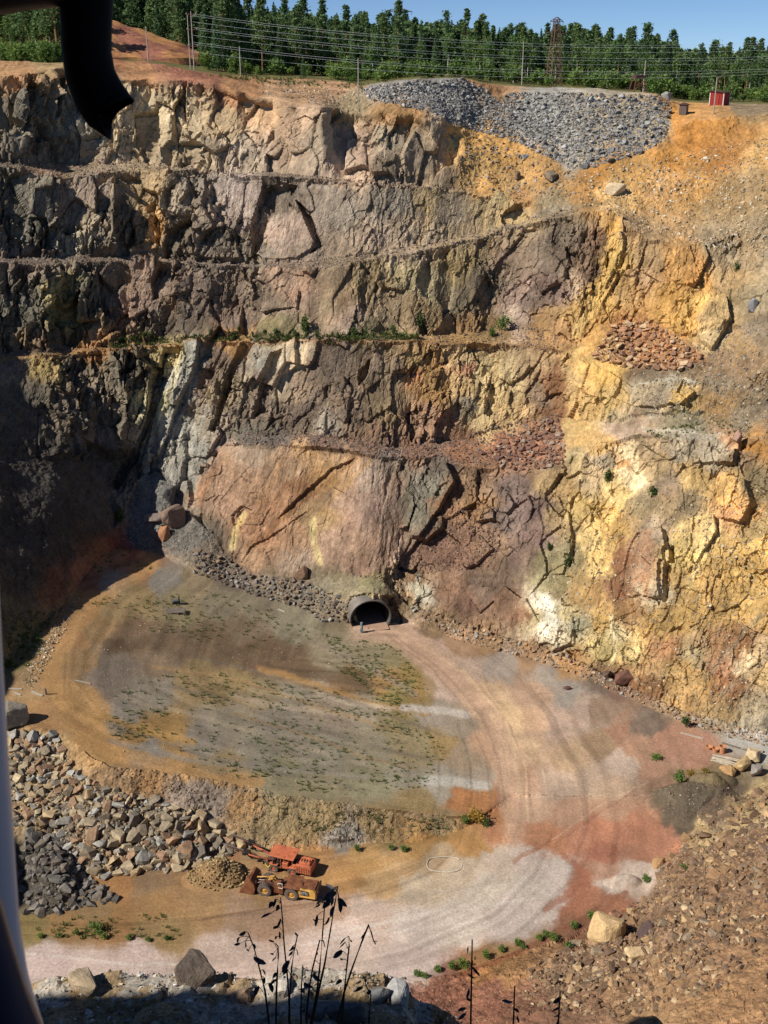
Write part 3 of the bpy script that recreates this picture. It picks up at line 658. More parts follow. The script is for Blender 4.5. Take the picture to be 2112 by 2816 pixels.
 (100,1620,(160,128,85)), (60,1700,(168,138,92)), (150,1720,(160,132,92)), (240,1690,(150,118,82)), (320,1690,(165,122,72)), (300,1720,(165,128,88)), (400,1710,(150,130,118)), (470,1740,(152,135,122)), (520,1750,(165,125,75)), (600,1770,(150,128,88)), (560,1800,(140,118,82)), (700,1770,(150,125,82)), (800,1780,(148,122,80)), (900,1780,(165,125,75)), (420,1770,(140,120,95)), (350,1790,(125,108,86)), (240,1790,(125,108,86)), (130,1850,(95,86,76)), (100,1930,(90,82,74)), (660,1810,(140,115,72)), (850,1800,(148,118,70)), (950,1780,(150,125,85)),
 # near right slope
 (980,2130,(150,98,78)), (1060,2140,(142,94,76)), (950,2160,(140,92,76)), (1130,2160,(142,98,76)), (1100,2090,(160,118,68)), (1040,2100,(160,112,62)), (1180,2060,(158,115,70)), (1220,2110,(150,118,90)), (1320,2050,(150,115,85)), (1240,2000,(145,92,58)), (1400,2000,(142,108,80)), (1350,2120,(156,116,76)), (1450,2120,(170,126,72)), (1560,2150,(178,130,72)), (1640,2100,(172,126,72)), (1550,2050,(160,118,74)), (1450,1960,(140,108,82)), (1560,1980,(150,112,74)), (1640,2000,(165,120,70)), (1480,1880,(142,106,76)), (1600,1900,(150,110,72)), (1560,1830,(145,108,78)), (1520,1800,(175,150,95)), (1590,1780,(170,145,92)), (1650,1740,(165,140,90)), (1640,1830,(140,105,76)), (1640,1900,(150,112,74)), (1400,2190,(165,125,75)), (1620,2190,(176,128,72)), (1250,2180,(145,105,75)),
 (1500,1740,(104,88,68)), (1450,1720,(108,92,70)), (1560,1720,(108,90,70)), (1540,1690,(135,112,68)), (1480,1775,(100,84,66)), (1540,1770,(112,92,76)),
]
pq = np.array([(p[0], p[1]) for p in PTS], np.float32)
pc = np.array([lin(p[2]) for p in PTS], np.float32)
wz = np.zeros_like(q_u)
wr1 = fbm(q_u / 34, q_v / 34, wz, 171, 5, 0.62); wr2 = fbm(q_u / 34, q_v / 34, wz + 33, 172, 5, 0.62)
def colour_at(qu, qv, hard=True):
    acc = np.zeros(qu.shape + (3,), np.float32); ws = np.zeros(qu.shape, np.float32)
    for (a, b), c in zip(pq, pc):
        d = (qu - a) ** 2 + ((qv - b) * 1.15) ** 2 + 30.0
        w = 1.0 / (d * d * (np.sqrt(d) if hard else d * np.sqrt(d) * 1e-4))
        acc += w[..., None] * c; ws += w
    return acc / ws[..., None]
ws1 = fbm(q_u / 7, q_v / 7, wz + 3, 173, 3, 0.6) * 9 * (0.7 + 0.3 * wall); ws2 = fbm(q_u / 7, q_v / 7, wz + 63, 174, 3, 0.6) * 9 * (0.7 + 0.3 * wall)
kf = ((1 - wall) * (1 - scree))
CC = np.zeros(q_u.shape + (3,), np.float32)
rk = kf < 0.97; fl = kf > 0.03
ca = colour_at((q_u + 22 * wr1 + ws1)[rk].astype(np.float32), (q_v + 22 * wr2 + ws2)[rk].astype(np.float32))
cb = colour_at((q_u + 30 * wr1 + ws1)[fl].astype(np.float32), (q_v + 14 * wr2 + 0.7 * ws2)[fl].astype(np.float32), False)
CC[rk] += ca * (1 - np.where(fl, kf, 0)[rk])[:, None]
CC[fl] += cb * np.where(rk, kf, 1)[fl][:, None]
def stroke(pts, w, c, a=0.8, wob=6.0):
    global CC
    p = np.array(pts, float).reshape(-1, 2)
    x0, y0 = p.min(0) - 3 * w - 20; x1, y1 = p.max(0) + 3 * w + 20
    idx = np.nonzero((q_u > x0) & (q_u < x1) & (q_v > y0) & (q_v < y1))
    px = q_u[idx] + wob * wr1[idx] * 1.5; py = q_v[idx] + wob * wr2[idx] * 1.5
    d = np.full(px.shape, 1e9)
    for (ax, ay), (bx, by) in zip(p[:-1], p[1:]):
        t = np.clip(((px - ax) * (bx - ax) + (py - ay) * (by - ay)) / ((bx - ax) ** 2 + (by - ay) ** 2 + 1e-6), 0, 1)
        d = np.minimum(d, np.hypot(px - ax - t * (bx - ax), py - ay - t * (by - ay)))
    k = (a * sstep(w * 1.25, w * 0.45, d))[..., None]
    CC[idx] = CC[idx] * (1 - k) + lin(c) * k
STROKES = [
 # floor bands and tracks
 ([330,1215, 210,1300, 140,1390, 105,1470, 160,1540, 230,1600, 330,1650, 470,1685, 560,1690], 17, (184,136,74), 0.7, 9),
 ([215,1545, 320,1585, 420,1602], 9, (176,132,62), 0.8, 5),
 ([560,1440, 700,1490, 830,1530, 920,1540], 10, (170,126,62), 0.75, 6),
 ([240,1395, 400,1385, 560,1420, 700,1460, 790,1480], 17, (110,88,66), 0.75, 10),
 ([690,1395, 800,1440, 900,1500], 8, (160,140,122), 0.6, 4), ([690,1500, 800,1525, 900,1545], 7, (178,160,140), 0.7, 4),
 ([500,1500, 620,1530, 760,1560], 8, (160,140,120), 0.6, 5),
 ([240,1600, 400,1640, 600,1660, 800,1680], 7, (142,132,120), 0.6, 4),
 ([880,1440, 930,1480, 920,1520, 860,1545], 16, (150,122,58), 0.7, 6),
 ([840,1360, 960,1450, 1050,1540, 1100,1650, 1100,1780], 26, (198,156,124), 0.45, 6),
 ([1000,1450, 1070,1530, 1110,1620, 1125,1720], 6, (218,182,136), 0.75, 3), ([960,1450, 1040,1540, 1075,1640, 1080,1740], 4, (160,122,98), 0.6, 2), ([1030,1470, 1100,1570, 1140,1680, 1150,1760], 4, (164,124,98), 0.55, 2),
 ([870,1530, 950,1535, 1010,1545], 9, (190,178,168), 0.85, 4), ([920,1685, 990,1690, 1050,1698], 12, (190,182,172), 0.9, 4),
 ([1000,1725, 1050,1735, 1090,1790], 10, (172,112,58), 0.7, 5), ([880,1815, 1000,1808, 1060,1835], 9, (168,122,58), 0.8, 5),
 ([1190,1815, 1300,1740, 1400,1690], 2.5, (206,168,130), 0.45, 5), ([1110,1858, 1190,1815], 5, (160,98,58), 0.6, 8), ([1200,1822, 1290,1760, 1380,1705], 2.5, (150,100,74), 0.35, 5),
 ([1120,1590, 1290,1570, 1400,1540], 8, (150,128,105), 0.35, 5),
 ([1180,1960, 1270,1900, 1220,1850], 10, (165,92,56), 0.7, 8), ([1330,1905, 1370,1890], 8, (190,168,150), 0.85, 3),
 ([1000,2105, 1130,2055, 1250,1990, 1350,1930], 9, (142,86,52), 0.85, 3),
 ([700,2020, 900,1980, 1150,1940], 5, (206,192,182), 0.5, 3), ([650,2040, 850,2010, 1050,1990], 4, (206,190,182), 0.5, 3), ([760,1960, 930,1930, 1100,1900], 5, (178,158,142), 0.5, 3),
 ([700,1900, 800,1870, 900,1840], 12, (186,136,66), 0.5, 8), ([60,2060, 300,2085, 420,2080], 4, (205,188,180), 0.6, 2),
 ([440,1985, 560,1965, 680,1950], 3, (120,88,62), 0.6, 3),
 ([806,1348, 870,1388, 960,1448, 1035,1520, 1085,1600, 1105,1700, 1112,1800], 30, (190,152,124), 0.6, 7),
 ([830,1370, 940,1450, 1010,1540, 1050,1640, 1060,1740], 2.2, (150,116,94), 0.5, 2), ([850,1372, 960,1452, 1036,1545, 1078,1640, 1092,1745], 2.2, (150,116,94), 0.5, 2), ([900,1390, 1010,1460, 1090,1555, 1135,1660, 1140,1770], 2.5, (216,178,138), 0.5, 2),
 ([300,1470, 450,1500, 620,1560, 800,1610, 930,1640], 5, (118,106,94), 0.5, 4), ([270,1510, 420,1545, 600,1600, 780,1650, 900,1680], 4, (168,150,124), 0.5, 4), ([330,1440, 520,1470, 700,1530, 860,1580], 4, (166,128,76), 0.5, 4),
 ([420,1420, 560,1450, 720,1500, 880,1560, 960,1590], 4, (116,104,92), 0.5, 4), ([250,1570, 420,1625, 600,1670, 760,1700], 5, (120,110,98), 0.5, 4), ([500,1540, 640,1580, 800,1640, 900,1660], 3, (160,122,70), 0.5, 3),
 ([560,1390, 700,1430, 820,1480, 900,1510], 4, (112,92,70), 0.55, 4), ([440,1310, 560,1340, 680,1390, 800,1440], 5, (124,112,92), 0.5, 4), ([180,1330, 150,1400, 150,1470, 210,1540], 6, (196,148,88), 0.5, 5),
 # stains and veins on the walls
 ([430,742, 405,820, 375,900, 345,985], 15, (164,160,150), 0.75, 6), ([395,1010, 420,940, 450,880], 9, (150,146,138), 0.6, 5), ([310,1040, 350,1110, 300,1150], 22, (116,114,110), 0.7, 5),
 ([560,760, 530,850, 500,930], 7, (150,140,122), 0.5, 5), ([632,740, 620,800, 600,860], 10, (200,180,150), 0.7, 5),
 ([522,1110, 505,1150, 500,1185], 7, (222,204,130), 0.8, 4), ([676,1120, 676,1170, 690,1215], 8, (216,198,128), 0.75, 4),
 ([760,985, 690,1050, 600,1120, 540,1180], 8, (150,104,60), 0.6, 5), ([800,990, 720,1070, 690,1110], 7, (196,150,80), 0.5, 5),
 ([610,990, 570,1060, 545,1140], 8, (200,150,100), 0.4, 5), ([760,1040, 750,1130, 740,1230], 6, (178,142,132), 0.5, 5), ([465,1010, 440,1060, 430,1090], 7, (182,124,84), 0.5, 5),
 ([905,1240, 900,1290], 6, (196,196,180), 0.7, 3), ([1180,1290, 1190,1340, 1185,1370], 13, (236,230,216), 0.8, 5), ([1320,1330, 1325,1380, 1318,1420], 5, (226,220,190), 0.7, 3), ([1376,1370, 1372,1425], 7, (228,212,160), 0.7, 3),
 ([1365,960, 1375,1010, 1360,1050], 13, (246,230,196), 0.8, 5), ([1350,1060, 1340,1100], 10, (236,208,140), 0.6, 5),
 ([1330,480, 1325,560, 1290,650, 1240,720], 12, (222,186,108), 0.75, 5), ([1300,1190, 1290,1240], 10, (232,206,140), 0.6, 5), ([1490,1270, 1530,1180], 8, (230,212,158), 0.6, 4),
 ([1345,1160, 1340,1290], 10, (140,98,76), 0.7, 5), ([1205,780, 1200,900], 10, (132,92,58), 0.8, 4),
 ([400,755, 380,830, 345,930], 9, (206,194,150), 0.6, 4), ([425,750, 410,850, 375,950], 10, (172,170,164), 0.6, 5),
 ([930,420, 925,480, 900,530], 7, (176,140,80), 0.5, 5), ([1070,420, 1060,490], 14, (190,168,118), 0.5, 5),
 ([340,440, 350,500, 330,545], 10, (192,142,72), 0.7, 5), ([140,600, 145,700], 14, (160,140,82), 0.5, 8),
 ([1040,760, 1045,940], 16, (216,188,124), 0.55, 8), ([1100,780, 1100,930], 14, (208,182,124), 0.5, 8), ([945,760, 950,860], 16, (166,126,62), 0.6, 6),
 ([1410,1160, 1400,1290], 12, (190,150,132), 0.6, 5), ([1600,1420, 1560,1500], 10, (160,112,86), 0.5, 5), ([1605,1405, 1590,1450], 7, (228,222,205), 0.6, 3),
 ([1520,1470, 1580,1400, 1640,1330], 7, (150,146,138), 0.5, 5), ([1560,1500, 1659,1420], 9, (150,148,142), 0.5, 5), ([1600,1250, 1659,1180], 16, (228,196,122), 0.6, 6),
 ([1260,790, 1310,800, 1340,815], 10, (222,180,92), 0.7, 4), ([1380,830, 1440,822, 1500,825], 5, (186,184,176), 0.8, 3), ([1390,925, 1480,935, 1600,945], 6, (190,186,178), 0.6, 4),
 ([1090,490, 1200,450, 1330,436], 6, (142,128,108), 0.7, 3), ([0,775, 200,760, 440,740], 4, (176,128,60), 0.7, 2), ([440,740, 760,736, 1000,742, 1200,752], 4, (156,112,66), 0.6, 2),
 ([880,1755, 950,1770], 6, (160,140,120), 0.4, 4),
]
for s_ in STROKES: stroke(*s_)
CC = CC * (1 + wall[..., None] * (-0.03 * sstep(1200, 1350, q_u) + 0.12 * sstep(1000, 800, q_u))[..., None])
slab_m = blur(blur(in_poly(SMOOTH[0][1], wu, wv).astype(float), 3, 0), 3, 1)[..., None]
CC = CC * (1 - slab_m * np.array([0.36, 0.30, 0.26]))
# fine blotches and strata in the rock's colour
lean2 = XX - 0.45 * ZZ
st = fbm(lean2 / 2.2, YY / 6, ZZ / 16 + 0.2 * lean2, 81, 4, 0.6)
bl = fbm(XX / 5, YY / 5, ZZ / 5, 84, 4, 0.6)
wal = wall[..., None]
CC = CC * (1 + wal * 0.55 * st[..., None] + 0.30 * bl[..., None])
fine = fbm(XX / 0.8, YY / 1.1, 0 * XX, 181, 3, 0.7)
rut = fbm((XX * 0.97 + YY * 0.22) / 1.0 + 1.5 * wr1, (YY * 0.97 - XX * 0.22) / 9.0, 0 * XX, 182, 4, 0.6)
crisp = sstep(0.02, 0.10, fbm(XX / 4.5, YY / 6.5, 0 * XX, 183, 6, 0.68)) - 0.5
def along(pts):                  # distance from a line on the ground and the length along it
    pw = ground(np.array(pts[0::2], float), np.array(pts[1::2], float))[:, :2]
    best = np.full(XX.shape, 1e9); arc = np.zeros_like(best); sgn = np.zeros_like(best); acc = 0.0
    for (ax, ay), (bx, by) in zip(pw[:-1], pw[1:]):
        l2 = (bx - ax) ** 2 + (by - ay) ** 2; l_ = math.sqrt(l2)
        t = np.clip(((XX - ax) * (bx - ax) + (YY - ay) * (by - ay)) / l2, 0, 1)
        d = np.hypot(XX - ax - t * (bx - ax), YY - ay - t * (by - ay))
        cr = np.sign((bx - ax) * (YY - ay) - (by - ay) * (XX - ax))
        m = d < best
        best = np.where(m, d, best); arc = np.where(m, acc + t * l_, arc); sgn = np.where(m, cr, sgn)
        acc += l_
    return best * sgn, arc
rd, ra_ = along([806,1346, 900,1402, 1000,1470, 1068,1560, 1104,1660, 1106,1760, 1075,1850, 1000,1930, 850,1990, 600,2040, 200,2075, -100,2080])
bd, ba_ = along([330,1225, 230,1300, 150,1400, 160,1510, 300,1600, 500,1655, 800,1690, 950,1710])
low = ((SEG <= 2) | (q_u > 880)).astype(float)
wv_ = 1.2 * fbm(XX / 14, YY / 14, 0 * XX, 186, 3)
tr1 = fbm((rd + wv_) / 0.55, ra_ / 26.0, 0 * XX, 184, 4, 0.65); tr2 = fbm((bd + 1.5 * wv_) / 1.1, ba_ / 30.0, 0 * XX, 185, 4, 0.65)
lines_ = -0.22 * sstep(0.30, 0.5, vnoise((rd + wv_) / 0.9, ra_ / 40.0, 0 * XX + 2.2, 187)) * sstep(26, 10, np.abs(rd))
trk = np.where(low > 0.5, 0.22 * tr1 * (0.45 + 0.55 * sstep(34, 12, np.abs(rd))) + 0.8 * lines_, 0.40 * tr2)
CC = CC * (1 + kf[..., None] * (0.12 * fine + 0.05 * rut + 0.09 * crisp + trk)[..., None])
CC = np.where((SEG == 0)[..., None], CC * np.array([1.06, 0.99, 0.86]), CC)
bl2 = fbm(XX / 11, YY / 11, ZZ / 11, 85, 4, 0.6)[..., None]
CC = CC * (1 + wal * np.clip(bl2, 0, 1) * np.array([0.12, 0.0, -0.16]) + wal * np.clip(-bl2, 0, 1) * np.array([-0.14, -0.08, 0.03]))
CC = CC.clip(0.012, 0.95)
lum = (CC * np.array([0.3, 0.59, 0.11])).sum(-1, keepdims=True)
CC = (lum + (CC - lum) * (SAT - 0.10 * wall * sstep(1300, 1180, q_u) + 0.0 * wall - 0.12 * kf * sstep(1050, 1250, q_u))[..., None]).clip(0.012, 0.95) * ALB * (np.array([1.0, 0.985, 0.92]) * (1 - wall[..., None]) + np.array([1.03, 0.985, 0.86]) * wall[..., None])

rk_r = (sstep(1190, 1330, q_u) * np.maximum(wall, scree * (SEG >= 7)))[..., None]
CC = CC * (1 - rk_r) + CC * rk_r * np.array([0.96, 0.89, 0.77])
up_r = (sstep(1180, 1300, q_u) * sstep(520, 430, q_v) * (SEG >= 7))[..., None]
CC = CC * (1 - up_r) + CC * up_r * np.array([1.08, 0.96, 0.78])
CC = CC * (1 + slab_m * np.array([0.08, -0.03, -0.10]))
MAT_WALL = ground_mat('rock_face', 0.35, 1.6, 0.55, 0.35, streak=0.16, speck=0.3)
MAT_SCREE = ground_mat('scree', 0.3, 1.9, 0.6, 0.3, speck=0.42)
MAT_FLOOR = ground_mat('pit_earth', 0.22, 3.0, 0.55, 0.14, speck=0.26, bigvar=0.14)
MAT_STONE = ground_mat('stone', 0.6, 2.4, 0.5, 0.12, speck=0.28)
MAT_RIM = ground_mat('rim_earth', 0.2, 1.5, 0.4, 0.15, speck=0.3)

# ------------------------------------------------------------------ the ground as separate pieces of the setting
nr, nc = XX.shape
VIDX = np.arange(nr * nc).reshape(nr, nc)
P3 = np.stack([XX, YY, ZZ], -1).reshape(-1, 3)
C3 = CC.reshape(-1, 3)
fq = np.stack([VIDX[:-1, :-1], VIDX[:-1, 1:], VIDX[1:, 1:], VIDX[1:, :-1]], -1)
segf = SEG[:-1, :-1]; uf = q_u[:-1, :-1] ; vf = q_v[:-1, :-1]
# opening of the tunnel pipe (removed faces)
PORT = (803.0, 1325.0)
hole = (((uf - 803) / 37.5) ** 2 + ((vf - 1325.5) / 31.0) ** 2 < 1) & (vf < 1357 - (uf - 803) * 0.16)
REG = np.full(segf.shape, -1)
split = np.interp(vf, [450, 760, 1000, 1240, 1400], [1345, 1230, 1240, 1140, 1130])
REG[segf == 0] = 0                                     # near slope
REG[(segf >= 1) & (segf <= 2)] = 1                     # lower floor
REG[segf == 3] = 2                                     # bank
REG[segf == 4] = 1
REG[(segf >= 5) & (segf <= 6)] = 3                     # talus aprons
REG[(segf >= 7) & (segf <= 14)] = 4
REG[(segf >= 7) & (segf <= 14) & (uf > split)] = 5
REG[segf == 15] = 6
REG[segf >= 16] = 6
REG[(segf == 15) & (uf < 700)] = 6
REG[hole] = -1
NAMES = {0: ('near_slope', MAT_SCREE, False), 1: ('pit_floor', MAT_FLOOR, True), 2: ('floor_bank', MAT_SCREE, False), 3: ('talus_apron', MAT_SCREE, False),
         4: ('far_pit_wall', MAT_WALL, False), 5: ('right_pit_wall', MAT_WALL, False), 6: ('pit_rim', MAT_RIM, False)}
def sub_mesh(name, faces, mat, smooth):
    used = np.unique(faces)
    mp = np.zeros(nr * nc, np.int32); mp[used] = np.arange(len(used))
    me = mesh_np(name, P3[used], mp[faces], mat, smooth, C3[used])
    o = bpy.data.objects.new(name, me)
    link(o); o['kind'] = 'structure'
    return o
TERR = {}
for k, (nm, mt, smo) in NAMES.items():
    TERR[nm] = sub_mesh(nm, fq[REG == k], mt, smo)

# wooded plateau behind the rim, running on to the hills
exd = np.array([0, 3, 8, 16, 30, 50, 80, 120, 180, 260, 400, 700, 1400])
exz = np.array([0, 0.1, 0.3, 0.8, 1.6, 3.0, 6.0, 9.0, 13.0, 15.0, 12.0, 4.0, -10.0])
jj = np.arange(0, nc, 3)
top = P3.reshape(nr, nc, 3)[-1, jj]
RIMX, RIMY, RIMZ = top[:, 0], blur(top[:, 1][None], 6, 1)[0], blur(top[:, 2][None], 6, 1)[0]
RIMY = np.minimum(RIMY, top[:, 1])
pv = []
for d, dz in zip(exd, exz):
    y = RIMY + d if d > 0 else top[:, 1]
    z = (RIMZ if d > 0 else top[:, 2]) + dz * np.interp(ucols[jj] / S16, [-300, 300, 850, 1500], [1.0, 0.8, 0.4, 0.15])
    fac = y / top[:, 1]
    zz_ = z + (0.35 * fbm(RIMX / 14, y / 14, 0 * y, 91, 3) if d > 0 else 0)
    pv.append(np.stack([top[:, 0] * fac, y, zz_], -1))
pv = np.array(pv); m_, n_ = pv.shape[:2]
vi = np.arange(m_ * n_).reshape(m_, n_)
pf = np.stack([vi[:-1, :-1], vi[:-1, 1:], vi[1:, 1:], vi[1:, :-1]], -1).reshape(-1, 4)
pcol = np.tile(lin((104, 100, 62)), (m_ * n_, 1)) * (1 + 0.5 * fbm(pv[..., 0].ravel() / 6, pv[..., 1].ravel() / 6, 0 * pv[..., 0].ravel(), 98, 3))[:, None]
pcol[:n_] = C3.reshape(nr, nc, 3)[-1, jj]
plat = link(bpy.data.objects.new('plateau', mesh_np('plateau', pv.reshape(-1, 3), pf, MAT_RIM, True, pcol)))
plat['kind'] = 'structure'
def plateau_at(qu, d):            # ground d metres behind the rim line at column qu
    u = qu * S16
    j = np.interp(u, ucols[jj], np.arange(len(jj))); j0 = int(min(max(j, 0), len(jj) - 2)); b = j - j0
    def row(d):
        k = int(np.searchsorted(exd, d, 'right') - 1); k = min(max(k, 0), len(exd) - 2)
        a = (d - exd[k]) / (exd[k + 1] - exd[k])
        return pv[k] * (1 - a) + pv[k + 1] * a
    r_ = row(d)
    return Vector((r_[j0] * (1 - b) + r_[j0 + 1] * b).tolist())
# ------------------------------------------------------------------ left wall of the pit (outside the frame; it shades the left corner)
lyy = np.arange(20, 216, 1.5); lww = np.linspace(0, 1, 60)
topz = np.interp(lyy, [20, 60, 110, 140, 160, 171, 178, 186, 216], [60, 48, 50, 52, 54, 58, 63, 67, 70]) + 1.6 * fbm(lyy / 6, 0 * lyy, 0 * lyy, 301, 4, 0.6)
Lx = np.zeros((60, len(lyy))); Lz = Lx.copy(); Ly = np.repeat(lyy[None], 60, 0)
for a, w in enumerate(lww):          # from the foot over the crest to the ground behind
    if w < 0.7:
        k = w / 0.7; Lz[a] = -3 + (topz + 3) * k; Lx[a] = -92 + 16 * (1 - k) ** 1.2
    else:
        k = (w - 0.7) / 0.3; Lz[a] = topz + 3 * k; Lx[a] = -92 - 60 * k
hL, eL = facets((Ly / 5).ravel(), (Lx / 5).ravel(), (Lz / 8).ravel(), 311, 0.7)
Lx += (2.2 * hL).reshape(Lx.shape) * (lww < 0.7)[:, None]
vi = np.arange(Lx.size).reshape(Lx.shape)
lf = np.stack([vi[:-1, :-1], vi[:-1, 1:], vi[1:, 1:], vi[1:, :-1]], -1).reshape(-1, 4)
lcol = np.tile(lin((120, 106, 88)), (Lx.size, 1))
lw_ = link(bpy.data.objects.new('left_pit_wall', mesh_np('left_pit_wall', np.stack([Lx, Ly, Lz], -1).reshape(-1, 3), lf, MAT_WALL, False, lcol)))
lw_['kind'] = 'structure'
# ------------------------------------------------------------------ stones
def hull_proto(seed, n=14, sq=(1, 0.8, 0.7), pw=0.72):
    r_ = np.random.default_rng(seed)
    p = r_.normal(size=(n, 3)); p /= np.linalg.norm(p, axis=1, keepdims=True)
    p = np.sign(p) * np.abs(p) ** pw
    p *= np.array(sq) * 0.5 * r_.uniform(0.85, 1.1, (n, 1))
    bm = bmesh.new()
    for q in p: bm.verts.new(q)
    res = bmesh.ops.convex_hull(bm, input=bm.verts)
    bmesh.ops.delete(bm, geom=[v for v in bm.verts if not v.link_faces], context='VERTS')
    bmesh.ops.triangulate(bm, faces=bm.faces)
    bm.verts.index_update()
    vs_ = np.array([v.co[:] for v in bm.verts]); fs_ = np.array([[v.index for v in f.verts] for f in bm.faces])
    bm.free()
    return vs_, fs_
PROTO = [hull_proto(500 + i, 13 + i % 4, (1, 0.72 + 0.25 * ((i * 37) % 10) / 10, 0.5 + 0.3 * ((i * 53) % 10) / 10)) for i in range(14)]
SMALL = [hull_proto(600 + i, 9, (1, 0.8, 0.62)) for i in range(8)]
def rotmats(n, r_):
    q = r_.normal(size=(n, 4)); q /= np.linalg.norm(q, axis=1, keepdims=True)
    w, x, y, z = q.T
    return np.stack([1 - 2 * (y * y + z * z), 2 * (x * y - z * w), 2 * (x * z + y * w), 2 * (x * y + z * w), 1 - 2 * (x * x + z * z), 2 * (y * z - x * w),
                     2 * (x * z - y * w), 2 * (y * z + x * w), 1 - 2 * (x * x + y * y)], -1).reshape(n, 3, 3)
def stone_mass(name, pos, size, cols, parent=None, protos=SMALL, seed=1):
    r_ = np.random.default_rng(seed)
    n = len(pos); which = r_.integers(0, len(protos), n); Rm = rotmats(n, r_)
    sc = r_.uniform(0.75, 1.25, (n, 3)) * np.asarray(size)[:, None]
    Vs, Fs, Cs = [], [], []; base = 0
    for k, (pv_, pf_) in enumerate(protos):
        ii = np.nonzero(which == k)[0]
        if not len(ii): continue
        v_ = np.einsum('nij,nkj->nki', Rm[ii], pv_[None] * sc[ii][:, None, :]) + pos[ii][:, None, :]
        f_ = pf_[None] + (np.arange(len(ii)) * len(pv_))[:, None, None] + base
        Vs.append(v_.reshape(-1, 3)); Fs.append(f_.reshape(-1, 3)); Cs.append(np.repeat(cols[ii], len(pv_), 0))
        base += len(ii) * len(pv_)
    off = np.array(parent.location[:]) if parent is not None else np.zeros(3)
    me = mesh_np(name, np.concatenate(Vs) - off, np.concatenate(Fs), MAT_STONE, False, np.concatenate(Cs))
    o = bpy.data.objects.new(name, me)
    o['kind'] = 'stuff'
    return link(o, parent)
# individual stones: shared meshes, colour per object
m_, nt_, bs_ = new_mat('boulder_rock')
oi = N(nt_, 'ShaderNodeObjectInfo')
na = noise_node(nt_, 1.6, 6, 0.7); nb_ = noise_node(nt_, 5.0, 4, 0.7)
ra = ramp(nt_, na.outputs['Fac'], [(0.28, 0.68), (0.5, 1.0), (0.72, 1.3)]); rb_ = ramp(nt_, nb_.outputs['Fac'], [(0.3, 0.8), (0.7, 1.2)])
cc_ = mixc(nt_, mixc(nt_, oi.outputs['Color'], ra.outputs[0], 1.0, 'MULTIPLY'), rb_.outputs[0], 1.0, 'MULTIPLY')
nt_.links.new(cc_, bs_.inputs['Base Color']); bump(nt_, bs_, nb_.outputs['Fac'], 0.5, 0.15)
bs_.inputs['Specular IOR Level'].default_value = 0.12
MAT_BOULDER = m_
def rough_proto(i):
    """a boulder: a hull cut once more so that its faces are uneven"""
    v_, f_ = PROTO[i]
    me = bpy.data.meshes.new('stone')
    me.from_pydata(v_.tolist(), [], f_.tolist()); me.materials.append(MAT_BOULDER); me.update()
    return me
STONE_ME = [rough_proto(i) for i in range(len(PROTO))]
def desat(a, k=0.74):
    l_ = a[0] * 0.3 + a[1] * 0.59 + a[2] * 0.11
    return l_ + (a - l_) * k
def rgba(c, var=0.12):
    k = 1 + rnd.uniform(-var, var)
    a = desat(alb(c)) * k
    return (float(a[0]), float(a[1]), float(a[2]), 1.0)
def stone_obj(parent, pos, size, colr, name='stone', flat=None, rot=None):
    o = bpy.data.objects.new(name, rnd.choice(STONE_ME))
    o.location = Vector(pos) - (parent.location if parent is not None else Vector((0, 0, 0))); o.scale = (size * rnd.uniform(0.85, 1.2), size * rnd.uniform(0.8, 1.1), size * rnd.uniform(0.8, 1.1))
    o.rotation_euler = rot or (rnd.uniform(-0.5, 0.5), rnd.uniform(-0.5, 0.5), rnd.uniform(0, 6.28))
    o.color = colr
    return link(o, parent)
def sample_poly(poly, n, r_, mindist=None, tries=8):
    p = np.array(poly, float).reshape(-1, 2)
    out = np.zeros((0, 2))
    while len(out) < n:
        c = r_.uniform(p.min(0), p.max(0), (n * 4, 2))
        c = c[in_poly(poly, c[:, 0], c[:, 1])]
        out = np.vstack([out, c])
        if not len(c): break
    return out[:n]
def poisson(poly, dist, r_, limit):
    """dist: spacing in sketch pixels, or a function of (u, v)"""
    c = sample_poly(poly, limit * 14, r_)
    keep = []; kd = []
    for (a, b) in c:
        d = dist(a, b) if callable(dist) else dist * r_.uniform(0.75, 1.35)
        if keep:
            k = np.array(keep)
            dd = np.hypot(k[:, 0] - a, (k[:, 1] - b) * 1.35)
            if (dd < 0.5 * (np.array(kd) + d)).any(): continue
        keep.append((a, b)); kd.append(d)
        if len(keep) >= limit: break
    return np.array(keep), np.array(kd)
def q_per_m(p):                    # sketch pixels per metre at a point
    d = p[..., 1] * CP + (CAMH - p[..., 2]) * SP
    return FPX / d / S16
def pick(cols, r_, n, var=0.16):
    c = np.array([desat(alb(k)) for k in cols])[r_.integers(0, len(cols), n)]
    return (c * (1 + r_.uniform(-var, var, (n, 1)))).clip(0.01, 0.95)

def stone_field(thing, poly, spacing, limit, cols, fill_n=0, fill_size=(0.15, 0.4), fill_cols=None, seed=1, size_k=1.05, sink=0.12):
    r_ = np.random.default_rng(seed)
    pts, ds = poisson(poly, spacing, r_, limit)
    g = ground(pts[:, 0], pts[:, 1])
    szs = ds / q_per_m(g) * size_k
    for p, s_ in zip(g, szs):
        stone_obj(thing, Vector(p.tolist()) + Vector((0, -0.2, 1)).normalized() * s_ * sink, s_, rgba(rnd.choice(cols)))
    if fill_n:
        fp = sample_poly(poly, fill_n, r_); gf = ground(fp[:, 0], fp[:, 1])
        stone_mass('small_stones', gf, r_.uniform(*fill_size, fill_n), pick(fill_cols or cols, r_, fill_n), thing, seed=seed + 1)
    return thing
G_TAN = [(172,150,114), (160,140,108), (182,158,116), (146,128,100), (156,150,138), (136,120,98), (176,146,100), (160,122,86), (168,162,150), (126,114,100)]
G_GRY = [(150,146,140), (165,162,156), (132,128,122), (176,172,166), (120,116,112), (156,150,138)]
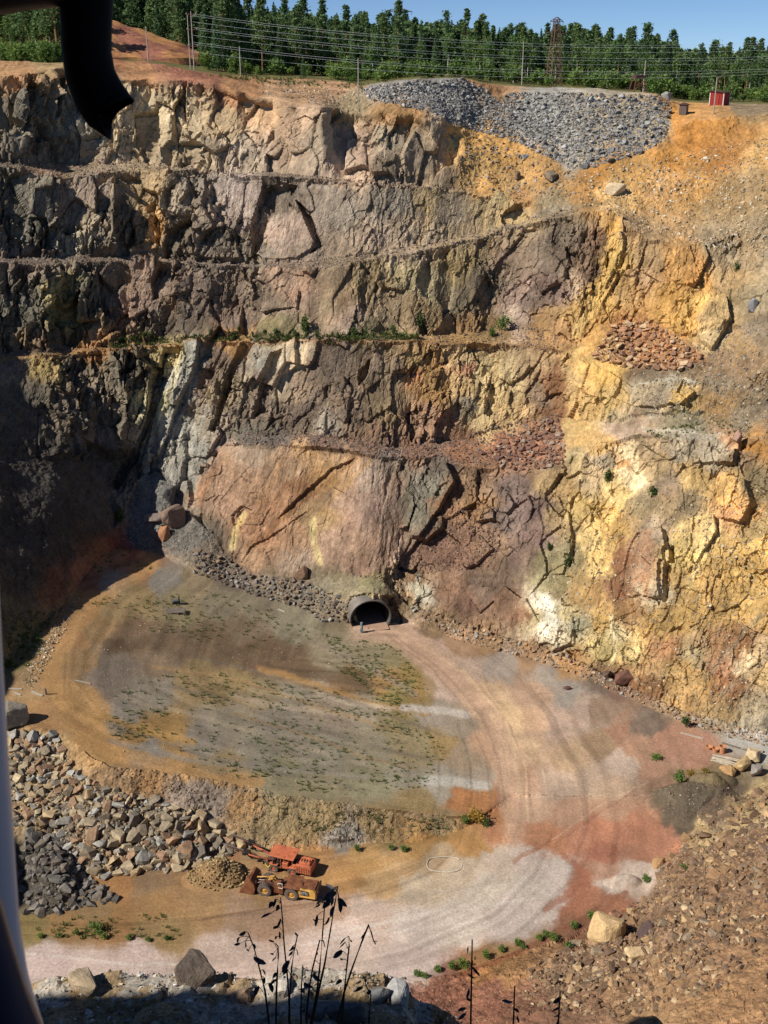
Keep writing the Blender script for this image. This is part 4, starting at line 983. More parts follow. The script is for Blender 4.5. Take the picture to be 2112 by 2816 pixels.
G_BRN = [(146,110,74), (126,94,64), (156,116,70), (114,86,62), (170,126,74), (134,106,78), (154,130,98), (182,144,88)]
G_ORG = [(190,134,78), (178,122,72), (200,150,90), (165,112,70), (150,108,76), (205,165,115)]

bank_poly = [18,1585, 120,1585, 160,1660, 215,1700, 280,1718, 350,1735, 450,1768, 545,1828, 480,1858, 400,1882, 330,1882, 215,1897, 170,1870, 120,1800, 60,1780, 25,1790]
bank = empty('boulder_bank', gnd(250, 1885), label='bank of stacked tan and grey boulders below the upper pit floor', cat='boulder bank')
stone_field(bank, bank_poly, lambda a, b: rnd.uniform(12, 22) + 7 * (b > 1760) * rnd.random(), 300, G_TAN, 2600, (0.15, 0.6), seed=41, size_k=1.55, sink=0.08)
r_ = np.random.default_rng(42)
fp = sample_poly(bank_poly, 900, r_); gf = ground(fp[:, 0], fp[:, 1])
stone_mass('medium_stones', gf, r_.uniform(0.45, 1.05, 900), pick(G_TAN, r_, 900), bank, PROTO, 421)
dark = empty('rubble_pile', gnd(120, 1960), label='dark grey rubble pile at the left end of the boulder bank', cat='rubble pile')
stone_field(dark, [62,1795, 120,1805, 160,1850, 200,1900, 255,1948, 190,1958, 110,1975, 55,1980, 40,1880], lambda a, b: rnd.uniform(9, 22), 200, [(112,106,98), (98,92,84), (130,122,112), (86,78,70), (124,112,96)], 1500, (0.12, 0.5), seed=43, size_k=1.7, sink=0.08)
heap_poly = [778,192, 830,180, 900,173, 1000,176, 1050,195, 1078,222, 1100,203, 1140,200, 1260,201, 1420,209, 1450,232, 1448,262, 1435,300, 1385,334, 1290,362, 1240,364, 1180,338, 1100,306, 1010,274, 960,256, 880,232, 800,214]
heap = empty('rubble_heap', gnd(1250, 355), label='big heap of loose grey rubble on the pit rim above orange soil', cat='rubble heap')
stone_field(heap, heap_poly, lambda a, b: rnd.uniform(6.5, 10) + max(0, (a - 1050) / 400.0) * rnd.uniform(0, 8) + (b > 300) * 2, 300, G_GRY, 9000, (0.3, 0.85), [(150,146,140), (160,156,150), (128,124,118), (140,134,124), (112,108,104)], seed=45, size_k=1.15, sink=0.2)
scree = empty('boulder_slope', gnd(1400, 2000), label='brown and rust coloured boulder slope falling to the pit floor', cat='boulder slope')
near_poly = [905,2128, 1020,2100, 1130,2062, 1232,2030, 1330,1970, 1380,1955, 1415,1930, 1425,1870, 1465,1818, 1612,1712, 1700,1690, 1700,2260, 900,2260]
def nd(a, b):
    lower = (b - 1980) / 200.0 + (a - 1420) / 500.0
    return rnd.uniform(12, 26) + (rnd.random() < 0.12) * 14 if lower < 0.55 else rnd.uniform(10, 16)
stone_field(scree, [1230,2040, 1330,1972, 1415,1935, 1428,1872, 1470,1822, 1530,1790, 1612,1720, 1700,1700, 1700,1850, 1600,1960, 1500,2080, 1380,2130, 1200,2130, 1130,2110], nd, 300, G_BRN, 4200, (0.15, 0.55), seed=47, size_k=1.35, sink=0.1)
r_ = np.random.default_rng(46)
fp = sample_poly([1130,2110, 1230,2040, 1330,1972, 1415,1935, 1428,1872, 1470,1822, 1612,1720, 1700,1700, 1700,2010, 1560,2130, 1380,2190, 1200,2190, 1120,2150], 1300, r_); gf = ground(fp[:, 0], fp[:, 1])
stone_mass('medium_stones', gf, r_.uniform(0.3, 0.95, 1300), pick([(138,106,72), (122,94,66), (152,114,72), (108,84,62), (166,128,82), (130,104,78), (186,156,110)], r_, 1300), scree, PROTO, 461)
r_ = np.random.default_rng(48)
fp = sample_poly(near_poly, 4500, r_); gf = ground(fp[:, 0], fp[:, 1])
stone_mass('small_stones', gf, r_.uniform(0.1, 0.3, 4500), pick([(150,108,68), (168,122,70), (140,100,72), (178,140,92), (120,90,70)], r_, 4500), scree, seed=49)
deb = empty('rock_debris', gnd(1400, 780), label='pile of rust orange slab debris on the right pit wall', cat='rock debris')
stone_field(deb, [1290,755, 1330,705, 1400,692, 1470,735, 1520,775, 1480,800, 1400,798, 1330,790, 1280,775], lambda a, b: rnd.uniform(6, 15), 160, G_ORG, 1500, (0.2, 0.6), seed=51, size_k=1.5, sink=0.2)
deb2 = empty('rock_debris', gnd(1150, 990), label='rust brown boulder debris on the ledge over the scree gully', cat='rock debris')
stone_field(deb2, [1040,985, 1090,955, 1150,915, 1205,905, 1222,960, 1215,1010, 1150,1018, 1090,1012], lambda a, b: rnd.uniform(6, 13), 140, [(150,100,72), (140,96,78), (176,120,80), (165,140,115), (128,92,76)], 1100, (0.2, 0.6), seed=53, size_k=1.5, sink=0.2)
foot = empty('talus_blocks', gnd(650, 1300), label='rubble apron along the foot of the smooth brown slab left of the tunnel', cat='rubble')
stone_field(foot, [425,1190, 480,1205, 540,1240, 660,1258, 750,1300, 765,1345, 700,1345, 640,1310, 560,1290, 480,1262, 420,1238], lambda a, b: rnd.uniform(5, 14), 200, [(128,112,96), (140,122,104), (118,110,104), (150,120,86), (110,92,80), (160,152,142)], 2200, (0.12, 0.45), seed=55, size_k=1.1, sink=0.25)
toe = empty('talus_blocks', gnd(1200, 1430), label='tan stones spilled along the foot of the right pit wall', cat='rubble')
stone_field(toe, [880,1310, 980,1340, 1120,1388, 1240,1425, 1350,1480, 1480,1540, 1659,1585, 1659,1612, 1560,1590, 1460,1555, 1340,1500, 1230,1452, 1100,1412, 960,1368], lambda a, b: rnd.uniform(5, 11), 200, [(165,128,86), (150,118,84), (185,150,104), (140,112,90), (180,132,76), (170,160,146)], 2600, (0.12, 0.4), seed=57, size_k=1.1, sink=0.25)
muck = empty('ore_pile', gnd(450, 1910), label='pile of broken golden ore in front of the loader bucket', cat='ore pile')
stone_field(muck, [402,1905, 430,1872, 470,1862, 520,1868, 535,1890, 525,1915, 470,1925, 420,1922], lambda a, b: rnd.uniform(4, 8), 150, [(180,148,80), (160,128,70), (196,166,98), (140,112,66)], 1500, (0.08, 0.26), seed=59, size_k=1.1, sink=0.3)

# loose stones lying everywhere on ledges and slopes (uncountable)
def loose(name, poly, n, size, cols, seed, keep=None):
    r_ = np.random.default_rng(seed)
    fp = sample_poly(poly, n, r_)
    return ground(fp[:, 0], fp[:, 1]), r_.uniform(size[0], size[1], n) * r_.choice([0.6, 1, 1, 1.5], n), pick(cols, r_, n)
LP = []
LP.append(loose('', [0,345, 300,345, 430,357, 700,380, 980,402, 980,412, 760,398, 620,388, 430,368, 250,374, 130,384, 0,364], 1600, (0.2, 0.6), [(150,118,92), (165,140,105), (130,104,88)], 61))
LP.append(loose('', [0,556, 300,550, 540,571, 680,560, 800,545, 1000,508, 1250,446, 1250,456, 1050,516, 900,548, 700,580, 540,583, 300,566, 100,580, 0,575], 1800, (0.2, 0.6), [(140,116,98), (150,130,105), (120,100,88)], 62))
LP.append(loose('', [0,757, 200,746, 400,730, 700,723, 1000,718, 1100,702, 1180,705, 1220,740, 1200,762, 950,742, 700,738, 430,743, 200,764, 0,780], 1500, (0.2, 0.55), [(128,104,86), (150,118,80), (110,92,80)], 63))
LP.append(loose('', [480,958, 530,934, 700,936, 880,958, 1000,940, 1100,916, 1210,890, 1215,1005, 1100,1012, 960,1002, 830,987, 700,964, 480,964], 2600, (0.2, 0.6), [(124,98,84), (140,104,84), (108,96,90), (150,110,84)], 64))
LP.append(loose('', [870,1200, 960,1100, 1040,1100, 1080,1180, 1060,1225, 900,1235], 1600, (0.15, 0.5), [(134,98,80), (120,90,78), (150,112,88)], 65))
LP.append(loose('', [265,1150, 300,1030, 345,1015, 395,1095, 440,1140, 490,1205, 520,1255, 425,1230, 330,1188, 262,1180], 3000, (0.1, 0.35), [(120,118,114), (132,130,124), (104,100,96), (150,148,142)], 66))
LP.append(loose('', [1240,380, 1460,330, 1659,300, 1659,560, 1500,530, 1360,480, 1250,440], 1800, (0.2, 0.7), [(185,150,95), (200,170,125), (165,135,95), (210,195,165)], 67))
LP.append(loose('', [1360,790, 1659,690, 1659,960, 1400,900, 1380,830], 1600, (0.15, 0.5), [(150,135,115), (170,150,120), (130,118,104), (185,160,115)], 68))
LP.append(loose('', [1180,1130, 1659,1020, 1659,1590, 1480,1540, 1240,1430, 1150,1380], 3500, (0.12, 0.5), [(186,158,108), (176,146,98), (196,176,136), (160,134,98), (150,130,105)], 69))
LP.append(loose('', [1380,1730, 1480,1690, 1590,1690, 1600,1760, 1500,1792, 1410,1770], 420, (0.08, 0.28), [(165,150,120), (150,128,98), (120,100,80), (140,120,96)], 70))
LP.append(loose('', [230,1660, 400,1672, 650,1726, 970,1764, 980,1795, 820,1816, 560,1836, 460,1780, 300,1720], 2600, (0.08, 0.3), [(150,128,92), (140,120,98), (165,140,100), (120,104,84)], 71))
LP.append(loose('', [90,1230, 420,1240, 760,1345, 930,1500, 960,1720, 700,1720, 300,1640, 110,1560, 60,1470], 2200, (0.06, 0.22), [(170,152,124), (150,140,126), (190,170,130), (130,112,92)], 72))
LP.append(loose('', [985,265, 1100,320, 1240,362, 1240,425, 1120,430, 1000,400], 700, (0.2, 0.8), [(190,148,85), (160,128,84), (150,140,130)], 73))
LP.append(loose('', [640,178, 780,190, 800,214, 700,228, 560,200, 560,180], 500, (0.2, 0.7), [(175,145,105), (190,165,130), (150,130,110)], 74))
LP.append(loose('', [40,1470, 140,1310, 175,1290, 120,1400, 70,1490], 500, (0.15, 0.5), [(180,150,100), (165,140,100), (190,175,145)], 75))
lo_ = stone_mass('loose_stones', np.concatenate([a for a, b, c in LP]), np.concatenate([b for a, b, c in LP]), np.concatenate([c for a, b, c in LP]), None, SMALL, 77)
tag(lo_, 'small loose stones scattered over the ledges, slopes and floor of the pit', 'loose stones')

# ---- single large boulders
def boulder(q, size_q, colr, label, dims=(1.0, 0.8, 0.8), rz=0.3, seed=1, lift=0.3, tilt=0.0, group=None, pos=None):
    p = gnd(*q) if pos is None else Vector(pos)
    s_ = size_q / float(q_per_m(np.array(p[:]))) if pos is None else size_q
    bm = bmesh.new()
    v_, f_ = hull_proto(900 + seed, 17, (1, 1, 1), 0.66)
    bvs = [bm.verts.new(x) for x in v_]
    for f in f_: bm.faces.new([bvs[i] for i in f])
    bmesh.ops.dissolve_limit(bm, angle_limit=R(14), verts=bm.verts, edges=bm.edges)
    bmesh.ops.bevel(bm, geom=list(bm.edges), offset=0.03, segments=1, affect='EDGES')
    bmesh.ops.triangulate(bm, faces=bm.faces)
    bmesh.ops.subdivide_edges(bm, edges=bm.edges, cuts=3, use_grid_fill=True)
    cs = np.array([v.co[:] for v in bm.verts]) * 3.1 + np.array([seed * 3.7, 0, 0])
    fb = fbm(cs[:, 0], cs[:, 1], cs[:, 2], seed, 4, 0.65)
    for v, f_ in zip(bm.verts, fb):
        v.co += v.co.normalized() * 0.055 * float(f_)
        v.co = Vector((v.co.x * dims[0], v.co.y * dims[1], v.co.z * dims[2])) * s_
    me = bpy.data.meshes.new('boulder'); bm.to_mesh(me); bm.free()
    me.materials.append(MAT_BOULDER)
    o = bpy.data.objects.new('boulder', me)
    o.location = p + Vector((0, 0, lift * dims[2] * s_)); o.rotation_euler = (tilt, 0, rz); o.color = rgba(colr, 0)
    return link(tag(o, label, 'boulder', group))
boulder((28,1560), 78, (150,138,118), 'huge flat sided grey boulder at the head of the boulder bank', (1.0, 0.8, 0.75), 0.2, 1)
boulder((372,1125), 62, (140,112,92), 'large brown block perched on the dark grey talus', (0.95, 0.9, 0.85), 0.5, 2, 0.15)
boulder((362,1080), 48, (104,100,96), 'dark grey block standing above the perched brown block', (0.8, 0.8, 1.05), 0.1, 3, 0.2)
boulder((340,1120), 46, (140,122,108), 'pale slanted slab wedged beside the perched brown block', (1.3, 0.6, 0.5), 0.4, 4, 0.2)
boulder((355,1158), 34, (178,116,64), 'rust orange block below the perched brown block', (0.8, 0.7, 1.2), 0.4, 5, 0.2)
boulder((650,1245), 38, (150,112,80), 'brown block leaning on the foot of the smooth slab', (0.9, 0.8, 1.0), 0.3, 6, 0.25)
boulder((1345,1472), 40, (128,84,66), 'dark rust boulder at the foot of the right pit wall', (1.2, 0.8, 0.8), 0.3, 7)
boulder((1312,1462), 24, (110,84,70), 'smaller dark boulder beside the rust boulder under the right wall', (1.2, 0.8, 0.8), 0.8, 8)
boulder((1225,1488), 15, (110,70,62), 'small dark red stone alone on the haul road', (1.2, 0.9, 0.8), 0.3, 9)
boulder((1305,2030), 105, (214,172,104), 'huge pale yellow boulder at the bottom of the boulder slope', (0.95, 0.8, 0.85), 0.7, 10, 0.18)
boulder((1375,2065), 62, (218,182,120), 'pale yellow slab boulder next to the huge yellow boulder', (1.2, 0.7, 0.6), 0.5, 11, 0.2)
boulder((1395,2018), 50, (96,74,70), 'dark purple brown boulder on the boulder slope behind the yellow ones', (0.95, 0.8, 0.9), 0.2, 12)
boulder((1325,1985), 36, (176,120,82), 'orange brown boulder near the ditch at the foot of the slope', (1, 0.8, 0.8), 1.2, 13)
boulder((1420,1868), 30, (184,138,76), 'ochre block at the corner of the red floor', (1.0, 0.8, 1.0), 0.4, 14)
boulder((1600,1660), 44, (206,166,96), 'largest yellow boulder beside the log pile', (1.1, 0.8, 0.8), 0.2, 15)
boulder((1625,1640), 40, (216,184,128), 'pale cream boulder behind the yellow boulders by the log pile', (1.0, 0.8, 0.8), 1.2, 16)
boulder((1570,1672), 36, (190,142,74), 'ochre boulder at the edge of the weedy mound', (1.1, 0.8, 0.8), 2.2, 17)
boulder((1632,1672), 34, (150,138,128), 'grey boulder among the yellow boulders near the log pile', (1.1, 0.8, 0.8), 0.9, 18)
boulder((1190,386), 34, (150,128,100), 'brown boulder on the orange soil below the grey rubble heap', (1.1, 0.8, 0.8), 0.9, 19)
boulder((1135,343), 16, (160,162,168), 'bluish grey stone rolled onto the orange soil', (1.2, 0.8, 0.7), 0.9, 20)
boulder((1118,385), 20, (130,104,82), 'dark brown stone standing in the orange soil', (0.7, 0.7, 1.2), 0.9, 21)
boulder((1440,212), 22, (150,148,144), 'largest grey block on the crest of the rubble heap', (1.0, 0.9, 1.0), 0.9, 22)
boulder((1330,415), 40, (220,188,136), 'pale rounded rock outcrop in the orange slope below the heap', (1.2, 0.7, 0.9), 0.1, 23, 0.1)
boulder((1600,960), 26, (186,140,112), 'pinkish block at the end of the grey ledge on the right wall', (0.8, 0.7, 1.1), 0.3, 24, 0.2)
boulder((1628,958), 26, (188,134,62), 'orange round boulder beside the pinkish block on the right wall', (1.1, 0.8, 0.9), 0.3, 25, 0.2)
boulder((1628,668), 30, (150,146,142), 'grey wedge boulder high on the right pit wall', (0.9, 0.7, 1.1), 0.3, 26, 0.2)
# ------------------------------------------------------------------ trees and shrubs
def leaf_mat(name, c, var=0.35):
    m, nt, bs = new_mat(name)
    oi = N(nt, 'ShaderNodeObjectInfo')
    n1 = noise_node(nt, 0.9, 3, 0.6); n2 = noise_node(nt, 5.0, 2, 0.5)
    r1 = ramp(nt, n1.outputs['Fac'], [(0.3, 1 - var), (0.7, 1 + var)])
    r2 = ramp(nt, oi.outputs['Random'], [(0.0, (0.78, 0.86, 0.8, 1)), (0.5, (1.0, 1.0, 1.0, 1)), (1.0, (1.2, 1.12, 0.95, 1))])
    col = mixc(nt, mixc(nt, tuple(alb4(c)), r1.outputs[0], 1.0, 'MULTIPLY'), r2.outputs[0], 1.0, 'MULTIPLY')
    nt.links.new(col, bs.inputs['Base Color'])
    tr = N(nt, 'ShaderNodeBsdfTranslucent'); nt.links.new(col, tr.inputs['Color'])
    mx = N(nt, 'ShaderNodeMixShader'); mx.inputs[0].default_value = 0.35
    nt.links.new(bs.outputs[0], mx.inputs[1]); nt.links.new(tr.outputs[0], mx.inputs[2])
    nt.links.new(mx.outputs[0], nt.nodes['Material Output'].inputs['Surface'])
    bs.inputs['Roughness'].default_value = 0.7
    return m
M_PINE = leaf_mat('pine_needles', (102, 126, 82)); M_SPRUCE = leaf_mat('spruce_needles', (88, 116, 78))
M_BIRCH = leaf_mat('birch_leaves', (104, 130, 74)); M_BUSH = leaf_mat('bush_leaves', (110, 134, 70)); M_DRY = leaf_mat('dry_leaves', (168, 142, 70))
M_GRASS = leaf_mat('grass_blades', (106, 118, 68)); M_SAPL = leaf_mat('sapling_leaves', (94, 112, 66))
M_BARK = paint('pine_bark', (150, 112, 84), 0.35, 2.0, 0.9); M_BIRK = paint('birch_bark', (214, 208, 196), 0.25, 3.0, 0.8)
def leaf_cloud(n, size, r_, sampler, flat=0.3):
    c = sampler(n, r_)
    a = r_.normal(size=(n, 3)); a[:, 2] *= flat; a /= np.linalg.norm(a, axis=1, keepdims=True)
    b = r_.normal(size=(n, 3)); b -= (b * a).sum(1, keepdims=True) * a; b /= np.linalg.norm(b, axis=1, keepdims=True)
    s_ = size * r_.uniform(0.6, 1.4, (n, 1))
    k1, k2 = s_ * 0.5, s_ * 0.34
    v_ = np.stack([c - a * k1, c - b * k2 + a * k1 * 0.2, c + a * k1, c + b * k2 + a * k1 * 0.2], 1).reshape(-1, 3)
    return v_, np.arange(4 * n).reshape(n, 4)
def pine_sampler(h, w, lo, kind):
    def f(n, r_):
        if kind == 'pine':               # clumps on a few whorls, open lower down
            k = 60
            zc = lo + (h - lo) * r_.random(k) ** 0.8
            rel = (zc - lo) / (h - lo)
            rad = w * (0.12 + 0.88 * (1 - rel) ** 0.75) * r_.uniform(0.25, 1.0, k)
            an = r_.uniform(0, 6.28, k)
            cc = np.stack([rad * np.cos(an), rad * np.sin(an), zc], -1)
            cc[0] = (0, 0, h - 0.5); cc[1] = (0, 0, h - 1.4)
            ii = r_.integers(0, k, n)
            sg = (0.45 + 0.55 * (1 - rel))[ii][:, None] * np.array([0.55, 0.55, 0.35]) * w * 0.5
            return cc[ii] + r_.normal(size=(n, 3)) * sg
        if kind == 'spruce':
            z = lo + (h - lo) * (1 - r_.random(n) ** 0.6)
            lay = np.floor(z / 0.9) * 0.9
            rr = w * (1 - (lay - lo) / (h - lo)) ** 0.9 * np.sqrt(r_.random(n)); an = r_.uniform(0, 6.28, n)
            return np.stack([rr * np.cos(an), rr * np.sin(an), z - 0.25 * rr], -1)
        k = 22                           # birch and bushes: rounded clumps
        d = r_.normal(size=(k, 3)); d /= np.linalg.norm(d, axis=1, keepdims=True)
        cc = d * r_.uniform(0.2, 0.85, (k, 1)) * np.array([w, w, (h - lo) / 2]) + np.array([0, 0, (h + lo) / 2])
        return cc[r_.integers(0, k, n)] + r_.normal(size=(n, 3)) * np.array([0.26, 0.26, 0.13 * (h - lo) / w]) * w
    return f
def trunk_mesh(h, r0, r_, limbs, mat, w=1.0, lo=1.0):
    mb = MB()
    bx, by = r_.uniform(-0.25, 0.25, 2)
    mb.tube([(0, 0, -0.6), (bx * 0.3, by * 0.3, h * 0.35), (bx, by, h * 0.7), (bx, by, h * 0.97)], [r0, r0 * 0.8, r0 * 0.5, r0 * 0.1], 6)
    for _ in range(limbs):
        z = r_.uniform(lo, h * 0.9); an = r_.uniform(0, 6.28); l_ = w * r_.uniform(0.4, 0.9)
        mb.tube([(bx * z / h, by * z / h, z), (l_ * math.cos(an), l_ * math.sin(an), z + r_.uniform(-0.1, 0.5))], [r0 * 0.3, r0 * 0.08], 4, False)
    me = bpy.data.meshes.new('trunk'); me.from_pydata([tuple(p) for p in mb.v], [], mb.f); me.materials.append(mat)
    return me
def make_proto(kind, seed):
    r_ = np.random.default_rng(seed)
    if kind == 'pine': h, w, lo, n, sz, m, bm_ = r_.uniform(15.5, 18.5), r_.uniform(2.3, 3.1), r_.uniform(4.0, 7.0), 1500, 0.6, M_PINE, M_BARK
    elif kind == 'spruce': h, w, lo, n, sz, m, bm_ = r_.uniform(13, 17), r_.uniform(1.9, 2.6), 0.8, 1500, 0.55, M_SPRUCE, M_BARK
    elif kind == 'birch': h, w, lo, n, sz, m, bm_ = r_.uniform(11, 14), r_.uniform(1.8, 2.4), r_.uniform(4.0, 5.5), 620, 0.62, M_BIRCH, M_BIRK
    elif kind == 'sapling': h, w, lo, n, sz, m, bm_ = r_.uniform(2.6, 3.6), r_.uniform(0.7, 1.0), 0.3, 260, 0.4, M_SAPL, M_BARK
    elif kind == 'dry': h, w, lo, n, sz, m, bm_ = 2.2, 1.2, 0.05, 420, 0.3, M_DRY, M_BARK
    else: h, w, lo, n, sz, m, bm_ = r_.uniform(2.5, 4.0), r_.uniform(1.5, 2.2), 0.1, 420, 0.5, M_BUSH, M_BARK
    v_, f_ = leaf_cloud(n, sz, r_, pine_sampler(h, w, lo, kind))
    v_[:, 2] = np.maximum(v_[:, 2], 0.03)
    cr = mesh_np('crown', v_, f_, m)
    big = kind in ('pine', 'spruce', 'birch')
    tr = trunk_mesh(h, 0.2 if kind != 'birch' else 0.13, r_, 9, bm_, w, lo) if big else trunk_mesh(h, 0.05, r_, 6, bm_, w, lo)
    return cr, tr, h
TP = {k: [make_proto(k, 7000 + 13 * i + len(k)) for i in range(n)] for k, n in (('pine', 6), ('spruce', 4), ('birch', 5), ('bush', 4), ('sapling', 4), ('dry', 2))}
TNAME = {'pine': 'pine_tree', 'spruce': 'spruce_tree', 'birch': 'birch_tree', 'bush': 'bush', 'sapling': 'bush', 'dry': 'bush'}
def tree(kind, loc, sc, label, cat, group, hsc=1.0):
    cr, tr, h = rnd.choice(TP[kind])
    e = empty(TNAME[kind], loc, rnd.uniform(0, 6.28), label=label, cat=cat, group=group)
    e.scale = (sc, sc, sc * hsc)
    for nm, me in (('trunk', tr), ('crown', cr)):
        link(bpy.data.objects.new(nm, me), e)
    return e
LAB = {'pine': ('tall dark pine with bare lower trunk in the wood behind the pit', 'pine tree', 'pines of the wood'),
       'spruce': ('dense conical spruce in the wood behind the pit', 'spruce tree', 'spruces of the wood'),
       'birch': ('pale green birch with white trunk at the edge of the wood', 'birch tree', 'birches at the wood edge'),
       'bush': ('low light green bush along the foot of the wood', 'bush', 'bushes at the wood edge')}
PLACES = [(170, 'left of the spoil hill'), (330, 'behind the spoil hill'), (470, 'behind the twin poles'), (640, 'by the leaning pole'), (820, 'behind the pit edge pole'),
          (1010, 'below the distant sky pylon'), (1150, 'around the pale birch pole'), (1280, 'around the brown lattice pylon'), (1440, 'behind the timber trestle'), (1580, 'behind the red shed'), (9999, 'right of the red shed')]
def lab(kind, q):
    w = next(t for m_, t in PLACES if q < m_)
    k0 = {'pine': 'dark pine with bare lower trunk', 'spruce': 'dense conical spruce', 'birch': 'pale birch with white trunk', 'bush': 'low light green bush'}[kind]
    return ('%s in the wood edge %s' % (k0, w), LAB[kind][1], LAB[kind][2] + ' ' + w)
tr_ = random.Random(5)
n_pine = n_spruce = 0
for i in range(520):
    q = tr_.uniform(-60, 1720); d = 26 + 70 * tr_.random() ** 1.1
    if q < 460 and q > 180 and d < 40: d += 35
    if q > 950: d += 14
    kind = 'pine' if (tr_.random() < 0.5 or q < 200) and n_pine < 260 else 'spruce'
    if kind == 'pine': n_pine += 1
    else: n_spruce += 1
    hs = float(np.interp(q, [0, 500, 700, 850, 1100, 1659], [1.04, 0.98, 0.88, 0.8, 0.76, 0.76]))
    tree(kind, plateau_at(q, d), tr_.uniform(0.82, 1.12) * hs, *lab(kind, q))
for i in range(95):
    q = tr_.choice([tr_.uniform(950, 1480), tr_.uniform(950, 1480), tr_.uniform(600, 1700), tr_.uniform(-20, 140)])
    tree('birch', plateau_at(q, tr_.uniform(26, 46)), tr_.uniform(0.45, 0.8), *lab('birch', q))
for i in range(230):
    q = tr_.choice([tr_.uniform(440, 800), tr_.uniform(1180, 1700), tr_.uniform(1180, 1700), tr_.uniform(700, 1200), tr_.uniform(0, 130)])
    tree('bush', plateau_at(q, tr_.uniform(10, 34) if q > 430 else tr_.uniform(6, 16)), tr_.uniform(0.45, 1.25), *lab('bush', q))
# the wood farther back reads as one mass
r_ = np.random.default_rng(88); Vs, Fs, Cs = [], [], []; base = 0
for i in range(800):
    q = r_.uniform(-150, 1800); p = plateau_at(q, r_.uniform(55, 175))
    k = 'pine' if r_.random() < 0.6 else 'spruce'
    h = r_.uniform(14, 18) * float(np.interp(q, [0, 600, 850, 1300, 1659], [1.0, 0.84, 0.68, 0.66, 0.66])); v_, f_ = leaf_cloud(230, 1.35, r_, pine_sampler(h, 3.0, h * (0.4 if k == 'pine' else 0.1), k))
    Vs.append(v_ + np.array(p[:])); Fs.append(f_ + base); base += len(v_)
    Cs.append(np.zeros((len(v_), 3)))
fo = bpy.data.objects.new('distant_wood', mesh_np('distant_wood', np.concatenate(Vs), np.concatenate(Fs), M_PINE))
link(tag(fo, 'dark conifer wood closing the view behind the front trees', 'wood', None, 'stuff'))
# lone trees and shrubs in the pit
tree('spruce', gnd(655, 172), 0.32, 'small lone spruce on the pit rim in front of the wood', 'spruce tree', None)
BUSHES = [(1085,700,'sapling',1.5), (1068,722,'sapling',1.2), (918,690,'sapling',1.3)]
for q, v, k, s_ in BUSHES:
    pass
for q in [260, 310, 385, 410, 428, 452, 470, 500, 520, 548, 575, 585, 600, 622, 640, 662, 690, 712, 730, 760, 790, 812, 850, 905]:
    tree('sapling', gnd(q + tr_.uniform(-6, 6), 727 + tr_.uniform(-3, 8) + (12 if q < 400 else 0)), tr_.uniform(0.3, 0.8) * (0.6 if q < 450 else 1), 'green sapling in the row growing on the long bush covered bench', 'bush', 'saplings on the bench')
tree('sapling', gnd(660, 722), 1.25, 'tallest green sapling rising from the row on the bench', 'bush', None)
tree('bush', gnd(1085, 712), 0.75, 'rounded green shrub at the right end of the bench', 'bush', None)
tree('bush', gnd(1062, 728), 0.5, 'smaller green shrub in front of the rounded one on the bench', 'bush', None)
tree('sapling', gnd(916, 708), 1.0, 'grey green shrub against the wall behind the bench', 'bush', None)
for q, v, s_, l_ in [(1313,1045,0.9,'small green shrub clinging to the pale right wall'), (1410,1075,0.8,'dark green shrub on the grey slope of the right wall'), (1185,1190,0.6,'green weed bush on the gully slope beside the right wall'), (1225,1225,0.7,'larger green weed bush lower in the gully slope'), (262,1130,1.0,'bright green sapling at the edge of the shaded corner'), (1480,1570,0.7,'green bush on the stony edge below the right wall'), (1590,585,0.6,'tiny green shrub high on the right wall')]:
    tree('sapling', gnd(q, v), s_, l_, 'bush', None)
tree('dry', gnd(1027, 1778), 0.95, 'yellowing dry bush at the end of the earth bank', 'bush', None)
tree('bush', gnd(1008, 1775), 0.35, 'small green weed beside the yellowing dry bush', 'bush', None)
tree('bush', gnd(1050, 1785), 0.3, 'small green weed in front of the yellowing dry bush', 'bush', None)
for q, v, s_ in [(1465,1700,0.55), (1490,1690,0.6), (1520,1690,0.5)]:
    tree('bush' if q < 1480 else 'dry', gnd(q, v), s_ * 1.0, {1465: 'green weed clump at the left end of the weedy mound', 1490: 'dry weed clump in the middle of the weedy mound', 1520: 'dry weed clump at the right end of the weedy mound'}[q], 'weed', None)
tree('bush', gnd(1418, 1640), 0.5, 'low grey green weed mat on the orange floor', 'weed', None, 0.4)
DITCH = [(900,2108,.4), (918,2112,.35), (945,2098,.45), (975,2095,.5), (1000,2090,.55), (1048,2070,.5), (1083,2055,.4), (1118,2040,.45), (1165,2030,.45), (1178,2022,.4), (1240,2003,.5), (1278,1984,.6), (1130,2050,.35), (1195,2030,.5), (1225,2045,.5), (1395,1905,.5), (1480,1885,.35)]
for q, v, s_ in DITCH:
    tree('bush', gnd(q, v), s_ * 0.62, 'green weed tuft in the row along the reddish ditch', 'weed', 'weeds along the ditch')
for q, v, s_ in [(88,2025,.35), (130,2024,.3), (165,2020,.35), (210,2016,.65), (225,2028,.4), (278,2030,.35), (320,2033,.35), (360,2030,.3), (770,1838,.45), (872,1838,.5), (845,1835,.4)]:
    tree('bush', gnd(q, v), s_ * 0.62, 'green weed tuft on the lower pit floor near the machines' if q > 500 else 'green weed tuft at the edge of the pale track', 'weed', 'weeds by the machines' if q > 500 else 'weeds along the pale track')
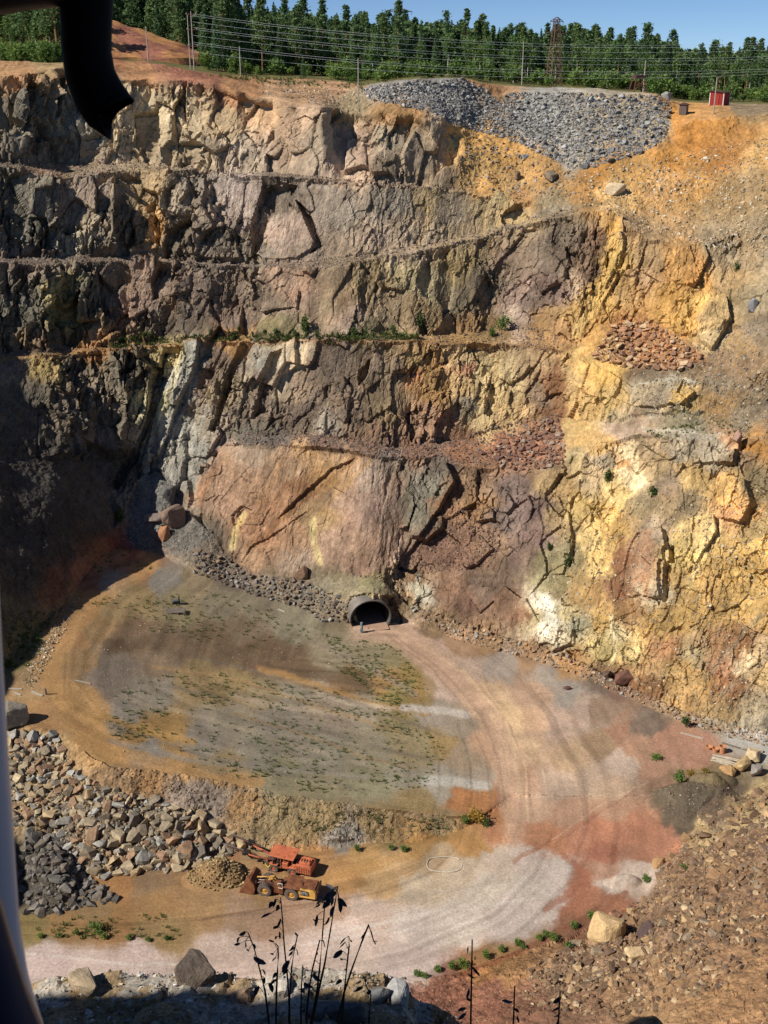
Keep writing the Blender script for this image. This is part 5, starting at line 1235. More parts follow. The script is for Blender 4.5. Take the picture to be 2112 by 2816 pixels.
# small grass tufts over the floor, banks and ledges
def tuft_field(regions, seed):
    r_ = np.random.default_rng(seed); Vs, Fs = [], []; base = 0
    for poly, n, h in regions:
        c = sample_poly(poly, n * 4, r_)
        msk = fbm(c[:, 0] / 45, c[:, 1] / 22, 0 * c[:, 0], 95, 3) + r_.uniform(-0.9, 0.9, len(c))
        c = c[np.argsort(-msk)[:n]]
        g = ground(c[:, 0], c[:, 1])
        for p in g:
            nb = 14; hh = h * r_.uniform(0.5, 1.5)
            an = r_.uniform(0, 6.28, nb); le = r_.uniform(0.2, 0.9, nb) * hh; rr = r_.uniform(0, 0.35, nb) * hh
            b0 = p + np.stack([rr * np.cos(an), rr * np.sin(an), -0.02 + 0 * an], -1)
            sd = np.stack([-np.sin(an), np.cos(an), 0 * an], -1) * 0.10 * hh
            tp = b0 + np.stack([le * 0.6 * np.cos(an), le * 0.6 * np.sin(an), le], -1)
            v_ = np.stack([b0 - sd, b0 + sd, tp + sd * 0.5, tp - sd * 0.5], 1).reshape(-1, 3)
            Vs.append(v_); Fs.append(np.arange(4 * nb).reshape(nb, 4) + base); base += 4 * nb
    return mesh_np('grass', np.concatenate(Vs), np.concatenate(Fs), M_GRASS)
gm = tuft_field([([220,1500, 420,1440, 640,1480, 860,1500, 960,1620, 940,1700, 700,1720, 450,1670, 230,1600], 1000, 0.3),
                 ([160,1290, 420,1270, 640,1330, 740,1370, 600,1420, 300,1360], 380, 0.32), ([700,1360, 860,1400, 930,1490, 860,1530, 720,1440], 450, 0.3),
                 ([80,1980, 360,1975, 400,2030, 80,2030], 140, 0.32), ([560,1740, 960,1765, 980,1790, 700,1810], 120, 0.35), ([240,735, 760,722, 900,722, 900,735, 440,738, 240,752], 520, 0.65),
                 ([1390,930, 1620,900, 1620,950, 1400,945], 120, 0.4), ([30,1330, 130,1310, 60,1440, 0,1450], 140, 0.5), ([440,165, 800,178, 780,190, 560,182], 220, 0.5), ([150,1180, 330,1190, 330,1230, 200,1240], 60, 0.4)], 97)
link(tag(bpy.data.objects.new('grass', gm), 'sparse green weeds and grass tufts over the pit floor and ledges', 'grass', None, 'stuff'))
# ------------------------------------------------------------------ poles, pylons, sheds on the rim
M_POLE = paint('weathered_pole', (168, 158, 146), 0.2, 1.5, 0.85); M_WIRE = paint('bare_wire', (196, 204, 206), 0.05, 1.0, 0.4, 0.0, None, 0.5)
M_LATT = paint('rusty_lattice', (112, 84, 72), 0.25, 1.0, 0.85); M_RED = paint('falun_red_boards', (150, 52, 44), 0.15, 2.0, 0.85)
M_WHITE = paint('white_boards', (216, 212, 204), 0.08, 2.0, 0.7); M_FELT = paint('dark_roof_felt', (78, 56, 52), 0.15, 1.5, 0.9); M_GREYW = paint('grey_weathered_boards', (112, 96, 88), 0.25, 2.5, 0.9)
M_DARKW = paint('dark_timber', (104, 70, 56), 0.25, 2.0, 0.9); M_STEEL = paint('pale_steel', (160, 164, 166), 0.1, 1.0, 0.5)
def height_for(p, v_top):          # height of a thing standing at p whose top shows at sketch row v_top
    return CAMH - float(tv(v_top * S16)) * p.y - p.z
def pole(p, v_top, label, group=None, arms=()):
    h = height_for(p, v_top)
    e = empty('utility_pole', p, label=label, cat='utility pole', group=group)
    MB().tube([(0, 0, -0.8), (0, 0, h * 0.5), (0, 0, h)], [0.14, 0.12, 0.09], 8).build('post', M_POLE, e, smooth=True)
    for z, l_ in arms:
        MB().box((0, 0, h - z), (l_, 0.14, 0.16)).build('crossarm', M_DARKW, e)
        for s_ in (-0.42, 0, 0.42):
            MB().lathe([(0.02, 0), (0.07, 0.03), (0.05, 0.14), (0.08, 0.2), (0.02, 0.26)], (s_ * l_, 0, h - z + 0.06), 'z', 8).build('insulator', M_WHITE, e)
    return e
pole(plateau_at(321, 2), 57, 'bare pale pole standing alone beside the red brown spoil hill')
pa = pole(plateau_at(412, 8), 32, 'rear pole of the twin poles carrying the power lines')
pb = pole(plateau_at(420, 5), 24, 'front and taller pole of the twin poles carrying the power lines', None, ((0.6, 2.4), (3.6, 2.4), (6.9, 2.4)))
pole(plateau_at(520, 9), 100, 'leaning weathered pole at the foot of the pine trunks')
pole(gnd(774, 236), 126, 'pole standing on the pit edge left of the grey rubble heap')
pole(plateau_at(1127, 12), 90, 'pale pole in front of the birch trunks')
pole(gnd(1541, 246), 166, 'pale pole rising in front of the red shed')
pole(plateau_at(1389, 6), 130, 'pole standing behind the crest of the rubble heap by the timber trestle')
# conductors: six wires in three pairs
def wire(v0, v1, v2, dy, label):
    pts = []
    for k in range(33):
        q = 416 + (1900 - 416) * k / 32.0
        c = np.polyfit([416, 830, 1659], [v0, v1, v2], 2)
        v = float(np.polyval(c, q)) if q < 1700 else float(np.polyval(c, 1700)) - (q - 1700) * 0.0
        y = float(np.interp(q, [416, 800, 1900], [pb.location.y, 238, 236])) + dy
        pts.append(at_y(q * S16, v * S16, y))
    o = MB().tube(pts, 0.015, 5, False).build('power_line', M_WIRE)
    tag(o, label, 'power line', 'wires strung from the twin poles')
for lv, (a, b, c) in zip(('upper', 'middle', 'lower'), ((30, 76, 92), (59, 104, 122), (91, 135, 149))):
    for s_ in (0, 1):
        wire(a + 4 * s_, b + 5 * s_, c + 5 * s_, 1.5 * s_, 'wire of the %s pair strung across the wood from the twin poles' % lv)
wire(47, 92, 108, 3, 'single thin wire between the upper and middle wire pairs')
wire(76, 120, 134, 3, 'single thin wire between the middle and lower wire pairs')
wire(112, 153, 160, 3, 'lowest single thin wire across the bushes')
def pylon(p, v_top, w0, w1, label, arms):
    h = height_for(p, v_top)
    e = empty('lattice_pylon', p, 0.35, label=label, cat='pylon')
    n = 9
    cs = lambda z: (w0 + (w1 - w0) * z / h) / 2
    mb = MB()
    for sx in (-1, 1):
        for sy in (-1, 1):
            mb = MB().bar((sx * cs(0), sy * cs(0), -0.5), (sx * cs(h), sy * cs(h), h), 0.2); mb.build('leg', M_LATT, e)
    br = MB()
    for k in range(n):
        z0, z1 = h * k / n, h * (k + 1) / n
        for (ax, ay, bx, by) in ((-1, -1, 1, -1), (1, -1, 1, 1), (1, 1, -1, 1), (-1, 1, -1, -1)):
            br.bar((ax * cs(z0), ay * cs(z0), z0), (bx * cs(z1), by * cs(z1), z1), 0.1)
            br.bar((bx * cs(z0), by * cs(z0), z0), (ax * cs(z1), ay * cs(z1), z1), 0.1)
            br.bar((ax * cs(z1), ay * cs(z1), z1), (bx * cs(z1), by * cs(z1), z1), 0.11)
    br.build('bracing', M_LATT, e)
    for z, l_ in arms:
        a = MB()
        for s_ in (-1, 1):
            a.bar((0, 0.3, h - z + 0.9), (s_ * l_, 0, h - z), 0.14).bar((0, -0.3, h - z + 0.9), (s_ * l_, 0, h - z), 0.14).bar((0, 0, h - z - 0.2), (s_ * l_, 0, h - z), 0.14)
            a.bar((s_ * l_ * 0.5, 0, h - z), (s_ * l_ * 0.5, 0, h - z + 0.45), 0.1)
        a.build('crossarm', M_LATT, e)
        for s_ in (-1, 1):
            MB().tube([(s_ * l_, 0, h - z), (s_ * l_ * 0.96, 0, h - z - 0.9)], 0.07, 6).build('insulator', M_STEEL, e)
    return e
pylon(plateau_at(860, 118), 4, 5.0, 1.5, 'grey lattice pylon rising above the treetops into the sky', ((2.6, 4.4), (0.3, 1.2)))
pylon(plateau_at(1195, 18), 42, 3.0, 1.0, 'brown rusty lattice pylon in front of the birches', ((0.4, 1.7), (3.0, 2.6)))
# red shed
sp_ = gnd(1553, 227); sp_.z -= 0.05
e = empty('red_shed', sp_, R(-38), label='small red timber shed with white corner boards at the wood edge', cat='shed')
mb = MB().prism([(-1.5, -0.4), (1.5, -0.4), (1.5, 2.45), (-1.5, 2.75)], -1.6, 1.6); mb.build('wall', M_RED, e)
for i in range(11): MB().box((-1.5 + 0.3 * i, -1.62, 1.2), (0.05, 0.05, 2.3)).build('batten', M_RED, e)
for x in (-1.52, 1.52):
    for y in (-1.62, 1.62): MB().box((x, y, 1.2), (0.16, 0.16, 2.5)).build('corner_board', M_WHITE, e)
MB().box((0.0, -1.66, 1.0), (0.95, 0.05, 1.95)).build('door', M_RED, e)
MB().box((0, 0, 2.72), (3.7, 3.8, 0.12), (0, R(5.7), 0)).build('roof', M_FELT, e)
# dark hut
sp_ = gnd(1476, 246); sp_.z -= 0.05
e = empty('timber_hut', sp_, R(-30), label='small grey weathered timber hut with a low pyramid roof', cat='hut')
MB().box((0, 0, 0.85), (1.5, 1.5, 2.1)).build('wall', M_GREYW, e)
for i in range(6): MB().box((-0.62 + 0.25 * i, -0.77, 0.9), (0.2, 0.05, 1.9)).build('board', M_GREYW, e)
MB().add([(-1, -1, 1.88), (1, -1, 1.88), (1, 1, 1.88), (-1, 1, 1.88), (0, 0, 2.35), (-1, -1, 1.96), (1, -1, 1.96), (1, 1, 1.96), (-1, 1, 1.96)], [(3, 2, 1, 0), (0, 1, 6, 5), (1, 2, 7, 6), (2, 3, 8, 7), (3, 0, 5, 8), (5, 6, 4), (6, 7, 4), (7, 8, 4), (8, 5, 4)]).build('roof', M_FELT, e)
# timber trestle behind the heap
sp_ = plateau_at(1377, 3)
h = height_for(sp_, 163)
e = empty('timber_trestle', sp_, 0.3, label='dark timber trestle tower behind the crest of the rubble heap', cat='trestle')
for sx in (-1, 1):
    for sy in (-1, 1): MB().bar((sx * 1.7, sy * 1.2, -1), (sx * 1.0, sy * 0.8, h * 0.8), 0.3).build('leg', M_DARKW, e)
for sy in (-1, 1):
    MB().bar((-1.6, sy * 1.2, 0.2), (1.1, sy * 0.9, h * 0.7), 0.2).build('brace', M_DARKW, e)
    MB().bar((1.6, sy * 1.25, 0.2), (-1.1, sy * 0.95, h * 0.7), 0.2).build('brace', M_DARKW, e)
    MB().bar((-1.4, sy * 1.05, h * 0.4), (1.4, sy * 1.05, h * 0.4), 0.22).build('beam', M_DARKW, e)
MB().prism([(-1.3, h * 0.8), (1.3, h * 0.8), (1.1, h), (-0.5, h * 1.02), (-1.2, h * 0.95)], -1.0, 1.0).build('deck', M_FELT, e)
# spoil hill at the left
def hill():
    n = 60; r_ = np.linspace(0, 1, 24); an = np.linspace(0, 2 * math.pi, n, endpoint=False)
    c = plateau_at(228, 26); H_ = height_for(Vector((c.x, c.y, c.z)), 36)
    pr = []
    for r0 in r_:
        for a in an:
            w_ = 1 + 0.12 * math.sin(3 * a + 1) + 0.06 * math.sin(7 * a)
            x, y = r0 * 26 * w_ * math.cos(a), r0 * 19 * w_ * math.sin(a)
            pr.append((x, y, H_ * (1 - r0) ** 1.1 - 0.8 * r0 ** 3 - 1.0 * (r0 == 1)))
    P = np.array(pr); nn = fbm(P[:, 0] / 3, P[:, 1] / 3, P[:, 2] / 3, 131, 4, 0.6)
    P[:, 2] += 0.7 * nn
    vi = np.arange(24 * n).reshape(24, n)
    f_ = np.stack([vi[:-1], np.roll(vi[:-1], -1, 1), np.roll(vi[1:], -1, 1), vi[1:]], -1).reshape(-1, 4)
    cl = np.where((nn > 0)[:, None], alb((176, 128, 84)), alb((146, 98, 80)))
    o = bpy.data.objects.new('spoil_hill', mesh_np('spoil_hill', P, f_, MAT_RIM, False, cl)); o.location = c
    o['kind'] = 'structure'
    return link(o)
hill()
# ------------------------------------------------------------------ tunnel pipe
M_PIPE = paint('galvanised_pipe', (122, 114, 106), 0.2, 0.8, 0.6, 0.2); M_BLACK = paint('unlit_depth', (40, 36, 32), 0.3, 1.0, 0.95)
ax_rot = R(12)
M_LINING = paint('shaded_lining', (84, 80, 76), 0.3, 0.8, 0.8)  # lining colour darkened so the inside of the pipe reads as shade
gp = gnd(803.5, 1358.0) + Vector((-math.sin(ax_rot), math.cos(ax_rot), 0)) * 2.4
gp.z = gnd(803.5, 1358.0).z
tp = empty('tunnel_pipe', gp, ax_rot, label='corrugated steel tunnel pipe opening at the foot of the far wall', cat='tunnel')
tp.scale = (1.1, 1.1, 1.0)
prof = []
for k in range(0, 76): prof.append((3.24 + 0.05 * math.cos(k * math.pi), -1.3 + k * 0.2))
MB().lathe(prof, (0, 0, 1.62), 'y', 56).build('shell', M_PIPE, tp, smooth=True)
MB().lathe([(3.17, 13.5), (3.14, -1.3), (3.32, -1.36), (3.34, -1.2)], (0, 0, 1.62), 'y', 56).build('lining', M_LINING, tp, smooth=True)
MB().lathe([(3.2, 13.4), (0.02, 13.4)], (0, 0, 1.62), 'y', 40).build('dark_end', M_BLACK, tp)  # black cap standing in for the unlit depth of the tunnel
MB().add([(-2.7, -2.8, -0.06), (2.7, -2.8, -0.06), (2.75, 13.4, 0.1), (-2.75, 13.4, 0.1)], [(0, 1, 2, 3)]).build('roadbed', paint('tunnel_roadbed', (170, 138, 116), 0.2, 1.0, 0.95), tp)
bp = gnd(781, 1366)
e = empty('marker_post', bp, label='stout blue grey marker post beside the tunnel mouth', cat='post')
MB().tube([(0, 0, -0.2), (0, 0, 1.0), (0.03, 0, 1.1), (0.03, 0, 1.9), (0.03, 0, 2.0)], [0.28, 0.26, 0.2, 0.24, 0.1], 10).build('post', paint('blue_grey_paint', (118, 130, 134), 0.2, 2.0, 0.7), e, smooth=True)
MB().box((0.05, -0.1, 0.55), (0.5, 0.4, 0.5)).build('cabinet', paint('blue_grey_box', (110, 122, 128), 0.2, 2.0, 0.7), e)

# ------------------------------------------------------------------ machines
M_YEL = paint('worn_yellow_paint', (204, 160, 84), 0.25, 1.6, 0.6, 0, (120, 66, 40), 0.3, 0.6)
M_RUST = paint('rusted_steel', (128, 84, 58), 0.35, 1.6, 0.85, 0, (90, 50, 38), 0.2, 0.55)
M_DRUST = paint('dark_rusted_steel', (92, 64, 52), 0.35, 1.6, 0.85)
M_ORANGE = paint('faded_orange_paint', (198, 112, 78), 0.22, 1.6, 0.65, 0, (132, 70, 48), 0.3, 0.60)
M_TYRE = paint('dusty_tyre', (104, 94, 88), 0.2, 3.0, 0.95); M_DARK = paint('oily_black', (46, 40, 38), 0.3, 3.0, 0.7)
M_ENG = paint('engine_metal', (150, 146, 142), 0.4, 5.0, 0.45, 0.3); M_LWHITE = paint('chipped_white', (212, 206, 192), 0.12, 3.0, 0.6, 0, (140, 84, 58), 0.3, 0.66)
M_HOSEY = paint('yellow_hose', (206, 190, 84), 0.1, 2.0, 0.6)
def wheel(parent, x, y, r, w, hub_mat, name='wheel'):
    out = 1 if y > 0 else -1
    e = empty(name, (0, 0, 0)); e.parent = parent; e.location = (x, y, r)
    n = 30; mb = MB()
    prof = [(r * 0.55, -w / 2), (r * 0.9, -w / 2), (r * 0.985, -w * 0.4), (r, -w * 0.2), (r, w * 0.2), (r * 0.985, w * 0.4), (r * 0.9, w / 2), (r * 0.55, w / 2)]
    mb.lathe(prof, (0, 0, 0), 'y', n)
    for k in range(24):
        a = 2 * math.pi * k / 24
        for s_ in (-1, 1):
            c = Vector((math.cos(a + 0.06 * s_) * r * 1.0, s_ * w * 0.25, math.sin(a + 0.06 * s_) * r * 1.0))
            mb.box(c, (0.09, w * 0.48, 0.09), (0, -a, 0))
    mb.build('tyre', M_TYRE, e)
    MB().lathe([(0.02, out * w * 0.44), (r * 0.2, out * w * 0.44), (r * 0.24, out * w * 0.3), (r * 0.46, out * w * 0.2), (r * 0.52, out * w * 0.46), (r * 0.56, out * w * 0.46), (r * 0.56, out * w * 0.1)], (0, 0, 0), 'y', 20).build('rim', hub_mat, e, smooth=True)
    return e
def place_machine(name, q_front, q_rear, half_track, x_mid, label, cat):
    a, b = gnd(*q_front), gnd(*q_rear)
    z = 0.5 * (a.z + b.z); a.z = b.z = 0
    hd = (a - b).normalized(); lf = Vector((-hd.y, hd.x, 0))
    o = (a + b) / 2 - lf * half_track - hd * x_mid
    return empty(name, (o.x, o.y, z - 0.03), math.atan2(hd.y, hd.x), label=label, cat=cat)
LD = place_machine('mine_loader', (727 / S16, 2463 / S16), (802 / S16, 2475 / S16), 1.1, 0.1, 'rusty yellow low underground loader with its bucket against the ore pile', 'loader')
for x in (1.8, -1.6):
    for y in (0.9, -0.9): wheel(LD, x, y, 0.82, 0.62, M_YEL)
MB().prism([(-4.6, 0.85), (-4.6, 1.5), (-4.3, 1.7), (-2.55, 1.78), (-2.4, 1.0), (-2.4, 0.62), (-3.9, 0.58)], -1.05, 1.05).build('engine_housing', M_YEL, LD, 0.03)
MB().prism([(-2.4, 0.7), (-2.4, 1.8), (-0.35, 1.86), (-0.1, 1.5), (-0.1, 0.6), (-0.7, 0.55)], -0.62, 0.62).build('rear_frame', M_RUST, LD, 0.03)
MB().box((-1.62, 0.85, 1.78), (2.0, 0.75, 0.1)).box((-1.62, -0.85, 1.78), (2.0, 0.75, 0.1)).build('rear_fender', M_RUST, LD, 0.02)
MB().box((-3.2, 0, 1.82), (2.6, 1.7, 0.09), (0, R(1.5), 0)).box((-2.6, 0.2, 1.9), (0.5, 0.5, 0.14)).build('bonnet', M_RUST, LD, 0.02)
eng = MB().box((-3.25, 1.06, 1.28), (0.95, 0.1, 0.62)).build('engine_bay', M_DARK, LD)
for k in range(7):
    MB().box((-3.62 + 0.13 * k, 1.12 + 0.02 * (k % 2), 1.2 + 0.09 * ((k * 5) % 4)), (0.14, 0.14, 0.2 + 0.05 * (k % 3))).build('engine_part', M_ENG, eng)
MB().tube([(-3.7, 1.15, 1.45), (-3.3, 1.2, 1.52), (-2.85, 1.15, 1.4)], 0.05, 6).build('exhaust_pipe', M_ENG, eng)
MB().prism([(-4.78, 0.7), (-4.78, 1.7), (-4.62, 1.78), (-4.56, 0.75)], -1.1, 1.1).build('radiator_guard', M_DRUST, LD, 0.02)
for y in (-0.7, 0.7): MB().lathe([(0.02, -4.82), (0.11, -4.82), (0.11, -4.76)], (0, y, 1.5), 'x', 10).build('headlight', M_LWHITE, LD)
MB().box((-3.6, 1.08, 0.72), (2.0, 0.1, 0.16)).build('side_rail', M_YEL, LD, 0.02)
cabn = MB().prism([(-0.55, 0.6), (-0.55, 1.5), (-0.15, 1.95), (0.55, 1.95), (0.62, 0.7)], 0.15, 1.05).build('operator_compartment', M_RUST, LD, 0.03)
for (a, b) in (((-0.5, 1.08, 1.5), (-0.5, 1.08, 2.2)), ((0.05, 1.08, 1.9), (0.05, 1.08, 2.2)), ((-0.5, 1.08, 2.2), (0.05, 1.08, 2.2)), ((-0.5, 1.08, 1.5), (0.05, 1.08, 1.55))):
    MB().bar(a, b, 0.1).build('window_frame', M_LWHITE, cabn)
MB().box((-0.2, 0.55, 1.75), (0.45, 0.5, 0.12)).box((-0.42, 0.55, 2.0), (0.1, 0.5, 0.5)).build('seat', M_DARK, cabn)
MB().prism([(0.15, 0.55), (0.15, 1.3), (0.9, 1.65), (1.6, 1.7), (2.6, 1.2), (2.7, 0.6), (1.2, 0.5)], -0.58, 0.58).build('front_frame', M_DRUST, LD, 0.03)
for y in (-0.42, 0.42):
    MB().prism([(1.0, 1.5), (1.15, 1.85), (2.3, 1.62), (3.35, 0.85), (3.3, 0.5), (2.2, 1.25)], y - 0.11, y + 0.11).build('lift_arm', M_RUST, LD, 0.02)
    MB().tube([(0.6, y, 1.35), (2.2, y * 1.1, 1.5)], 0.1, 8).tube([(2.2, y * 1.1, 1.5), (2.9, y * 1.1, 1.25)], 0.055, 8).build('lift_cylinder', M_LWHITE, LD, smooth=True)
MB().tube([(0.7, 0, 1.75), (1.7, 0, 2.0)], 0.15, 10).tube([(1.7, 0, 2.0), (3.0, 0, 1.75)], 0.08, 8).build('tilt_cylinder', M_YEL, LD, smooth=True)
hs = MB()
for k in range(6):
    hs.tube([(0.55, -0.35 + 0.14 * k, 1.5), (0.95, -0.4 + 0.16 * k, 2.02 + 0.04 * (k % 3)), (1.5, -0.35 + 0.14 * k, 1.85)], 0.05, 6)
hs.build('hydraulic_hose', M_YEL, LD, smooth=True)
MB().tube([(1.9, 0.6, 1.95), (2.6, 0.62, 1.9)], 0.06, 8).build('cylinder_rod', M_ENG, LD, smooth=True)
bk = MB().prism([(3.05, 0.3), (2.9, 0.9), (3.0, 1.6), (3.5, 2.15), (3.75, 2.2), (3.6, 2.02), (3.28, 1.5), (3.2, 0.95), (3.4, 0.5), (5.0, 0.12), (5.0, 0.04), (3.4, 0.12)], -1.25, 1.25).build('bucket', M_RUST, LD, 0.02)
for y in (-1.28, 1.28): MB().prism([(3.05, 0.25), (2.92, 0.9), (3.02, 1.6), (3.55, 2.1), (4.2, 1.2), (4.95, 0.14), (3.4, 0.1)], y - 0.04, y + 0.04).build('side_plate', M_RUST, bk)
for y in (-0.8, 0.0, 0.8): MB().box((2.93, y, 1.1), (0.14, 0.16, 1.3)).build('rib', M_DRUST, bk)

JB = place_machine('drill_rig', (751 / S16, 2397 / S16), (804 / S16, 2408 / S16), 0.95, 0.0, 'faded orange twin boom drilling jumbo parked behind the loader', 'drill rig')
for x in (1.22, -1.22):
    for y in (0.82, -0.82): wheel(JB, x, y, 0.54, 0.42, M_ORANGE)
MB().prism([(-3.5, 0.55), (-3.5, 0.95), (2.2, 0.95), (2.5, 0.75), (2.3, 0.45), (-3.2, 0.45)], -0.6, 0.6).build('chassis', M_DRUST, JB, 0.02)
eb = MB().prism([(-3.7, 0.55), (-3.75, 1.55), (-3.5, 1.72), (-1.75, 1.78), (-1.7, 0.6)], -0.95, 0.95).build('engine_housing', M_ORANGE, JB, 0.03)
for k in range(6): MB().box((-3.45 + 0.3 * k, 0.97, 1.1), (0.08, 0.06, 0.9)).build('grille_bar', M_DRUST, eb)
for k in range(3): MB().box((-2.75, 0.985, 0.8 + 0.3 * k), (1.75, 0.05, 0.07)).build('grille_bar', M_ORANGE, eb)
for k in range(5): MB().tube([(-3.4 + 0.35 * k, 0.5, 1.74), (-3.3 + 0.35 * k, 0.0, 1.95), (-3.2 + 0.35 * k, -0.5, 1.76)], 0.07, 6).build('hose', M_DARK, eb)
MB().box((-2.6, 0, 1.83), (1.7, 1.2, 0.12)).build('bonnet', M_ORANGE, eb, 0.02)
MB().box((-0.35, 0.72, 1.3), (0.75, 0.55, 0.85)).build('tool_cabinet', M_ORANGE, JB, 0.03)
MB().box((-1.2, 0.62, 1.2), (0.7, 0.7, 0.12)).box((1.2, 0.8, 1.15), (1.1, 0.5, 0.09)).box((-1.22, 0.8, 1.15), (1.1, 0.5, 0.09)).build('fender', M_ORANGE, JB, 0.02)
cb = MB().box((0.75, 0.55, 0.85), (1.2, 0.9, 0.1)).build('operator_platform', M_DRUST, JB)
for x, y in ((0.2, 0.98), (1.3, 0.98), (0.2, -0.2), (1.3, -0.2)): MB().bar((x, y, 0.85), (x, y, 2.45), 0.09).build('cab_post', M_ORANGE, JB)
MB().box((0.55, 0.4, 1.25), (0.5, 0.5, 0.4)).box((0.35, 0.4, 1.65), (0.12, 0.5, 0.6)).build('seat', M_DARK, cb)
MB().box((1.15, 0.5, 1.45), (0.25, 0.8, 0.5)).build('control_panel', M_DARK, cb)
MB().prism([(-1.55, 2.42), (-1.55, 2.5), (1.75, 2.62), (1.75, 2.54)], -1.15, 1.15).build('canopy', M_ORANGE, JB, 0.02)
for x in (-1.3, -0.2): 
    for y in (-0.9, 0.9): MB().bar((x, y, 1.7 if x < -1 else 1.2), (x, y, 2.45), 0.1).build('canopy_post', M_ORANGE, JB)
for y in (-0.85, 0.85): MB().tube([(1.75, y, 0.9), (1.75, y, 0.15)], 0.09, 8).box((1.75, y, 0.08), (0.35, 0.35, 0.08)).build('jack', M_DRUST, JB)
for sy, (dz, dy) in ((1, (0.35, 0.35)), (-1, (0.75, -0.2))):
    y0 = 0.5 * sy
    a, b, c = Vector((2.1, y0, 1.35)), Vector((3.6, y0 + dy * 0.6, 1.5 + dz * 0.35)), Vector((5.1, y0 + dy, 1.6 + dz * 0.75))
    bo = MB().tube([a, b], [0.17, 0.15], 8).tube([b, c], [0.11, 0.1], 8).build('boom', M_ORANGE, JB, smooth=True)
    MB().tube([a + Vector((0.1, 0, -0.35)), b + Vector((-0.2, 0, -0.22))], 0.08, 8).build('boom_cylinder', M_ENG, bo, smooth=True)
    MB().box(c + Vector((0, 0, 0.05)), (0.5, 0.35, 0.5)).build('rotation_head', M_DARK, bo, 0.03)
    d = Vector((1, 0.05 * sy, 0.16)).normalized(); up = Vector((0, 0, 0.28))
    fr = MB().bar(c - d * 1.6 + up, c + d * 2.3 + up, 0.2).bar(c - d * 1.6 + up * 1.6, c + d * 2.3 + up * 1.6, 0.1).build('feed_rail', M_DRUST, bo)
    MB().box(c - d * 0.4 + up * 2.0, (0.9, 0.3, 0.3), (0, -0.16, 0)).build('rock_drill', M_DARK, fr, 0.02)
    MB().tube([c + up * 1.9, c + d * 2.9 + up * 1.9], 0.035, 6).build('drill_rod', M_ENG, fr)
    for k in range(3):
        MB().tube([a + Vector((0, 0.1 * k - 0.1, 0.15)), b + Vector((-0.5, 0.12 * k, 0.05 - 0.3 * (k % 2))), b + Vector((0.5, 0.1 * k, -0.3)), c + Vector((-0.3, 0.1 * k, 0.15))], 0.045, 6).build('hose', M_DARK, bo, smooth=True)
MB().tube([(2.3, 0.95, 1.1), (2.0, 1.05, 0.75), (1.75, 1.05, 0.72), (1.6, 0.98, 1.05)], 0.07, 8).build('yellow_hose', M_HOSEY, JB, smooth=True)

# ------------------------------------------------------------------ things lying about on the pit floor
M_PLANK = paint('bleached_plank', (176, 166, 150), 0.2, 1.5, 0.85); M_LOG = paint('bleached_log', (186, 172, 150), 0.25, 1.5, 0.85); M_TERRA = paint('terracotta', (196, 138, 100), 0.12, 2.0, 0.8)
M_OLDW = paint('old_timber', (122, 110, 100), 0.25, 1.5, 0.9)
c0 = gnd(960, 1868); ring = []
for k in range(45):
    a = 2 * math.pi * k / 48 + 0.5
    ring.append((2.2 * math.cos(a), 1.55 * math.sin(a) + 0.15 * math.sin(3 * a), 0.10 + 0.03 * math.sin(5 * a)))
o = MB().tube(ring, 0.04, 6).build('hose_ring', M_LWHITE, loc=c0, smooth=True); tag(o, 'loop of white hose lying on the pale lower floor', 'hose')
def plank(qa, qb, w, label, mat=M_PLANK, cat='plank', name='plank', group=None, th=0.1):
    a, b = gnd(*qa), gnd(*qb); a.z += th * 0.6; b.z += th * 0.6
    d = b - a; l_ = d.length; n = 5
    mb = MB()
    m = (a + b) / 2
    e = bpy.data.objects.new
    yaw = math.atan2(d.y, d.x); pt = -math.asin(max(-1, min(1, d.z / l_)))
    pts = [(-l_ / 2, -w / 2), (l_ / 2 - 0.05, -w / 2 + 0.02), (l_ / 2, 0.02), (l_ / 2 - 0.08, w / 2), (-l_ / 2 + 0.03, w / 2 - 0.01)]
    vs_ = [(x, y, -th / 2) for x, y in pts] + [(x, y, th / 2) for x, y in pts]
    mb.add(vs_, [(4, 3, 2, 1, 0), (5, 6, 7, 8, 9)] + [(i, (i + 1) % 5, 5 + (i + 1) % 5, 5 + i) for i in range(5)])
    o = mb.build(name, mat, None, loc=m); o.rotation_euler = (0, pt, yaw)
    return tag(o, label, cat, group)
plank((18,1488), (48,1489), 0.3, 'long pale plank on the orange earth above the huge grey boulder')
plank((30,1496), (46,1502), 0.3, 'short pale plank below the long pale plank at the left')
plank((68,1494), (92,1504), 0.35, 'wide pale plank lying beside the stump post')
plank((162,1470), (196,1478), 0.25, 'thin pale plank alone on the brown upper floor')
plank((600,1316), (616,1322), 0.35, 'short white plank on the rubble left of the tunnel')
plank((1560,1606), (1645,1632), 0.22, 'long grey pole lying at the foot of the right wall', M_OLDW, 'pole', 'timber_pole', None, 0.2)
plank((1600,1618), (1648,1626), 0.35, 'thick grey log at the end of the long grey pole', M_PLANK, 'log', 'log', None, 0.4)
plank((1470,1583), (1520,1597), 0.3, 'grey plank on the stony edge beside the green bush', M_PLANK)
st_ = gnd(99, 1500)
o = MB().tube([(0, 0, -0.1), (0.04, 0, 0.5), (0.02, 0, 0.95)], [0.16, 0.14, 0.12], 8).build('stump_post', M_OLDW, loc=st_); tag(o, 'short dark stump post standing by pale planks', 'post')
pp = gnd(378, 1322)
e = empty('timber_pallet', pp, 0.1, label='grey timber pallet lying on the upper pit floor', cat='pallet')
for k in range(6): MB().box((0, -0.75 + 0.3 * k, 0.32), (3.4, 0.2, 0.1)).build('slat', M_OLDW, e)
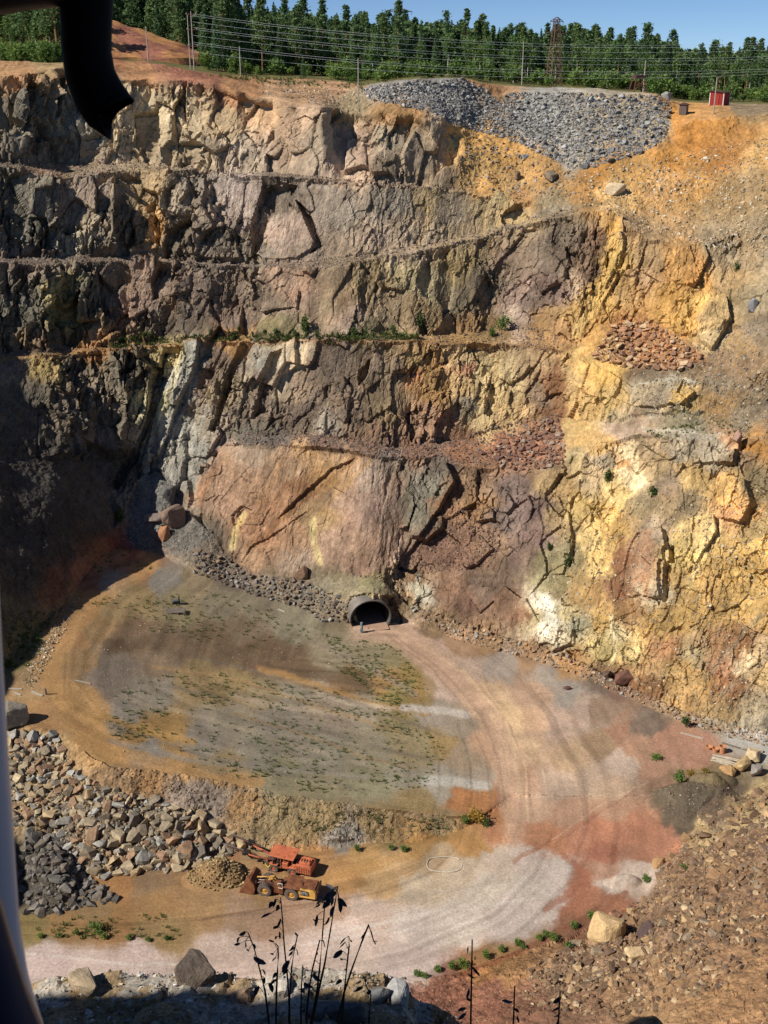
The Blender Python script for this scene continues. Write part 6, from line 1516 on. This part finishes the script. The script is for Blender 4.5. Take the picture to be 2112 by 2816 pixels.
for k in range(4): MB().box((-1.6 + 1.06 * k, 0, 0.14), (0.2, 1.8, 0.26)).build('bearer', M_OLDW, e)
pp = gnd(380, 1304)
e = empty('pump', pp, 0.3, label='small dark grey pump standing behind the timber pallet', cat='pump')
MB().box((0, 0, 0.15), (1.3, 0.7, 0.24)).build('skid', M_DARK, e); MB().tube([(-0.5, 0, 0.55), (0.45, 0, 0.55)], 0.3, 12).build('motor', paint('blue_grey_motor', (92, 98, 104), 0.2, 2, 0.6), e, smooth=True)
MB().lathe([(0.05, 0.45), (0.42, 0.45), (0.42, 0.7), (0.05, 0.72)], (0, 0, 0.6), 'x', 14).build('casing', M_DARK, e); MB().tube([(0.58, 0, 0.9), (0.58, 0, 1.35), (0.75, 0, 1.4)], 0.1, 8).build('outlet', M_DARK, e)
for (q, v, h, r0, lb) in ((1531, 1618, 0.45, 0.45, 'low terracotta tub left of the other tubs'), (1545, 1624, 0.65, 0.48, 'middle terracotta tub standing in front'), (1560, 1626, 1.15, 0.5, 'tall terracotta tub beside the log pile')):
    p = gnd(q, v)
    o = MB().lathe([(0.02, 0.0), (r0 * 0.8, 0.0), (r0, h - 0.08), (r0 * 1.08, h - 0.06), (r0 * 1.08, h), (r0 * 0.92, h), (r0 * 0.75, 0.1), (0.02, 0.1)], (0, 0, 0), 'z', 20).build('tub', M_TERRA, loc=p, smooth=True)
    tag(o, lb, 'tub')
lp = gnd(1566, 1648)
e = empty('log_pile', lp, R(-24), label='pile of bleached logs beside the terracotta tubs', cat='log pile')
lr = random.Random(4)
for k in range(16):
    a = lr.uniform(-0.25, 0.25); y = lr.uniform(-0.7, 0.9); z = 0.12 + 0.16 * (k // 6); l_ = lr.uniform(1.3, 2.2); x = lr.uniform(-0.5, 0.5)
    MB().tube([(x - l_ * math.cos(a), y - l_ * math.sin(a) * 0.6, z), (x, y + lr.uniform(-0.05, 0.05), z + 0.03), (x + l_ * math.cos(a), y + l_ * math.sin(a) * 0.6, z)], [0.11, 0.12, 0.08], 7).build('log', M_LOG, e)
# ------------------------------------------------------------------ the near rim under the camera
M_NEAR = ground_mat('near_rubble', 1.2, 9.0, 0.6, 0.06, speck=0.45)
CREST = np.array([(-400,2700), (83,2691), (165,2668), (318,2674), (477,2664), (598,2688), (700,2694), (764,2680), (827,2668), (955,2674), (1050,2680), (1107,2692), (1151,2748), (1234,2768), (1280,2822), (1400,2890), (1600,2870), (1690,2828), (1756,2786), (1820,2798), (1856,2826), (2000,2900), (2600,2950)], float)
gx = np.concatenate([np.arange(-60, -12, 1.0), np.arange(-12, 13, 0.11), np.arange(13, 50, 1.0)]); gy = np.concatenate([np.arange(-30, 1, 0.8), np.arange(1, 21.5, 0.35), np.arange(21.5, 26.2, 0.07), np.arange(26.2, 33, 0.4), np.arange(33, 100, 1.5)])
GX, GY = np.meshgrid(gx, gy)
ycr = 25.0 + 0.35 * fbm(GX / 2.5, 0 * GX, 0 * GX, 501, 3)
k25 = 0.756 / 1.0
ucr = W0 / 2 + GX / 25.0 * FPX * (CP + (H0 / 2 - 2690) / FPX * SP)
zcr = CAMH - tv(np.interp(ucr, CREST[:, 0], CREST[:, 1])) * 25.0
yed = np.interp(GX, [-60, -16, -11, -7, -3.5, -1, 40], [12.9, 12.8, 11.0, 6.6, 2.6, 1.4, 1.4]) + 0.7 * fbm(GX / 2.0, 0 * GX + 3, 0 * GX, 502, 4, 0.6)  # unseen left shoulder of the edge, shaped to shade the ledge and stalks
top_z = np.interp(GX, [-60, -12, -5, 0, 40], [92.6, 91.6, 90.6, 90.35, 90.3])
zl = zcr + 0.12 * (25 - GY)                                       # ledge
lo22 = zcr + 0.36
z_mid = lo22 + (22 - GY) * np.where(GX < -10, 2.6, 0.94)
zz = np.where(GY > ycr, zcr - (GY - ycr) * 1.45, np.where(GY > 22, zl, z_mid))
zz = np.where(GY < yed, top_z, np.minimum(zz, top_z))
zz = np.maximum(zz, -4)
nzr = (GY > 1.4) & (GY < 60)
h_, e_ = facets((GX / 0.55).ravel(), (GY / 0.55).ravel(), (zz / 0.55).ravel(), 505, 0.7)
h_ = h_.reshape(zz.shape)
zz = zz + np.where(nzr & (GY > yed + 0.3), 0.16 * h_ + 0.22 * fbm(GX / 0.9, GY / 0.9, 0 * GX, 506, 4, 0.6) - 0.1, 0)
ncol = np.where((fbm(GX / 1.4, GY / 1.4, zz / 1.4, 507, 4) > 0.0)[..., None], alb((166, 156, 142)), alb((150, 128, 98)))
ncol = np.where((ucr > 1180)[..., None], alb((140, 112, 84)), ncol) * (1 + 0.25 * h_[..., None])
vi = np.arange(GX.size).reshape(GX.shape)
nf = np.stack([vi[:-1, :-1], vi[:-1, 1:], vi[1:, 1:], vi[1:, :-1]], -1).reshape(-1, 4)
nr_o = link(bpy.data.objects.new('near_rim', mesh_np('near_rim', np.stack([GX, GY, zz], -1).reshape(-1, 3), nf, M_NEAR, False, ncol.clip(0.01, 0.9).reshape(-1, 3))))
nr_o['kind'] = 'structure'
def near_z(x, y):
    i = int(np.clip(np.searchsorted(gy, y) - 1, 0, len(gy) - 2)); j = int(np.clip(np.searchsorted(gx, x) - 1, 0, len(gx) - 2))
    return float(zz[i, j])
def near_px(u, v, y):              # point of the ledge in the direction of a pixel
    for k in range(8):
        p = at_y(u, v, y); dz = near_z(p.x, y) - p.z
        y -= dz / (float(tv(v)) + 0.15) * -0.0 if False else 0
    return Vector((p.x, y, near_z(p.x, y)))
r_ = np.random.default_rng(512)
n = 2600
sx = r_.uniform(-12, 7, n); sy = r_.uniform(22.0, 25.4, n)
sp = np.array([(x, y, near_z(x, y) + 0.01) for x, y in zip(sx, sy)])
ss = r_.uniform(0.04, 0.14, n) * r_.choice([0.7, 1, 1, 2.2], n, p=[0.3, 0.35, 0.25, 0.10])
tag(stone_mass('ledge_rubble', sp, ss, pick([(170,160,146), (182,172,158), (150,126,94), (140,132,124), (166,138,100), (200,192,178)], r_, n), None, SMALL, 513), 'loose pale rubble covering the ledge below the viewpoint', 'rubble')
bx = at_y(535, 2655, 25.0)
boulder(None, 1.45, (116, 98, 82), 'large brown boulder perched on the rubble ledge below the viewpoint', (1.0, 0.8, 0.78), 0.5, 44, 0.2, 0.0, None, (bx.x, 25.0, near_z(bx.x, 25.0)))
for (u, v, y, s_, c, lb) in [(235, 2690, 24.4, 1.0, (176,150,112), 'low tan slab at the left end of the rubble ledge'), (655, 2715, 24.3, 0.62, (168,132,98), 'tan flat stone right of the large brown boulder on the ledge'), (770, 2700, 24.4, 0.75, (216,200,176), 'upright cream stone in the middle of the rubble ledge'),
                            (1035, 2700, 24.2, 0.8, (120,118,116), 'dark grey stone near the right end of the rubble ledge'), (1095, 2720, 24.4, 0.9, (172,168,162), 'rough grey white rock closing the right end of the ledge'), (880, 2760, 23.4, 1.0, (110,108,106), 'big shaded grey stone among the dead stalks'), (960, 2765, 23.3, 1.1, (104,102,100), 'second big shaded grey stone right of the dead stalks'),
                            (1320, 2700, 40.0, 0, (0,0,0), '')]:
    if s_ == 0: continue
    p = at_y(u, v, y)
    boulder(None, s_, c, lb, (1.2, 0.8, 0.75), u * 0.01, int(u) % 97 + 40, 0.15, 0.0, None, (p.x, y, near_z(p.x, y)))

# ------------------------------------------------------------------ dead stalks
M_STALK = paint('dry_stalk', (70, 56, 46), 0.3, 8.0, 0.9); M_DLEAF = paint('withered_leaf', (92, 88, 92), 0.35, 10.0, 0.8)
def c2(p): return (640 + p[0] * 0.2532, 2420 + p[1] * 0.2532)
STALKS = [
 ('tall dead stalk with curled leaves hanging to its left', 8.2, [(612,1500), (608,1250), (590,1000), (560,720), (540,420), (520,190)], [(440,270,60), (500,300,55), (410,390,60), (520,450,60), (490,520,45), (510,590,60), (470,625,35), (470,230,50)]),
 ('bent dead stalk with many small drooping leaves at the left of the group', 8.0, [(390,1500), (350,1200), (300,1000), (230,730), (170,580)], [(140,585,45), (75,640,45), (140,685,50), (80,705,35), (215,715,40), (175,790,55), (230,880,70), (295,890,50), (320,990,40), (350,1090,50), (395,1150,60), (290,1190,70)]),
 ('short dead stalk with a hooked tip and three leaves', 8.4, [(470,1500), (475,1200), (485,1000), (495,830), (492,720), (465,690)], [(445,700,50), (440,820,50), (470,850,40), (475,1030,50), (478,1110,60)]),
 ('dead stalk with a dark folded leaf at its tip', 8.1, [(615,1480), (625,1150), (640,950), (670,750), (705,600)], [(695,615,70), (660,735,45), (692,780,50), (650,795,35), (615,920,80), (598,1000,60)]),
 ('straight tall dead stalk with leaf clusters at the top left', 7.8, [(850,1550), (910,1250), (945,950), (975,600), (1000,250)], [(940,285,55), (970,265,50), (920,415,60), (890,470,45), (985,230,50)]),
 ('tallest dead stalk crowned by a dark mass of withered leaves', 7.7, [(860,1560), (930,1220), (1000,900), (1060,550), (1110,250), (1142,70)], [(1120,180,90), (1070,215,80), (1150,240,80), (1100,320,60), (1050,285,70), (1045,440,60), (1095,135,70), (1130,150,80), (1160,235,60), (1085,170,70)]),
 ('dead stalk with one long shrivelled leaf curling down', 8.3, [(1190,1500), (1215,1180), (1240,930), (1265,720), (1260,610)], [(1240,650,60), (1220,700,60), (1190,800,70), (1190,880,45), (1272,660,20), (1265,730,25)]),
 ('leaning dead stalk with a broken tip hanging down', 8.0, [(1150,1500), (1210,1220), (1300,950), (1410,650), (1475,490), (1505,570), (1530,660), (1552,697)], [(1425,605,50), (1405,640,30), (1535,680,25)]),
 ('thin dead stalk arching over at its tip', 8.6, [(800,1480), (830,1180), (870,950), (945,655), (985,660), (1000,720)], [(870,1060,60), (925,800,25), (930,915,25), (880,1030,40)]),
 ('low dead weed stem in front of the ledge rubble', 9.0, [(740,1450), (745,1200), (755,1000), (762,930)], [(760,935,30), (775,1150,70), (750,1210,60), (770,960,25)]),
 ('dead weed stem with pointed leaves at the right of the group', 8.8, [(1480,1500), (1500,1250), (1450,1150), (1430,1060)], [(1435,1100,50), (1410,1190,70), (1495,1220,60), (1180,1110,60)]),
]
sr = random.Random(21)
def curled_leaf(mb, p, s_, dirx):
    """a withered leaf: a strip folded along its midrib and curling downwards"""
    n = 6; L_ = s_ * 1.5; a = sr.uniform(0, 6.28); pts = []
    ax = Vector((dirx * 0.6 + sr.uniform(-0.3, 0.3), sr.uniform(-0.4, 0.4), -0.8)).normalized()
    side = ax.cross(Vector((math.cos(a), math.sin(a), 0.2))).normalized(); nrm = ax.cross(side)
    base = len(mb.v); cur = Vector(p); vs_ = []; 
    for k in range(n + 1):
        t = k / n; w = s_ * 0.32 * math.sin(math.pi * min(1, 0.12 + t * 0.9)) ** 0.8
        fold = 0.35 * s_ * math.sin(math.pi * t)
        vs_ += [cur - side * w + nrm * fold * 0.6, cur, cur + side * w + nrm * fold * 0.5]
        ax = (ax + nrm * sr.uniform(-0.25, 0.45) + side * sr.uniform(-0.2, 0.2)).normalized()
        cur = cur + ax * (L_ / n)
    fs_ = []
    for k in range(n):
        for j in range(2): fs_.append((3 * k + j, 3 * k + j + 1, 3 * k + j + 4, 3 * k + j + 3))
    mb.add(vs_, fs_)
for lb, y, st, lv in STALKS:
    P = []
    for k, p in enumerate(st):
        u, v = c2(p); P.append(at_y(u, v, y + 0.12 * math.sin(k * 1.7 + y * 9)))
    bz = near_z(P[0].x, y); root = Vector((P[0].x + 0.02, y, bz - 0.05))
    e = empty('dead_stalk', root, label=lb, cat='dead plant')
    pts = [root] + ([P[0]] if P[0].z > bz + 0.1 else []) + P[1:]
    pts = [p - root for p in pts]
    rr = [0.013 * (1 - 0.6 * i / (len(pts) - 1)) for i in range(len(pts))]
    MB().tube(pts, rr, 6).build('stem', M_STALK, e, smooth=True)
    for (a, b, s_) in lv:
        u, v = c2((a, b)); pl_ = at_y(u, v, y + sr.uniform(-0.06, 0.06)) - root
        near = min(pts, key=lambda q: abs(q.z - pl_.z))
        size = s_ * 0.2532 / 300.0 * 1.35
        m = MB(); curled_leaf(m, pl_ + Vector((0, 0, size * 0.5)), size, 1 if pl_.x > near.x else -1)
        m.build('leaf', M_DLEAF, e)
    mb = MB()
    for (a, b, s_) in lv:
        u, v = c2((a, b)); pl_ = at_y(u, v, y) - root; pl_.z += s_ * 0.2532 / 300.0 * 0.55
        best = None
        for i in range(len(pts) - 1):
            for t in (0, 0.25, 0.5, 0.75, 1.0):
                q = pts[i].lerp(pts[i + 1], t)
                if best is None or (q - pl_).length < (best - pl_).length: best = q
        mb.tube([best, best.lerp(pl_, 0.5) + Vector((0, 0, 0.012)), pl_], 0.003, 4, False)
    mb.build('leaf_stalks', M_STALK, e)
# darker weeds at the right bottom edge
for (q, v, h, lb) in [(1020, 2200, 1.5, 'tall dark seed stalk at the bottom edge beside the red earth'), (1112, 2215, 0.9, 'short dark weed right of the tall seed stalk'), (1210, 2215, 0.8, 'low dark weed at the bottom edge left of the dark hump')]:
    p0 = at_y(q * S16, v * S16, 8.5); z0 = near_z(p0.x, 8.5); 
    top_ = at_y(q * S16, {1020: 2030, 1112: 2130, 1210: 2140}[q] * S16, 8.5)
    root = Vector((p0.x, 8.5, z0 - 0.05)); e = empty('dead_weed', root, label=lb, cat='dead plant')
    t_ = top_ - root
    MB().tube([(0, 0, 0), t_ * 0.5 + Vector((0.02, 0, 0)), t_], [0.02, 0.015, 0.008], 6).build('stem', M_STALK, e)
    for k in range(22):
        m = MB(); curled_leaf(m, t_ * (0.45 + 0.55 * k / 22) + Vector((sr.uniform(-0.05, 0.05), sr.uniform(-0.03, 0.03), 0)), sr.uniform(0.04, 0.08), sr.choice((-1, 1))); m.build('leaf', M_DLEAF, e)

# ------------------------------------------------------------------ shelter with unseen walls added for shade: only gutter, spout and a bent rail reach into the frame
M_SPOUT = paint('black_sheet_metal', (12, 11, 11), 0.1, 4.0, 0.7, 0.0, None, 0.1); M_GUT = paint('brown_gutter', (74, 58, 46), 0.1, 3.0, 0.4); M_SWALL = paint('tarred_boards', (72, 56, 48), 0.2, 1.5, 0.9)
M_RAILW = paint('grey_white_rail', (196, 194, 198), 0.04, 2.0, 0.35, 0.0, None, 0.4); M_RAILB = paint('dark_blue_rail', (44, 52, 70), 0.06, 2.0, 0.35, 0.0, None, 0.4)
sh = empty('shade_shelter', (-0.9, -1.0, 90.35), label='tarred timber shelter with a low roof round the viewpoint, unseen walls added for shade', cat='shelter')
for k in range(15): MB().box((-0.75, -1.6 + 0.3 * k, 1.55), (0.06, 0.28, 3.2)).build('board', M_SWALL, sh)
for k in range(12): MB().box((-0.7 + 0.3 * k, -1.9, 1.6), (0.28, 0.06, 3.3)).build('board', M_SWALL, sh)
MB().box((-0.22, 0.35, 2.72), (1.35, 5.0, 0.08), (R(-14), 0, 0)).build('roof', M_FELT, sh)
MB().box((2.0, -1.8, 1.5), (0.12, 0.12, 3.2)).box((-0.72, 2.05, 1.0), (0.1, 0.1, 2.2)).build('post', M_SWALL, sh)
MB().box((0.5, -0.2, 0.02), (3.2, 3.6, 0.08)).build('deck', M_GREYW, sh)
YS = 1.7
def px(u, v, y=YS): return at_y(u, v, y)
e = empty('downspout', px(240, -40), label='black downspout hanging from a brown gutter at the shelter eave', cat='downspout')
o0 = e.location.copy()
cl = [(238, -260), (240, -60), (237, 60), (238, 140), (248, 205), (272, 262), (302, 305)]
rad = [72, 72, 70, 68, 70, 74, 74]
n = 28; rings = []
s_px = YS * CP / FPX * 1.0
for i, (u, v) in enumerate(cl):
    c = px(u, v); a = cl[max(i - 1, 0)]; b = cl[min(i + 1, len(cl) - 1)]
    d = (px(*b) - px(*a)).normalized(); dep = Vector((0, 1, -0.3)).normalized(); sd = d.cross(dep).normalized(); dep = sd.cross(d).normalized()
    rr = rad[i] * (px(1, 0) - px(0, 0)).length
    rings.append([c + (sd * math.cos(2 * math.pi * k / n) + dep * math.sin(2 * math.pi * k / n)) * rr for k in range(n)])
up_l, lo_l = px(369, 274), px(302, 384)          # lips of the slanting mouth
cm = (up_l + lo_l) / 2; axm = (up_l - lo_l) / 2
sgn = 1 if axm.dot(rings[-1][0] - px(*cl[-1])) > 0 else -1
last = []
for k in range(n):
    a = 2 * math.pi * k / n
    p = cm + axm * sgn * math.cos(a) + Vector((0, 1, -0.3)).normalized() * math.sin(a) * 72 * (px(1, 0) - px(0, 0)).length * (1 if (rings[-1][n // 4] - px(*cl[-1])).y > 0 else -1)
    back = (px(*cl[-1]) - cm).normalized()
    p = p + back * abs(math.sin(a)) ** 2 * 44 * (px(1, 0) - px(0, 0)).length
    last.append(p)
rings.append([rings[-1][k].lerp(last[k], 0.5) for k in range(n)]); rings.append(last)
vs_ = [q - o0 for rg in rings for q in rg]; fs_ = []
for i in range(len(rings) - 1):
    for k in range(n): fs_.append((i * n + k, i * n + (k + 1) % n, (i + 1) * n + (k + 1) % n, (i + 1) * n + k))
sp_o = MB().add(vs_, fs_).build('spout', M_SPOUT, e, smooth=True)
sm = sp_o.modifiers.new('sheet', 'SOLIDIFY'); sm.thickness = 0.0015
MB().tube([px(172, 45) - o0, px(305, 52) - o0], 0.0, 4) 
gl = [px(-700, 120) - o0, px(-200, 74) - o0, px(-20, 50) - o0, px(90, 32) - o0, px(205, 22) - o0]
gt = MB()
for i in range(len(gl) - 1):
    pass
gr_ = 0.06; gvs, gfs = [], []; m_n = 12
for i, g in enumerate(gl):
    for k in range(m_n + 1):
        a = math.pi + math.pi * k / m_n
        gvs.append(g + Vector((0, math.cos(a) * gr_, math.sin(a) * gr_ + 0.062 - 0.0)))
for i in range(len(gl) - 1):
    for k in range(m_n): gfs.append((i * (m_n + 1) + k, i * (m_n + 1) + k + 1, (i + 1) * (m_n + 1) + k + 1, (i + 1) * (m_n + 1) + k))
go = MB().add(gvs, gfs).build('gutter', M_GUT, e, smooth=True)
sm = go.modifiers.new('sheet', 'SOLIDIFY'); sm.thickness = 0.002
YR = 0.55
def edge_tube(edge, r_px, y, mat, name, parent, off):
    pts = []
    for i, (u, v) in enumerate(edge):
        a = edge[max(i - 1, 0)]; b = edge[min(i + 1, len(edge) - 1)]
        du, dv = b[0] - a[0], b[1] - a[1]; l_ = math.hypot(du, dv)
        pts.append(at_y(u - dv / l_ * r_px, v + du / l_ * r_px, y) - off)
    return MB().tube(pts, r_px * y * 1.06 / FPX / 0.93, 20).build(name, mat, parent, smooth=True)
rl = empty('bent_handrail', at_y(-100, 2816, YR), label='blurred bent handrail with pale and dark blue tubes at the edge of the viewpoint', cat='handrail')
edge_tube([(-20, 1500), (4, 1850), (20, 2060), (36, 2250), (50, 2430), (66, 2580), (92, 2710), (140, 2850), (200, 3000)], 110, YR, M_RAILW, 'pale_tube', rl, rl.location)
edge_tube([(-60, 2250), (-22, 2400), (10, 2490), (42, 2600), (78, 2710), (125, 2820), (190, 2960)], 90, YR - 0.06, M_RAILB, 'dark_tube', rl, rl.location)
